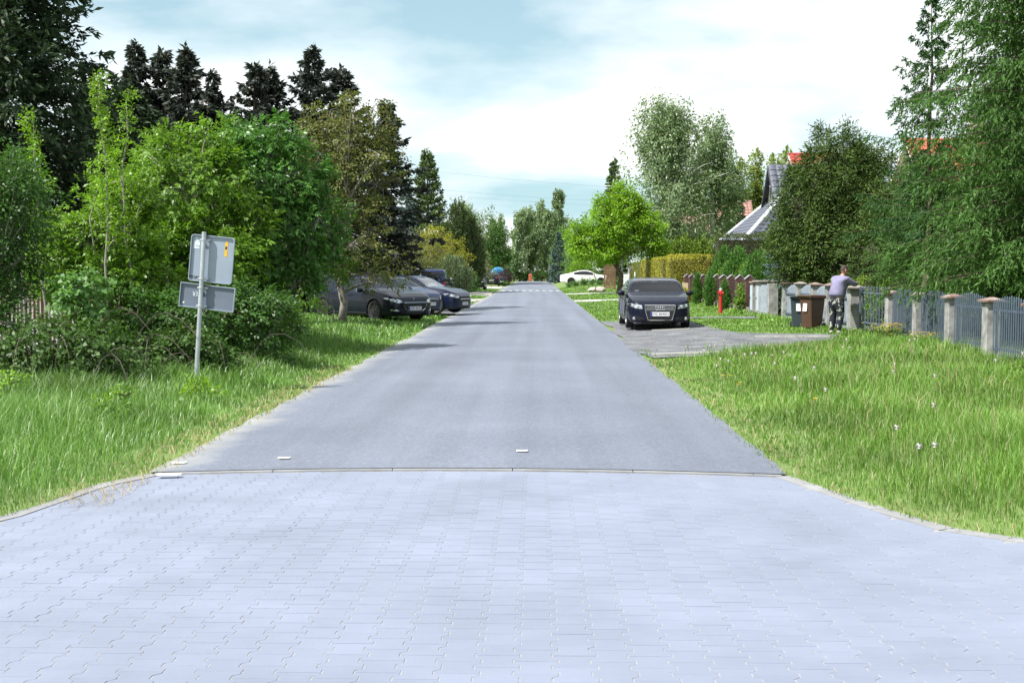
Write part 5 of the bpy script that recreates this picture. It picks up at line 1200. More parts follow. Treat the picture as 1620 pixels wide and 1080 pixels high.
def camo():
    m, t, o = new_mat('trouser_camouflage'); b = N(t, 'ShaderNodeBsdfPrincipled'); b.inputs['Roughness'].default_value = 0.9
    t.links.new(ramp(t, pos_noise(t, 9.5, 3, 0.6), [(0.0, (0.010, 0.012, 0.022)), (0.555, (0.012, 0.014, 0.024)), (0.575, (0.26, 0.29, 0.24)), (0.66, (0.40, 0.42, 0.36))]), b.inputs['Base Color']); t.links.new(b.outputs[0], o.inputs[0]); return m
m_camo = camo()
# local frame: +x = the way he leans (towards the post), +y = his left, z up
man = empty('person', 'man in lavender shirt and blotched dark trousers leaning on the gate post', 'person', (7.60, 32.2, float(verge_z(7.6, 32.2)) + 0.01), R(38))
J = [(0.02, 0, 0.93, 0.165, 0.17), (0.05, 0, 1.08, 0.16, 0.17), (0.11, 0, 1.24, 0.155, 0.18), (0.18, 0, 1.38, 0.12, 0.16), (0.215, 0, 1.455, 0.062, 0.062), (0.235, -0.015, 1.53, 0.06, 0.06),
     (0.17, 0.18, 1.38, 0.07, 0.07), (0.40, 0.23, 1.26, 0.052, 0.052), (0.62, 0.12, 1.27, 0.042, 0.042), (0.72, 0.04, 1.285, 0.03, 0.045),
     (0.17, -0.18, 1.37, 0.07, 0.07), (0.38, -0.25, 1.25, 0.052, 0.052), (0.62, -0.14, 1.27, 0.042, 0.042), (0.72, -0.05, 1.285, 0.03, 0.045),
     (0.0, 0.10, 0.86, 0.105, 0.11), (0.03, 0.12, 0.48, 0.068, 0.068), (-0.02, 0.13, 0.10, 0.045, 0.045), (0.07, 0.14, 0.045, 0.042, 0.035),
     (0.0, -0.10, 0.86, 0.105, 0.11), (0.02, -0.11, 0.48, 0.068, 0.068), (-0.06, -0.12, 0.10, 0.045, 0.045), (0.03, -0.13, 0.045, 0.042, 0.035)]
E = [(0, 1), (1, 2), (2, 3), (3, 4), (4, 5), (3, 6), (6, 7), (7, 8), (8, 9), (3, 10), (10, 11), (11, 12), (12, 13), (0, 14), (14, 15), (15, 16), (16, 17), (0, 18), (18, 19), (19, 20), (20, 21)]
Jb = [(x, y, z, r_ * 0.82, q * 0.82) if i < 4 or 6 <= i < 8 or 10 <= i < 12 or i >= 14 else (x, y, z, r_, q) for i, (x, y, z, r_, q) in enumerate(J)]
body = skin_mesh('body', Jb, E, m_skin, man)
fj, fe = [], []
for sg, wx in ((1, 0.04), (-1, -0.05)):          # fingers lying over the cap edge
    for k, (dy, ln) in enumerate([(-0.033, 0.075), (-0.011, 0.088), (0.011, 0.084), (0.033, 0.068), (0.045 * sg, 0.05)]):
        i = len(fj); x0 = 0.735 if k < 4 else 0.69
        fj += [(x0, wx + dy, 1.288, 0.010, 0.010), (x0 + ln * 0.5, wx + dy * 1.15, 1.288, 0.009, 0.009), (x0 + ln, wx + dy * 1.2, 1.270, 0.007, 0.007)]; fe += [(i, i + 1), (i + 1, i + 2)]
        fh = skin_mesh('finger', fj[i:], [(0, 1), (1, 2)], m_skin, body, 0, 1)
shirt = skin_mesh('shirt', [(0.0, 0, 0.90, 0.215, 0.215), (0.02, 0, 0.99, 0.222, 0.225), (0.06, 0, 1.12, 0.212, 0.225), (0.115, 0, 1.26, 0.19, 0.225), (0.18, 0, 1.39, 0.13, 0.18), (0.215, 0, 1.45, 0.078, 0.08), (0.17, 0.20, 1.385, 0.093, 0.093), (0.40, 0.23, 1.262, 0.072, 0.072), (0.58, 0.14, 1.272, 0.058, 0.058), (0.17, -0.20, 1.375, 0.093, 0.093), (0.38, -0.25, 1.252, 0.072, 0.072), (0.57, -0.16, 1.272, 0.058, 0.058)],
                  [(0, 1), (1, 2), (2, 3), (3, 4), (4, 5), (4, 6), (6, 7), (7, 8), (4, 9), (9, 10), (10, 11)], m_shirt, man)
trousers = skin_mesh('trousers', [(0.01, 0, 0.95, 0.175, 0.185), (0.0, 0.0, 0.86, 0.18, 0.19), (0.0, 0.115, 0.74, 0.125, 0.125), (0.035, 0.125, 0.48, 0.095, 0.095), (0.0, 0.13, 0.22, 0.078, 0.078), (-0.01, 0.13, 0.08, 0.075, 0.07), (0.0, -0.115, 0.74, 0.125, 0.125), (0.03, -0.115, 0.48, 0.095, 0.095), (-0.03, -0.12, 0.22, 0.078, 0.078), (-0.05, -0.12, 0.08, 0.075, 0.07)],
                     [(0, 1), (1, 2), (2, 3), (3, 4), (4, 5), (1, 6), (6, 7), (7, 8), (8, 9)], m_camo, man)
for sg, x in ((1, -0.02), (-1, -0.06)): b = MB(); b.ellipsoid((x + 0.06, sg * 0.13, 0.045), (0.145, 0.052, 0.05), 12, 7); b.obj('shoe', m_shoe, man, smooth=True)
# head turned towards the garden, with face and short hair
hc = Vector((0.265, -0.02, 1.615)); bm = bmesh.new(); bmesh.ops.create_uvsphere(bm, u_segments=24, v_segments=18, radius=1)
for v in bm.verts:
    x, y, z = v.co; jaw = 1 - 0.26 * max(0, -z) ** 1.2; v.co = Vector((x * 0.098 * (jaw if x < 0 else 1 - 0.12 * max(0, -z)), y * 0.076 * jaw, z * 0.122))
    if x > 0.8 and abs(y) < 0.22 and -0.35 < z < 0.12: v.co.x += 0.022 * (1 - abs(y) / 0.22)          # nose
    if x > 0.75 and 0.15 < abs(y) < 0.5 and 0.02 < z < 0.28: v.co.x -= 0.008                              # eye sockets
    if x > 0.75 and abs(y) < 0.35 and -0.62 < z < -0.42: v.co.x += 0.006                                  # lips
me = bpy.data.meshes.new('head'); bm.to_mesh(me); bm.free(); me.materials.append(m_skin); head = link('head', me, body, smooth=True); head.location = hc; head.rotation_euler = (0, 0.08, R(-22))
for sg in (1, -1):
    b = MB(); b.ellipsoid((-0.005, sg * 0.077, -0.005), (0.02, 0.012, 0.034), 8, 6); b.obj('ear', m_skin, head, smooth=True)
    b = MB(); b.ellipsoid((0.085, sg * 0.030, 0.018), (0.010, 0.012, 0.008), 8, 6); b.obj('eye', m_char, head, smooth=True)
b = MB(); b.ellipsoid((0.088, 0, -0.058), (0.012, 0.026, 0.006), 8, 5); b.obj('mouth', M('lips', (0.34, 0.12, 0.10), 0.5, 0.1, 10), head)
bm = bmesh.new(); bmesh.ops.create_uvsphere(bm, u_segments=24, v_segments=16, radius=1)
bmesh.ops.delete(bm, geom=[v for v in bm.verts if v.co.z < -0.25 + 0.55 * max(0, v.co.x + 0.25) + (0.25 if abs(v.co.y) > 0.8 and abs(v.co.x) < 0.25 else 0)], context='VERTS')
for v in bm.verts: v.co = Vector((v.co.x * 0.105, v.co.y * 0.083, v.co.z * 0.130))
me = bpy.data.meshes.new('hair'); bm.to_mesh(me); bm.free(); me.materials.append(m_hair); link('hair', me, head, smooth=True)
# ------------------------------------------------------------------ vegetation of the place
lf_bright = LEAF('leaf_bright', [(0.07, 0.155, 0.013), (0.13, 0.255, 0.022), (0.18, 0.32, 0.03), (0.10, 0.21, 0.02)], 0.4, 0.42, 0.45)
lf_mid = LEAF('leaf_mid', [(0.04, 0.105, 0.02), (0.075, 0.165, 0.03), (0.055, 0.14, 0.025)], 0.35, 0.42, 0.45)
lf_dark = LEAF('leaf_dark', [(0.035, 0.08, 0.016), (0.06, 0.125, 0.025), (0.085, 0.16, 0.035)], 0.3, 0.5, 0.35)
lf_olive = LEAF('leaf_olive', [(0.115, 0.145, 0.032), (0.16, 0.20, 0.048), (0.145, 0.115, 0.045), (0.12, 0.185, 0.042)], 0.35, 0.5)
lf_spruce = LEAF('needle_spruce', [(0.018, 0.036, 0.017), (0.03, 0.058, 0.023), (0.045, 0.08, 0.03)], 0.12, 0.55, 0.3)
lf_sp2 = LEAF('needle_green_spruce', [(0.06, 0.10, 0.035), (0.10, 0.155, 0.05), (0.14, 0.195, 0.065)], 0.15, 0.55, 0.3)
lf_cyp = LEAF('needle_cypress', [(0.03, 0.042, 0.036), (0.05, 0.066, 0.054), (0.075, 0.08, 0.062)], 0.12, 0.6, 0.3)
lf_larch = LEAF('needle_larch', [(0.05, 0.115, 0.025), (0.075, 0.165, 0.035), (0.10, 0.20, 0.05)], 0.35, 0.55, 0.25)
lf_larch2 = LEAF('needle_larch_dark', [(0.025, 0.075, 0.026), (0.04, 0.105, 0.03), (0.06, 0.14, 0.035)], 0.32, 0.55, 0.25)
lf_thuja = LEAF('needle_thuja', [(0.035, 0.075, 0.016), (0.06, 0.115, 0.022), (0.095, 0.155, 0.028), (0.055, 0.075, 0.02)], 0.2, 0.6, 0.25, 0.35, 1.4)
lf_yew = LEAF('needle_yew', [(0.045, 0.075, 0.026), (0.075, 0.115, 0.036), (0.105, 0.14, 0.045)], 0.15, 0.6, 0.25)
lf_dwarf = LEAF('needle_dwarf', [(0.06, 0.15, 0.028), (0.085, 0.20, 0.038), (0.11, 0.24, 0.048)], 0.2, 0.6, 0.25)
lf_blue = LEAF('needle_blue', [(0.06, 0.10, 0.095), (0.10, 0.16, 0.15), (0.15, 0.22, 0.205)], 0.12, 0.6, 0.3)
lf_birch = LEAF('leaf_birch', [(0.13, 0.20, 0.095), (0.19, 0.275, 0.135), (0.26, 0.34, 0.18), (0.165, 0.245, 0.115)], 0.45, 0.4, 0.5)
lf_poplar = LEAF('leaf_poplar', [(0.17, 0.24, 0.055), (0.24, 0.31, 0.075), (0.29, 0.35, 0.10)], 0.35, 0.4, 0.5)
lf_lime = LEAF('leaf_lime', [(0.14, 0.28, 0.016), (0.20, 0.36, 0.024), (0.25, 0.41, 0.034)], 0.45, 0.45, 0.4)
lf_yellow = LEAF('leaf_yellow', [(0.25, 0.29, 0.03), (0.42, 0.36, 0.04), (0.20, 0.30, 0.035)], 0.35, 0.5)
lf_gold = LEAF('leaf_gold_hedge', [(0.30, 0.29, 0.035), (0.40, 0.36, 0.05), (0.22, 0.235, 0.03)], 0.25, 0.6)
lf_purple = LEAF('leaf_purple', [(0.06, 0.03, 0.04), (0.09, 0.045, 0.055), (0.075, 0.05, 0.05)], 0.25, 0.5)
lf_pine = LEAF('needle_pine', [(0.07, 0.12, 0.06), (0.11, 0.17, 0.08), (0.20, 0.23, 0.13)], 0.15, 0.6)
lf_thl = LEAF('needle_thuja_light', [(0.11, 0.19, 0.02), (0.16, 0.25, 0.03), (0.20, 0.29, 0.04)], 0.2, 0.6)
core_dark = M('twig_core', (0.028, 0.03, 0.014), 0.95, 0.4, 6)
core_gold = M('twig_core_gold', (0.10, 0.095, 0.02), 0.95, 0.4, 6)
SPN = {}
# --- left side, from the near bushes back
broadleaf('maple_bush', 'tall yellow green bush maple with fine leaning shoots behind the sign boards', 'tree', (-6.8, 25.2, 0), [(-0.1, -0.3, 3.15, 1.55, 1.4, 1.4), (0.1, -1.2, 1.7, 1.4, 1.1, 1.25), (-0.9, 0.2, 2.2, 1.1, 1.1, 1.2), (0.3, 0, 4.4, 0.45, 0.5, 0.55), (-0.8, 0.2, 4.0, 0.4, 0.5, 0.6), (-1.5, -0.2, 3.0, 0.6, 0.6, 0.8), (0.9, -0.6, 2.4, 0.8, 0.8, 0.9)],
          lf_bright, 520, 0.28, 17, 0.095, 0.046, 0.09, 4.0, m_bark_grey, 5, 0.25, 18, 0.5, 3, stems=5, fill=0.3)
lf_fresh = LEAF('leaf_fresh', [(0.045, 0.135, 0.02), (0.075, 0.19, 0.03), (0.11, 0.25, 0.045), (0.06, 0.165, 0.025)], 0.35, 0.4, 0.5)
broadleaf('ash_bush', 'deeper green bushy ash beside the yellow green maple bush towards the cars', 'tree', (-5.9, 26.4, 0), [(0.1, 0, 3.1, 1.45, 1.3, 1.8), (0.65, 0.5, 2.35, 1.05, 1.2, 1.3), (0.35, -0.2, 4.35, 0.55, 0.6, 0.75), (1.05, 0, 3.75, 0.5, 0.6, 0.8), (1.3, 0.6, 2.9, 0.5, 0.7, 0.6), (-0.3, -0.6, 1.3, 0.9, 0.8, 1.0), (-0.5, 0.3, 4.4, 0.45, 0.5, 0.5)],
          lf_fresh, 430, 0.29, 17, 0.10, 0.048, 0.09, 4.2, m_bark_grey, 5, 0.25, 16, 0.5, 4, stems=4, fill=0.3)
broadleaf('green_bush', 'fine leaved green bush over the rusty metal fence beside the maple bush', 'bush', (-7.6, 22.0, 0), [(0.2, 0, 2.2, 1.0, 0.9, 1.2), (-0.7, 0.5, 1.9, 0.9, 0.9, 1.0), (0.7, -0.3, 1.3, 0.9, 0.8, 1.0), (0.5, 0.2, 3.0, 0.5, 0.5, 0.6)],
          lf_bright, 380, 0.27, 18, 0.08, 0.042, 0.06, 2.6, m_bark_grey, 5, 0.25, 14, 0.4, 5, stems=7, fill=0.4)
def sapling(base, top, label, seed, n=14, group=None):
    global rng
    keep = rng; rng = np.random.default_rng(seed)
    t = empty('sapling', label, 'sapling', base, 0, group)
    tp = trunk_line((0, 0, -0.1), top, 0.05, 9, seed); b = MB(); b.tube(tp, [0.028 * (1 - 0.09 * i) for i in range(9)], 6)
    C, O = [], []
    for i in range(n):
        f = 0.42 + 0.58 * i / (n - 1); q = f * 8; i0 = min(int(q), 7); p = tp[i0].lerp(tp[i0 + 1], q - i0)
        a = rng.random() * 6.28; l = (0.55 * (1.05 - f) + 0.08) * rng.uniform(0.6, 1.3)
        e = p + Vector((math.cos(a) * l * 0.6, math.sin(a) * l * 0.6, l)); b.tube([p, p.lerp(e, 0.5) + Vector((math.cos(a), math.sin(a), 0)) * l * 0.1, e], [0.009, 0.006, 0.003], 4, False)
        C += [list(p.lerp(e, k)) for k in (0.35, 0.7, 1.0)]; O += [[math.cos(a), math.sin(a), 0.3]] * 3
    C, O = np.array(C), unit(np.array(O))
    link('trunk', b.mesh('trunk', m_bark_grey, False), t, smooth=True)
    quad_obj('crown', clump_leaves(C, np.full(len(C), 0.13), O, 12, 0.062, 0.032, 3, 0.15), lf_lime, t)
    rng = keep
    return t
sapling((-7.15, 20.9, 0.1), (-0.05, 0, 4.75), 'slim upright sapling with pale new leaves, the taller of the twin pair', 41, 20)
sapling((-6.95, 21.4, 0.1), (0.02, 0, 4.45), 'thin sapling stem crowded beside the tallest pale sapling', 42, 12)
sapling((-8.05, 20.6, 0.1), (-0.15, 0, 4.0), 'shorter lone sapling with a bare lower stem before the dark spruce', 43, 12)
broadleaf('hawthorn_bush', 'dense dark green bush leaning over the rusty sheet fence', 'bush', (-8.25, 19.0, 0), [(0.1, 0, 2.5, 0.95, 0.9, 1.15), (-0.3, -0.2, 1.4, 1.0, 0.9, 1.0), (0.45, -0.4, 2.9, 0.45, 0.5, 0.5)],
          lf_mid, 420, 0.26, 46, 0.07, 0.042, 0.07, 2.4, m_bark_grey, 0, 0.2, 12, 0.4, 7, stems=4, fill=0.3)
broadleaf('wayside_shrub', 'low leafy shrub crowding the foot of the sign post bank', 'bush', (-5.7, 20.6, 0), [(0, 0, 0.7, 0.9, 0.7, 0.75), (-0.9, 0.2, 0.75, 0.8, 0.7, 0.8), (0.95, 0.9, 0.8, 0.8, 0.7, 0.85)],
          lf_mid, 260, 0.22, 22, 0.08, 0.048, 0.03, 1.0, m_bark, 3, 0.25, 10, 0.3, 9, stems=6)
broadleaf('wayside_shrub', 'broad low shrub between maple bush and the first parked car', 'bush', (-6.5, 27.6, 0), [(0, 0, 0.85, 1.2, 0.9, 0.9), (-0.9, -0.8, 0.9, 0.9, 0.8, 0.9), (0.25, 2.2, 0.75, 0.75, 0.9, 0.75)],
          lf_bright, 300, 0.26, 20, 0.09, 0.05, 0.03, 1.0, m_bark, 3, 0.25, 10, 0.35, 10, stems=6)
broadleaf('big_leaf_seedling', 'broad leaved maple seedling with large pale leaves by the rusty fence', 'plant', (-6.75, 18.6, 0), [(0, 0, 1.35, 0.45, 0.4, 0.38), (0.25, -0.1, 0.95, 0.4, 0.35, 0.3)],
          LEAF('leaf_big', [(0.09, 0.20, 0.05), (0.13, 0.25, 0.07)], 0.4, 0.45, 0.45), 40, 0.2, 8, 0.10, 0.09, 0.018, 1.2, m_bark, 3, 0.35, 6, 0.3, 12)
# brush heap of dead canes overgrown with leaves
def brush(base, label, sx, sy, sz, n, seed):
    global rng
    keep = rng; rng = np.random.default_rng(seed); rr = random.Random(seed)
    t = empty('bramble_heap', label, 'brambles', base); b = MB()
    for i in range(n):
        a = rr.uniform(0, 6.28); x, y = rr.gauss(0, sx * 0.5), rr.gauss(0, sy * 0.5); l = rr.uniform(0.5, 1.3) * sz
        b.tube(bezier((x, y, -0.05), (x + math.cos(a) * l * 0.4, y + math.sin(a) * l * 0.3, l * 1.25), (x + math.cos(a) * l * 1.1, y + math.sin(a) * l * 0.8, rr.uniform(0.05, 0.6) * l), 7), [0.007, 0.007, 0.006, 0.005, 0.005, 0.004, 0.003], 4, False)
    link('cane', b.mesh('cane', M('dead_cane', (0.10, 0.08, 0.068), 0.9, 0.35, 8), False), t)
    C, O = sample_lobes([(0, 0, sz * 0.35, sx * 0.95, sy * 0.9, sz * 0.62)], 330, 0.35); ok = C[:, 2] > 0.05
    quad_obj('foliage', clump_leaves(C[ok], np.full(ok.sum(), 0.2), O[ok], 9, 0.075, 0.055, 3, 0.2), lf_dark, t)
    rng = keep
brush((-6.55, 17.2, 0.05), 'dark bramble heap of arching dead canes in front of the rusty fence', 1.35, 0.9, 1.1, 45, 61)
brush((-5.35, 19.0, 0.05), 'smaller tangle of dead canes under the maple bush near the sign', 0.8, 0.6, 0.8, 20, 62)
brush((-8.6, 16.0, 0.05), 'bramble tangle of pale dead canes below the dark green bush', 1.0, 0.9, 1.0, 24, 63)
conifer('spruce', 'huge dark spruce with drooping boughs rising beyond the picture behind the bushes', 'tree', (-13.3, 31.5, 0), 15.5, 3.9, lf_spruce, 0.5, 0.27, 11, 0.8, 0.1, 0.42, 0.22, 0.7, 11, 6, 0.25, 0.075, 0.0, 0.28, 3, irregular=0.16, twig_drop=0.45)
conifer('spruce', 'second dark spruce standing close against the huge one beside the cypress row', 'tree', (-11.6, 36.0, 0), 6.9, 2.6, lf_spruce, 0.4, 0.30, 9, 0.6, 0.1, 0.42, 0.2, 0.6, 10, 5, 0.26, 0.09, 0.0, 0.2, 4, irregular=0.2, twig_drop=0.45)
# ragged dark cypresses in a row
cyp = None
for i, (x, y, h, s, a) in enumerate(LCY := [(-16.7, 50.5, 10.3, 1.0, 0.0), (-15.2, 51, 9.5, 1.0, 1.3), (-13.75, 50, 9.9, 0.95, 2.4), (-12.7, 51.5, 8.9, 0.8, 3.0), (-11.2, 50, 9.2, 1.0, 4.2), (-10.3, 51, 9.0, 0.95, 5.1), (-9.15, 50, 10.1, 0.9, 0.7), (-7.9, 52, 9.0, 1.0, 2.0), (-18.4, 51, 8.9, 1.1, 3.6), (-6.9, 55, 8.0, 1.0, 5.5), (-14.4, 47, 7.2, 1.25, 5.0), (-12.0, 47, 7.0, 1.25, 0.4)]):
    if i < 3: cyp = SPN[i] = conifer('cypress', 'ragged dark cypress with nodding tip in the row before the red roof', 'tree', (x, y, 0), 10.0, 2.5, lf_cyp, 0.4, 0.36, 7, 0.85, 0.65, 0.75, 0.1, 0.45, 9, 7, 0.22, 0.10, 0.4, 0.15, 20 + i, 'dark cypresses in a row', irregular=0.45, twig_drop=0.8, lean=(0.3 - 0.2 * i, 0))
    else: cyp = copy_tree(SPN[i % 3])
    cyp.location = (x, y, 0); cyp.rotation_euler = (0.04 * math.sin(i * 2.7), 0.035 * math.cos(i * 1.9), a); cyp.scale = (s * 1.4, s * 1.4, (h + 0.7 + 0.5 * (i % 2)) / 10.2)
    cyp['label'] = 'ragged dark cypress with nodding tip, %s in its row counting from the olive maple' % ORD[sorted(LCY, key=lambda q: -q[0]).index((x, y, h, s, a))]
# the olive maple whose grey trunk stands beside the first car
broadleaf('maple_tree', 'airy olive brown maple with grey trunk standing beside the first parked car', 'tree', (-5.95, 38.2, 0), [(0.1, 0, 5.6, 1.25, 1.2, 1.9), (0.85, -0.3, 4.7, 1.3, 1.1, 1.5), (-0.6, 0.2, 4.6, 1.1, 1.1, 1.5), (0.3, -0.6, 3.0, 1.4, 1.0, 1.1), (1.25, -0.2, 5.9, 0.7, 0.7, 0.9), (1.2, -0.7, 1.75, 1.1, 0.6, 0.75)],
          lf_olive, 430, 0.27, 14, 0.11, 0.058, 0.13, 6.6, m_bark_grey, 3, 0.35, 20, 0.25, 13, fill=0.6, r_twig=0.011)
broadleaf('wayside_shrub', 'thin bright green shoots wrapped round the grey maple trunk', 'bush', (-5.95, 37.5, 0), [(-0.5, -0.4, 1.9, 0.6, 0.5, 0.55), (0.25, -0.4, 1.8, 0.5, 0.4, 0.5), (-0.6, 0, 0.9, 0.35, 0.3, 0.5)],
          lf_bright, 60, 0.22, 14, 0.07, 0.036, 0.03, 1.6, m_bark_grey, 5, 0.25, 8, 0.3, 14)
broadleaf('dark_bush', 'dark shrub mass closing the gap behind the parked cars', 'bush', (-9.2, 45.5, 0), [(0, 0, 1.6, 1.8, 1.3, 1.7), (2.0, 4.5, 1.6, 1.4, 1.2, 1.6), (-1.6, -2, 1.7, 1.6, 1.2, 1.7), (0.4, 2, 3.2, 1.5, 1.2, 1.2)], lf_dark, 300, 0.4, 24, 0.1, 0.06, 0.1, 2.5, m_bark, 0, 0.2, 12, 0.35, 15)
broadleaf('olive_bush', 'rounded olive bush behind the estate cars before the golden shrub', 'bush', (-8.0, 84, 0), [(0, 0, 2.9, 1.9, 1.5, 2.1), (1.1, 0.5, 2.0, 1.4, 1.2, 1.7), (-1.5, 0, 2.3, 1.6, 1.2, 1.9)], lf_olive, 260, 0.36, 34, 0.11, 0.05, 0.08, 2.6, m_bark, 0, 0.2, 12, 0.4, 16)
broadleaf('golden_shrub', 'golden yellow topped shrub beside the dark yew columns', 'bush', (-6.7, 90.5, 0), [(0.3, 0, 3.1, 1.6, 1.3, 1.4), (-0.8, 0, 3.8, 1.2, 1.0, 1.3), (1.0, 0, 2.0, 1.2, 1.1, 1.4)], lf_yellow, 260, 0.34, 30, 0.12, 0.055, 0.08, 2.6, m_bark, 0, 0.3, 12, 0.4, 17)
conifer('spruce', 'full green spruce with pointed top above the golden shrub', 'tree', (-8.7, 101, 0), 11.3, 2.8, lf_sp2, 0.4, 0.4, 9, 0.75, 0.25, 0.3, 0.2, 0.6, 8, 6, 0.28, 0.11, 0.0, 0.2, 31, irregular=0.14)
conifer('blue_spruce', 'blue grey spruce standing half behind the olive maple crown', 'tree', (-10.3, 100, 0), 9.0, 2.0, lf_blue, 0.3, 0.36, 8, 0.75, 0.25, 0.25, 0.1, 0.5, 8, 7, 0.2, 0.07, 0.0, 0.15, 32, irregular=0.2)
yew = None
for i, (x, y, h) in enumerate([(-6.1, 97, 7.3), (-5.3, 98.5, 6.5), (-5.0, 101, 5.6), (-6.9, 96.5, 5.6)]):
    if i == 0: yew = dense_conifer('yew_column', 'upright dark yew column in the clump behind the pine bush', 'tree', (x, y, 0), [(0, 0, 3.4, 0.85, 0.85, 3.6), (0.3, 0.1, 2.6, 0.7, 0.7, 2.8)], lf_yew, 2600, 0.2, 0.07, 0.9, 33, 'yew columns', core=core_dark, rough=0.12)
    else: yew = copy_tree(yew)
    yew.location = (x, y, 0); yew.rotation_euler = (0, 0, i * 1.7); yew.scale = (1, 1, h / 7.2)
    yew['label'] = ['tallest dark yew column in the clump behind the pine bush', 'middle sized yew column leaning on the tallest one', 'short yew column on the road side of the clump', 'short yew column on the golden shrub side of the clump'][i]
dense_conifer('pine_bush', 'bushy mountain pine with pale candles between the dark SUV and the far cars', 'bush', (-6.0, 88.5, 0), [(0, 0, 1.2, 1.25, 1.1, 1.25), (0.5, 0, 0.9, 0.95, 0.9, 1.0), (-0.6, 0.2, 0.9, 0.9, 0.8, 1.0)], lf_pine, 1500, 0.24, 0.06, 0.9, 34, core=core_dark, rough=0.14)
broadleaf('wayside_shrub', 'small fresh green shrub hiding the nose of the half seen car', 'bush', (-5.0, 95.0, 0), [(0, 0, 0.85, 0.65, 0.6, 0.85)], lf_mid, 90, 0.22, 26, 0.11, 0.05, 0.03, 0.9, m_bark, 0, 0.2, 6, 0.3, 18)
def birch(label, base, h, w, seed, n=420, group=None, lean=(0, 0), lf=None, LL=0.13, LW=0.07, nleaf=22):
    """weeping birch: rising limbs, hanging curtains of small leaves"""
    global rng
    keep = rng; rng = np.random.default_rng(seed); rr = random.Random(seed)
    t = empty('birch_tree', label, 'tree', base, 0, group)
    tp = trunk_line((0, 0, -0.2), (lean[0], lean[1], h * 0.93), 0.05, 10, seed); b = MB(); b.tube(tp, [0.02 * h * (1 - 0.094 * i) for i in range(10)], 7)
    C, O = [], []
    for i in range(n // 12):
        f = rr.uniform(0.22, 0.97); q = f * 9; i0 = min(int(q), 8); p = tp[i0].lerp(tp[i0 + 1], q - i0); a = rr.uniform(0, 6.28)
        l = w * (1.0 - 0.62 * max(0, f - 0.5) / 0.5) * rr.choice((0.45, 0.7, 0.85, 1.0, 1.15)) * rr.uniform(0.8, 1.1)
        e = p + Vector((math.cos(a) * l, math.sin(a) * l, l * rr.uniform(0.25, 0.8) * (0.5 + f)))
        e.z = min(e.z, h); pts = bezier(p, p.lerp(e, 0.5) + Vector((0, 0, 0.25 * l)), e, 6)
        b.tube(pts, [0.006 * h * (1 - 0.6 * f) * (1 - 0.85 * s / 5) for s in range(6)], 5, False)
        for k in range(12):
            s = rr.uniform(0.35, 1.0); q2 = s * 5; j0 = min(int(q2), 4); c = pts[j0].lerp(pts[j0 + 1], q2 - j0)
            hang = abs(rr.gauss(0, 1)) * h * 0.085 * (0.5 + s)
            c = c + Vector((rr.gauss(0, 0.12 * w), rr.gauss(0, 0.12 * w), -hang)); C.append(list(c)); O.append([math.cos(a), math.sin(a), -0.2])
    C, O = np.array(C), unit(np.array(O)); ok = C[:, 2] > 0.5; C, O = C[ok], O[ok]
    link('trunk', b.mesh('trunk', m_bark_birch, False), t, smooth=True)
    V = clump_leaves(C, np.full(len(C), w * 0.13) * rng.uniform(0.6, 1.3, len(C)), O, nleaf, LL, LW, 0, 0.75, 1.9, 0.3)
    quad_obj('crown', V, lf or lf_birch, t)
    rng = keep
    return t
birch('pale weeping birch showing above the yew columns', (-8.3, 150, 0), 11.5, 2.6, 71, 360, LL=0.2, LW=0.11)
broadleaf('oak_tree', 'rounded deep green tree beyond the yew columns next to the pale birch', 'tree', (-6.4, 160, 0), [(0, 0, 6.4, 2.4, 2.2, 3.6), (1.6, 0, 5.0, 1.8, 1.6, 3.0), (2.0, 0, 2.6, 2.0, 1.6, 2.2)], lf_mid, 260, 0.7, 30, 0.24, 0.14, 0.2, 7, m_bark, 0, 0.2, 12, 0.4, 19)
broadleaf('ash_tree', 'yellowish green tree in front of the far road end birches', 'tree', (-5.6, 176, 0), [(0, 0, 5.4, 2.1, 2.0, 3.6), (0.8, 0, 2.6, 1.8, 1.6, 2.2), (-1.5, 0, 3.5, 2, 1.6, 3)], LEAF('leaf_ash', [(0.10, 0.16, 0.04), (0.15, 0.20, 0.06), (0.19, 0.22, 0.09)], 0.35, 0.5), 240, 0.65, 28, 0.24, 0.13, 0.16, 6, m_bark, 0, 0.2, 12, 0.4, 20)
for i, (x, y, h, w, ln) in enumerate([(-4.4, 208, 12.2, 2.4, (2.2, 0)), (-1.9, 214, 13.6, 2.5, (0.3, 0)), (0.9, 219, 14.6, 2.6, (-0.3, 0)), (3.6, 216, 16.6, 1.9, (0.2, 0)), (1.9, 211, 12.4, 2.2, (0.2, 0)), (-7.2, 215, 11.5, 2.4, (0.4, 0))]):
    birch(['leaning birch with bowed pale stem at the road end', 'weeping birch next to the leaning birch at the road end', 'weeping birch in the very middle of the road end group', 'tallest slender birch above the road end', 'lowest birch before the tallest slender one', 'birch behind the purple bush on the tarpaulin side'][i],
          (x, y, 0), h, w, 80 + i, 480, None if i in (0, 3) else 'birches at the road end', ln, LL=0.36, LW=0.2, nleaf=20)
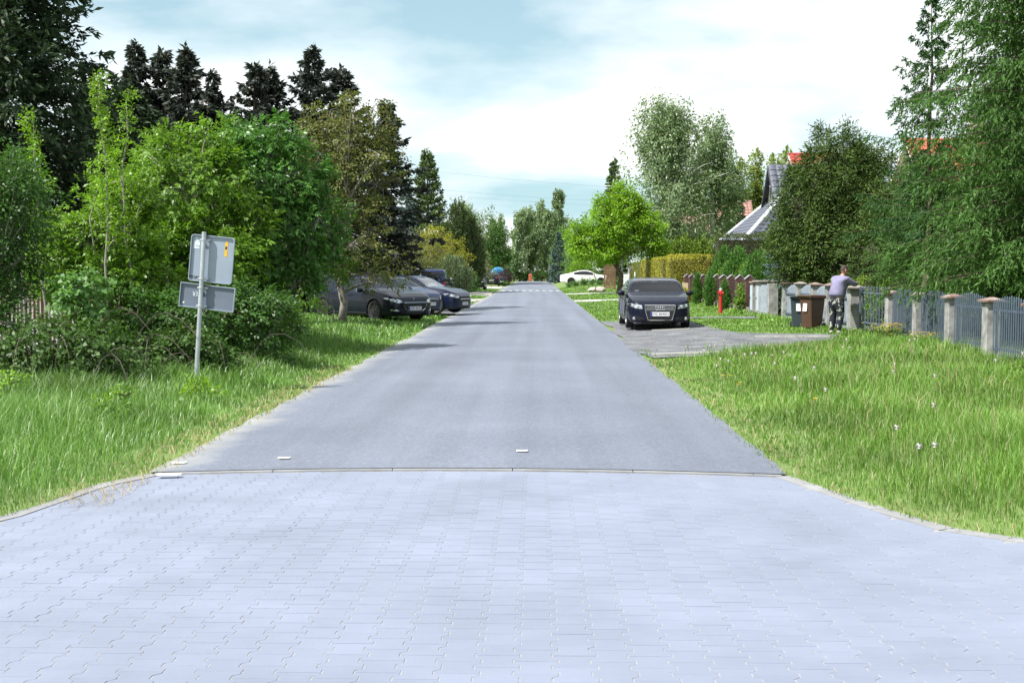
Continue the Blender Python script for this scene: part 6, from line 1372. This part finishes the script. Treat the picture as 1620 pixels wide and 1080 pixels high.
for i, (x, y, s) in enumerate([(-3.4, 207, 1.0), (-1.6, 209, 0.8), (0.4, 208, 0.9), (2.2, 206.5, 0.85), (4.2, 206, 0.9), (-5.4, 205, 1.0)]):
    if i == 0: ev = broadleaf('evergreen_bush', 'dark evergreen bush shutting off the far end of the road', 'bush', (0, 0, 0), [(0, 0, 1.1, 1.5, 1.0, 1.15), (0.9, 0, 0.9, 1.0, 0.9, 0.9)], lf_dark, 90, 0.45, 30, 0.2, 0.12, 0.05, 1, m_bark, 0, 0.2, 6, 0.3, 22, group='evergreen bushes at the road end')
    else: ev = copy_tree(ev)
    ev.location = (x, y, 0); ev.scale = (s, s, s); ev.rotation_euler = (0, 0, i * 2.1)
    ev['label'] = 'dark evergreen bush across the road end, %s from the parked cars side' % ORD[[1, 2, 3, 4, 5, 0][i]]
broadleaf('purple_bush', 'dark purple leaved bush in front of the blue tarpaulin', 'bush', (-3.75, 149, 0), [(0, 0, 0.95, 0.75, 0.7, 0.95), (0.45, 0, 0.7, 0.55, 0.5, 0.7)], lf_purple, 80, 0.26, 26, 0.13, 0.07, 0.03, 1, m_bark, 0, 0.2, 6, 0.3, 23)
broadleaf('pale_bush', 'loose pale yellowish bush above the half hidden dark car', 'bush', (-5.8, 118, 0), [(0, 0, 2.2, 1.4, 1.2, 2.0), (0.9, 0, 1.4, 0.9, 0.9, 1.3)], LEAF('leaf_pale', [(0.14, 0.19, 0.05), (0.22, 0.24, 0.10), (0.26, 0.24, 0.16)], 0.35, 0.5), 160, 0.4, 24, 0.14, 0.08, 0.06, 2.4, m_bark, 0, 0.2, 10, 0.3, 24)
# --- right side
t = broadleaf('lime_tree', 'bright spring green street tree with dark trunk before the white coupe', 'tree', (5.95, 91.5, 0), [(0, 0, 5.0, 2.5, 2.2, 2.2), (-2.3, 0, 3.9, 1.7, 1.6, 1.4), (2.1, 0, 4.4, 1.5, 1.6, 1.7), (0.5, 0, 6.6, 1.3, 1.3, 1.5), (-1.2, -0.4, 3.0, 2.0, 1.5, 0.9), (-3.1, 0, 4.6, 0.7, 0.8, 1.0), (1.6, 0, 6.0, 0.8, 0.8, 1.2), (-1.2, 0, 6.2, 0.9, 0.9, 1.1), (2.9, 0, 3.2, 0.8, 0.9, 0.9), (0.2, 0, 7.7, 0.4, 0.5, 0.7)],
              lf_lime, 900, 0.42, 28, 0.19, 0.12, 0.20, 6.2, m_bark, 0, 0.25, 18, 0.35, 25, fill=0.3)
birch('tall weeping birch with double crown behind the bright street tree', (11.3, 110, 0), 17.2, 4.0, 91, 1300, LL=0.27, LW=0.15, nleaf=22)
birch('narrower birch standing close against the tall weeping birch', (15.7, 114, 0), 16.2, 3.0, 92, 800, LL=0.27, LW=0.15, nleaf=22)
broadleaf('wayside_shrub', 'yellow green shrub beside the tail of the white coupe', 'bush', (4.6, 139, 0.3), [(0, 0, 1.5, 1.3, 1.1, 1.5), (0.9, 0, 2.2, 1.2, 1.0, 1.3)], lf_lime, 150, 0.4, 26, 0.16, 0.09, 0.05, 1.8, m_bark, 0, 0.2, 8, 0.3, 26)
conifer('blue_spruce', 'blue spruce standing far off beside the road end hedge', 'tree', (3.0, 172, 0.2), 6.6, 1.6, lf_blue, 0.3, 0.45, 8, 0.8, 0.2, 0.3, 0.1, 0.6, 7, 6, 0.3, 0.12, 0.0, 0.15, 36, irregular=0.2)
conifer('spruce', 'dark green spruce rising behind the bright street tree crown', 'tree', (8.6, 142, 0.2), 14.0, 2.6, lf_sp2, 0.5, 0.5, 8, 0.8, 0.2, 0.3, 0.15, 0.7, 7, 7, 0.32, 0.12, 0.0, 0.22, 37)
for i, (x, y, h) in enumerate([(6.4, 168, 9.0), (9.3, 160, 10.0), (4.6, 186, 9.5), (11.6, 165, 9.0)]):
    if i == 0: wt = broadleaf('garden_tree', 'soft green garden tree behind the white coupe', 'tree', (0, 0, 0), [(0, 0, 5.2, 2.4, 2.0, 3.6), (1.2, 0, 3.0, 2.0, 1.8, 2.4), (-1.4, 0, 3.2, 1.8, 1.6, 2.6)], LEAF('leaf_soft', [(0.10, 0.20, 0.055), (0.145, 0.26, 0.07), (0.18, 0.30, 0.09)], 0.35, 0.5), 240, 0.62, 26, 0.24, 0.13, 0.16, 6, m_bark, 0, 0.2, 12, 0.35, 27, group='garden trees behind the white coupe')
    else: wt = copy_tree(wt)
    wt.location = (x, y, 0.2); wt.scale = (1, 1, h / 8.9); wt.rotation_euler = (0, 0, i * 1.9)
    wt['label'] = ['soft green garden tree straight behind the white coupe', 'soft green tree between the white coupe and the dark spruce', 'soft green tree beside the far blue spruce', 'soft green tree behind the dark spruce by the birches'][i]
for i, (x, y, h) in enumerate([(21.4, 134, 14.3), (23.3, 136, 15.6), (25.0, 134, 14.8), (26.6, 137, 15.9), (28.2, 135, 15.0), (30.0, 137, 14.6), (20.2, 138, 12.6)]):
    if i == 0: po = broadleaf('poplar_tree', 'pale upright poplar in the row behind the grey roof', 'tree', (0, 0, 0), [(0, 0, 9.0, 0.85, 0.85, 6.2), (0.5, 0, 6.5, 0.8, 0.8, 5.0), (-0.5, 0.3, 7.2, 0.7, 0.7, 4.6)], lf_poplar, 330, 0.42, 26, 0.32, 0.2, 0.16, 13, m_bark_grey, 0, -0.3, 24, 0.2, 28, group='poplars in a row', flat=1.5)
    else: po = copy_tree(po)
    po.location = (x, y, 0); po.scale = (1, 1, h / 15.2); po.rotation_euler = (0, 0, i * 2.3)
    po['label'] = 'pale upright poplar behind the grey roof, %s in the row from the birches' % ORD[[1, 2, 3, 4, 5, 6, 0][i]]
conifer('spruce', 'dark narrow spruce between the birches and the poplars', 'tree', (18.4, 119, 0), 11.2, 2.4, lf_spruce, 0.4, 0.45, 8, 0.7, 0.15, 0.35, 0.15, 0.6, 8, 7, 0.28, 0.1, 0.0, 0.2, 38)
broadleaf('garden_tree', 'yellow green tree before the poplars next to the grey roof', 'tree', (15.6, 86, 0), [(0, 0, 3.6, 1.7, 1.5, 3.0), (-0.9, 0, 2.6, 1.4, 1.3, 2.2), (0.6, 0, 5.6, 1.0, 1.0, 1.8)], lf_poplar, 260, 0.42, 26, 0.16, 0.09, 0.12, 5, m_bark, 0, 0.1, 12, 0.3, 29)
# clipped golden hedge in blocks, seen end-on along the gardens
for i, (y0, y1, x1, h, lf, lab) in enumerate([(77.8, 79.8, 11.6, 2.62, lf_gold, 'golden clipped hedge block nearest to the brown post fence'), (83.0, 87.4, 10.6, 2.55, lf_gold, 'golden clipped hedge block after the shaded gap'), (87.9, 90.6, 10.2, 2.55, lf_gold, 'narrow golden clipped hedge block between two longer ones'),
                                       (91.2, 99.5, 10.2, 2.5, lf_gold, 'longest pale golden clipped hedge block'), (101.0, 109.5, 10.0, 2.35, LEAF('leaf_gold_green', [(0.13, 0.17, 0.022), (0.18, 0.21, 0.03)], 0.25, 0.6), 'smooth greener clipped hedge block at the hedge end')]):
    clipped_hedge('clipped_hedge', lab, 'hedge', ((8.15 + x1) / 2, (y0 + y1) / 2, 0.05), (x1 - 8.15, y1 - y0, h), lf, core_gold, 9000 if i == 0 else 5200, 0.085, 0.06, 40 + i)
for i, x in enumerate(np.linspace(9.8, 15.4, 9)):
    if i == 0: tj = dense_conifer('thuja', 'pointed light green thuja in the screen behind the golden hedge', 'tree', (0, 0, 0), [(0, 0, 1.6, 0.6, 0.6, 1.7), (0, 0, 2.6, 0.4, 0.4, 1.5)], lf_thl, 1300, 0.17, 0.07, 0.85, 45, 'thuja screen', core=core_dark, rough=0.1)
    else: tj = copy_tree(tj)
    tj.location = (x, 96 - (i % 2) * 0.4, 0.05); tj.scale = (1, 1, 0.92 + 0.12 * ((i * 7) % 5) / 5); tj.rotation_euler = (0, 0, i * 1.3)
    tj['label'] = 'pointed light green thuja behind the golden hedge, %s from the street tree' % ORD[i]
clipped_hedge('clipped_hedge', 'tall dark green clipped hedge below the sloping grey roof', 'hedge', (10.75, 63.8, 0.05), (3.6, 1.6, 3.45), LEAF('leaf_dark_hedge', [(0.05, 0.075, 0.015), (0.08, 0.11, 0.02)], 0.2, 0.6), core_dark, 7000, 0.09, 0.06, 50, wob=0.12, round_=0.3)
# dwarf conifers behind and before the brown fence
for i, (x, y, h, r, k, lab) in enumerate([(8.95, 61.5, 2.75, 0.68, lf_dwarf, 'steep cone of clipped dwarf spruce, tallest behind the brown fence'), (8.9, 57.0, 2.65, 0.66, lf_dwarf, 'rounded green dwarf conifer with leaning top behind the brown fence'), (9.0, 52.5, 2.4, 0.72, lf_dwarf, 'broad sloping dwarf conifer next to the blue spruce'),
                                           (8.8, 59.3, 2.0, 0.45, lf_thl, 'yellowish dwarf thuja squeezed between two green cones'), (8.75, 54.6, 1.8, 0.45, lf_thl, 'low yellowish dwarf thuja near the blue spruce'), (8.95, 50.0, 2.1, 0.6, lf_mid, 'round green shrub above the brown posts by the meter cabinet')]):
    dense_conifer('dwarf_conifer', lab, 'bush', (x, y, 0.05), [(0, 0, h * 0.35, r, r, h * 0.4), (0.08, 0, h * 0.6, r * 0.62, r * 0.62, h * 0.32), (0.16, 0, h * 0.8, r * 0.32, r * 0.32, h * 0.22)], k, 1900, 0.12, 0.045, 0.75, 60 + i, core=core_dark, rough=0.05)
for i, (y, h, lab) in enumerate([(60.2, 1.5, 'small cone conifer planted beside the white notice on the brown fence'), (55.8, 1.5, 'slim cone conifer just behind the red hydrant'), (51.4, 1.2, 'small cone conifer against the brown fence near the meter cabinet')]):
    dense_conifer('dwarf_conifer', lab, 'bush', (7.62, y, 0.05), [(0, 0, h * 0.4, 0.19, 0.19, h * 0.42), (0, 0, h * 0.72, 0.1, 0.1, h * 0.3)], lf_dwarf, 650, 0.09, 0.035, 0.8, 70 + i, core=core_dark, rough=0.03)
broadleaf('climbing_shrub', 'bright leafy climber on the brown fence end by the meter cabinet', 'bush', (7.75, 48.2, 0.05), [(0, 0, 0.5, 0.18, 0.25, 0.5), (0.1, 0.2, 1.0, 0.15, 0.2, 0.3)], lf_bright, 50, 0.17, 20, 0.09, 0.055, 0.02, 1.2, m_bark, 0, 0.2, 5, 0.3, 30)
dense_conifer('cushion_shrub', 'low rounded golden brown cushion shrub at the brown fence foot', 'bush', (7.0, 62.5, 0.05), [(0, 0, 0.35, 0.55, 0.5, 0.42)], lf_gold, 700, 0.09, 0.04, 0.4, 75, core=core_gold, rough=0.04)
conifer('blue_spruce', 'small blue spruce reaching over the meter cabinet', 'tree', (9.3, 47.2, 0.05), 3.5, 1.35, lf_blue, 0.25, 0.24, 8, 0.7, 0.25, 0.2, 0.1, 0.4, 9, 8, 0.11, 0.04, 0.0, 0.09, 39, irregular=0.25)
def lumpy_thuja(label, base, lobes, n, seed):
    t = broadleaf('thuja_tree', label, 'tree', base, lobes, lf_thuja, n, 0.29, 38, 0.16, 0.042, 0.14, 5.0, m_bark, 3, -0.25, 14, 0.72, seed, fill=0.15, flat=1.25, up=0.25)
    mb = MB()
    for l in lobes[:4]: mb.ellipsoid((l[0], l[1], l[2] - 0.15), (l[3] * 0.60, l[4] * 0.60, l[5] * 0.66), 12, 8)
    link('inner_twigs', mb.mesh('inner_twigs', core_dark, False), t, smooth=True)
lumpy_thuja('big dark rounded thuja behind the grey boards and the wheelie bins', (10.0, 43.0, 0.05), [(0, 0, 2.7, 2.0, 1.8, 2.5), (0.1, 0, 4.5, 1.5, 1.3, 1.9), (-0.75, 0, 3.6, 1.3, 1.2, 1.8), (1.0, -0.2, 3.8, 1.4, 1.3, 1.8), (-0.1, 0, 5.7, 0.8, 0.7, 1.0), (0.95, 0, 5.3, 0.95, 0.8, 0.95), (-1.3, 0, 2.3, 0.9, 0.9, 1.4)], 560, 80)
lumpy_thuja('second dark thuja filling in behind the leaning man', (11.5, 40.0, 0.05), [(0, 0, 2.2, 1.6, 1.5, 2.2), (0.4, 0, 3.2, 1.1, 1.1, 1.4), (-0.9, -0.5, 1.7, 1.2, 1.1, 1.6)], 260, 81)
conifer('larch_tree', 'slim open larch with see-through pointed crown beside the big larch', 'tree', (9.85, 32.2, 0.05), 8.6, 1.9, lf_larch2, 2.7, 0.32, 6, 0.95, 0.45, 0.2, 0.05, 0.42, 10, 10, 0.11, 0.032, 0.35, 0.1, 51, irregular=0.35, twig_drop=0.9)
la = conifer('larch_tree', 'big drooping larch hanging over the grey railing fence', 'tree', (10.95, 27.4, 0.05), 13.5, 3.35, lf_larch, 1.85, 0.25, 10, 0.42, 0.15, 0.26, 0.06, 0.60, 14, 13, 0.13, 0.034, 0.5, 0.2, 52, irregular=0.22, twig_drop=1.1)
for x, y, s_, sz, rz, lab in [(13.6, 33.2, 0.85, 0.72, 1.0, 'larch filling behind the slim open larch'), (11.4, 22.4, 0.75, 0.85, 2.3, 'larch with light green boughs at the near end of the railing'), (11.5, 30.8, 0.74, 0.46, 3.9, 'low spreading larch whose boughs hide the garden behind the gate'), (10.9, 35.3, 0.60, 0.36, 5.0, 'squat larch pressed between the thuja and the slim larch')]:
    o = copy_tree(la); o.location = (x, y, 0.05); o.scale = (s_, s_, sz); o.rotation_euler = (0, 0, rz); o['label'] = lab
dense_conifer('garden_hedge', 'dark garden hedge seen through the railing bars', 'hedge', (11.8, 29.5, 0.05), [(0, 0, 1.0, 1.0, 7.5, 1.2), (0.3, 6, 1.2, 1.0, 6.0, 1.3)], lf_spruce, 2400, 0.2, 0.09, 0.6, 82, core=core_dark, rough=0.15)
for i, (x, y) in enumerate([(9.0, 31.4), (9.2, 34.6), (9.3, 37.2), (9.3, 39.6)]):
    broadleaf('garden_shrub', ['leafy green shrub behind the open barred gate', 'green shrub behind the post where the man leans', 'green shrub showing over the grey boards', 'green shrub between thuja and grey boards'][i], 'bush', (x, y, 0.05), [(0, 0, 0.75, 0.5, 0.6, 0.8), (0.2, 0.4, 1.0, 0.4, 0.4, 0.5)], lf_mid if i == 0 else lf_thl, 70, 0.2, 22, 0.07, 0.04, 0.02, 1.0, m_bark, 0, 0.2, 5, 0.3, 33 + i)
# weeds in front of the white coupe
for i, (x, y, s) in enumerate([(3.6, 117, 0.8), (4.35, 117.4, 1.0), (5.1, 117, 0.95), (5.8, 117.6, 0.7), (6.5, 117, 0.85), (3.0, 116.8, 0.8), (7.3, 117.4, 0.9), (-3.6, 142, 0.9)]):
    if i == 0: wd = broadleaf('weed_clump', 'knee high leafy weed clump growing before the white coupe', 'weed', (0, 0, 0), [(0, 0, 0.32, 0.45, 0.4, 0.36)], LEAF('leaf_weed', [(0.09, 0.20, 0.05), (0.12, 0.25, 0.06)], 0.35, 0.5), 46, 0.16, 18, 0.11, 0.05, 0.015, 0.4, m_bark, 0, -0.2, 4, 0.2, 35, group='weed clumps before the white coupe')
    else: wd = copy_tree(wd)
    wd.location = (x, y, float(verge_z(x, y)) - 0.02); wd.scale = (s, s, s * 1.1); wd.rotation_euler = (0, 0, i * 1.1)
    wd['label'] = 'knee high weed clump before the white coupe, %s from its tail' % ORD[[1, 2, 3, 4, 5, 0, 6, 7][i]]
wd['label'] = 'small leafy weed clump below the purple bush'; del wd['group']
# ------------------------------------------------------------------ grass and flowers
lf_grass = LEAF('grass_blade', [(0.085, 0.195, 0.02), (0.13, 0.265, 0.032), (0.175, 0.32, 0.055), (0.27, 0.35, 0.13)], 0.4, 0.45, 0.4, 0.34, 0.55)
lf_grass_l = LEAF('grass_blade_tall', [(0.075, 0.185, 0.025), (0.115, 0.245, 0.038), (0.165, 0.305, 0.06), (0.22, 0.33, 0.11)], 0.4, 0.4, 0.45, 0.3, 0.6)
lf_dry = LEAF('grass_dry', [(0.34, 0.27, 0.15), (0.42, 0.36, 0.22), (0.30, 0.22, 0.13)], 0.3, 0.6, 0.3)
def in_gravel(x, y):
    a = (x < np.interp(y, [24.4, 24.7, 28.0, 30.9, 31.8, 32.6, 35.5, 41, 42.5], [2.0, 4.1, 6.1, 7.2, 7.1, 5.1, 4.9, 4.8, 2.1])) & (y > 24.5) & (y < 42.4)
    b = ((y > 69.4) & (y < 73.1) & (x < 7)) | ((y > 91.4) & (y < 95.1) & (x < 7.5)) | ((y > 42.7) & (y < 44.1) & (x > 4.2) & (x < 7.6))
    return a | b
def right_ok(x, y):
    e = np.minimum(x - XR - 0.04, (y - y_low(x)) * 0.9)
    return (e > 0.03 + 0.16 * vnoise(x, y, 2.5, 9) ** 2) & (~in_gravel(x, y) | (rng.random(len(x)) < 0.02)) & (x < 8.2) & ~((y > 24.3) & (y < 42.5) & (x < 2.5 + 1.2 * vnoise(x, y, 1.1, 4)) & (rng.random(len(x)) < 0.8))
def right_h(x, y):
    e = np.minimum(x - XR, (y - y_low(x)) * 0.8)
    near = 0.05 + 0.28 * ss(e / 2.2) * (0.55 + 0.75 * vnoise(x, y, 0.8, 12))
    mown = 0.05 + 0.05 * vnoise(x, y, 1.0, 13)
    k = ss((y - 25.5) / 3.0) * (1 - 0.6 * ss((x - 7.3) / 0.6))
    return near * (1 - k) + mown * k
def left_ok(x, y):
    e = np.minimum(XL - 0.06 - x, (y - y_low(x)) * 0.9)
    dr = np.zeros(len(x), bool)
    for a, c in ((48, 55), (59, 66), (70, 76.5), (86, 102), (118, 136)): dr |= (y > a) & (y < c)
    return (e > 0.02 + 0.22 * vnoise(x, y, 2.0, 21) ** 2) & (~dr | (rng.random(len(x)) < 0.05))
def left_h(x, y):
    e = np.minimum(XL - x, (y - y_low(x)) * 0.8)
    near = 0.06 + 0.32 * ss(e / 1.9) * (0.6 + 0.7 * vnoise(x, y, 0.8, 22))
    k = ss((y - 30) / 6); return near * (1 - k) + (0.16 + 0.08 * vnoise(x, y, 1, 23)) * k * (1 - 0.6 * ss((y - 44) / 3))
nd = lambda a: (lambda y: a * min(1.0, (10.0 / y) ** 1.5))
grass_patch('grass', 'long uneven grass of the verge before the railing fence', (2.05, 8.3), (7.2, 34), nd(1350), right_h, right_ok, lf_grass, 0.78)
grass_patch('grass', 'tall lush grass round the sign post bank', (-8.2, -3.2), (7.0, 30), nd(1150), left_h, left_ok, lf_grass_l, 0.82)
grass_patch('grass', 'mown lawn strip behind the black sedan', (2.05, 8.0), (34, 125), lambda y: 210 * (34 / y) ** 1.8, right_h, right_ok, lf_grass, 1.3)
grass_patch('grass', 'grass round the cars parked under the trees', (-9, -3.2), (30, 125), lambda y: 240 * (30 / y) ** 1.8, left_h, left_ok, lf_grass_l, 1.3)
grass_patch('dry_grass', 'straw coloured dead stalks among the verge grass', (2.3, 8.0), (7.5, 24), lambda y: 45 * (10 / y), lambda x, y: right_h(x, y) * 1.3, right_ok, lf_dry, 0.6)
grass_patch('dry_grass', 'bleached dead grass lying along the dusty road edge', (-4.1, -3.1), (9.0, 22), lambda y: 160 * (10 / y), lambda x, y: 0.13 + 0 * x, lambda x, y: (XL + 0.10 - x > 0) & (XL - 0.42 - x < 0), lf_dry, 0.8, lean=(1.6, 2.4))
grass_patch('dry_grass', 'bleached cut grass lying along the kerb curve', (2.02, 8.3), (7.1, 24), lambda y: 60 * (10 / y), lambda x, y: 0.12 + 0 * x, lambda x, y: (np.minimum(x - XR, (y - y_low(x))) > -0.02) & (np.minimum(x - XR, (y - y_low(x))) < 0.4), lf_dry, 0.8, lean=(1.6, 2.4))
grass_patch('grass', 'short ragged grass creeping over the kerb curve and road edge', (2.0, 8.3), (7.0, 27), lambda y: 240 * (10 / y), lambda x, y: 0.05 + 0.07 * vnoise(x, y, 3, 31), lambda x, y: (np.minimum(x - XR, y - y_low(x)) > -0.01 - 0.12 * vnoise(x, y, 1.2, 32) ** 2) & (np.minimum(x - XR, y - y_low(x)) < 0.35), lf_grass, 0.9, lean=(0.6, 1.8))
grass_patch('grass', 'short ragged grass creeping over the dusty edge near the sign', (-8.2, -3.1), (6.8, 34), lambda y: 200 * (10 / y), lambda x, y: 0.05 + 0.08 * vnoise(x, y, 3, 33), lambda x, y: (np.minimum(XL - x, y - y_low(x)) > -0.02 - 0.10 * vnoise(x, y, 1.2, 34) ** 2) & (np.minimum(XL - x, y - y_low(x)) < 0.4), lf_grass, 0.9, lean=(0.6, 1.8))
# litter of small stones and soil crumbs on the pull-in
n = 1300; x = rng.uniform(2.2, 7.2, n); y = rng.uniform(24.6, 42, n); k = in_gravel(x, y); x, y = x[k], y[k]; n = len(x)
s = rng.uniform(0.008, 0.03, n)[:, None, None]; T = np.array([[-1, -0.6, -0.3], [1, -0.7, -0.3], [0, 1, -0.3], [0.1, 0, 0.8]])[None] * s * rng.uniform(0.6, 1.3, (n, 4, 3))
T[:, :, 0] += x[:, None]; T[:, :, 1] += y[:, None]; T[:, :, 2] += (verge_z(x, y) + 0.03)[:, None]
lp = (np.array([0, 1, 3, 1, 2, 3, 2, 0, 3])[None] + 4 * np.arange(n)[:, None]).ravel()
tag(link('gravel_stones', big_mesh('gravel_stones', T.reshape(-1, 3), np.full(n * 3, 3), M('gravel_stone', (0.16, 0.165, 0.175), 0.9, 0.3, 20), lp)), 'loose grey stones strewn over the pull-in beside the road', 'gravel', kind='stuff')
# dandelions: seed heads and blooms, one object each
m_stem = M('flower_stem', (0.14, 0.20, 0.06), 0.7, 0.2, 10); m_puff = M('seed_head', (0.62, 0.61, 0.57), 0.95, 0.1, 30); m_bloom = M('bloom_yellow', (0.75, 0.55, 0.02), 0.7, 0.12, 30)
def dandelion(puff):
    t = empty('dandelion', '', 'dandelion')
    b = MB(); b.tube([(0, 0, 0), (0.01, 0, 0.5), (0.015, 0.01, 1.0)], [0.012, 0.01, 0.008], 5); link('stem', b.mesh('stem', m_stem), t)
    b = MB()
    if puff:
        for k in range(40):
            d = rdir(1)[0]; a = np.array([0.015, 0.01, 1.0]); s1 = unit(np.cross(d, [0.3, 0.5, 0.8]))
            b.add([a + d * 0.015, a + d * 0.062 + s1 * 0.022, a + d * 0.066, a + d * 0.062 - s1 * 0.022], [(0, 1, 2, 3)])
        b.ellipsoid((0.015, 0.01, 1.0), (0.034, 0.034, 0.034), 7, 5)
    else:
        for k in range(26):
            a = k * 2.4; r_ = 0.03 + 0.035 * (k % 3) / 2; d = np.array([math.cos(a), math.sin(a), 0.25 + 0.3 * (k % 3 == 0)]); s1 = np.array([-d[1], d[0], 0]) * 0.012; c = np.array([0.015, 0.01, 1.0])
            b.add([c, c + d * r_ + s1, c + d * r_ * 1.15, c + d * r_ - s1], [(0, 1, 2, 3)])
        b.ellipsoid((0.015, 0.01, 0.99), (0.02, 0.02, 0.02), 6, 4)
    link('flower_head', b.mesh('flower_head', m_puff if puff else m_bloom, False), t)
    return t
dp, dy_ = dandelion(True), dandelion(False)
up_, uy = [False], [False]
def put_flower(src, used, x, y, h, label, group):
    o = copy_tree(src) if used[0] else src; used[0] = True
    o.location = (x, y, float(verge_z(x, y)) - 0.01)
    for c in o.children:
        if c.name.startswith('flower_head'): c.location = (0, 0, h - 1.0); c.scale = (0.42, 0.42, 0.42); c.location = (0.01, 0, h - 0.42)
        else: c.scale = (0.5, 0.5, h)
    tag(o, label, 'dandelion', group)
rr = random.Random(4)
for k in range(34):
    y = 7.6 + 17 * rr.random() ** 1.1; x = rr.uniform(2.6, 7.8)
    if y < float(y_low(x)) + 0.3: y += 1.5
    put_flower(dp, up_, x, y, rr.uniform(0.26, 0.44), 'white dandelion seed head standing in the long grass before the railing', 'dandelion seed heads before the railing')
for k in range(12):
    put_flower(dp, up_, rr.uniform(2.7, 4.3), rr.uniform(19.5, 24.0), rr.uniform(0.2, 0.34), 'white seed head in the grass next to the gravel pull-in', 'seed heads by the pull-in')
for k, (x, y) in enumerate([(3.05, 13.9), (2.62, 16.4), (2.70, 17.0), (2.58, 17.6), (2.75, 18.0), (5.6, 31.8), (6.9, 33.2), (6.3, 34.6)]):
    put_flower(dy_, uy, x, y, rr.uniform(0.1, 0.26) if k else 0.3, 'yellow dandelion bloom in the verge across from the sign', 'yellow dandelions on the fence side')
for k, (x, y) in enumerate([(-4.0, 26.0), (-4.9, 29.5), (-4.4, 31.2), (-5.3, 24.6), (-4.0, 33.0)]):
    put_flower(dy_, uy, x, y, rr.uniform(0.25, 0.35), 'yellow dandelion bloom in the grass before the parked cars', 'yellow dandelions by the parked cars')
# yellow flowering plants at the fence foot, rank weeds
def flower_bush(base, label, w, h, n, seed):
    t = empty('flowering_plant', label, 'flowers', base); rr = random.Random(seed); b = MB(); f = MB()
    for i in range(n):
        x, y, z = rr.gauss(0, w * 0.42), rr.gauss(0, w * 0.3), h * rr.uniform(0.55, 1.0)
        b.tube([(x * 0.3, y * 0.3, -0.03), (x * 0.7, y * 0.7, z * 0.6), (x, y, z)], [0.006, 0.005, 0.003], 4, False)
        for k in range(5):
            a = k * 1.256 + i; r_ = rr.uniform(0.022, 0.034); c = np.array([x, y, z]); d = np.array([math.cos(a), math.sin(a), 0.35]); s1 = np.array([-d[1], d[0], 0]) * r_ * 0.5
            f.add([c, c + d * r_ * 0.7 + s1, c + d * r_ * 1.3, c + d * r_ * 0.7 - s1], [(0, 1, 2, 3)])
    link('stem', b.mesh('stem', m_stem, False), t); link('blossom', f.mesh('blossom', m_bloom, False), t)
    C, O = sample_lobes([(0, 0, h * 0.3, w * 0.5, w * 0.4, h * 0.35)], 30, 0.3); quad_obj('foliage', clump_leaves(C, np.full(30, 0.1), O, 14, 0.07, 0.025, 0, -0.2), lf_bright, t)
flower_bush((8.0, 28.9, 0.1), 'yellow flowering plant at the foot of the barred gate post', 0.62, 0.42, 90, 1)
flower_bush((8.0, 26.4, 0.1), 'smaller yellow flowering plant between two concrete fence posts', 0.42, 0.34, 40, 2)
for i, (x, y, s, lab) in enumerate([(5.7, 12.6, 0.3, 'dark leaved weed rosette in the middle of the grass verge'), (6.6, 17.0, 0.35, 'leafy nettle clump in the grass by the railing end'), (4.4, 8.6, 0.28, 'low dock weed near the curve of the kerb'), (5.0, 9.6, 0.3, 'rough leafy weed beside the dead stalks in the verge'),
                                    (-4.6, 13.6, 0.28, 'broad leaved weed in tall grass below the sign boards'), (-6.4, 14.6, 0.4, 'pale leafy weed before the bramble heap'), (-4.2, 15.6, 0.26, 'yellow green weed seedling near the road beside the sign')]):
    broadleaf('weed_clump', lab, 'weed', (x, y, float(verge_z(x, y))), [(0, 0, s * 0.7, s, s * 0.9, s * 0.7)], [lf_mid, lf_bright, lf_mid, lf_mid, lf_bright, lf_lime, lf_lime][i], 26, 0.1, 12, 0.06, 0.032, 0.008, s, m_stem, 0, -0.1, 4, 0.2, 90 + i)
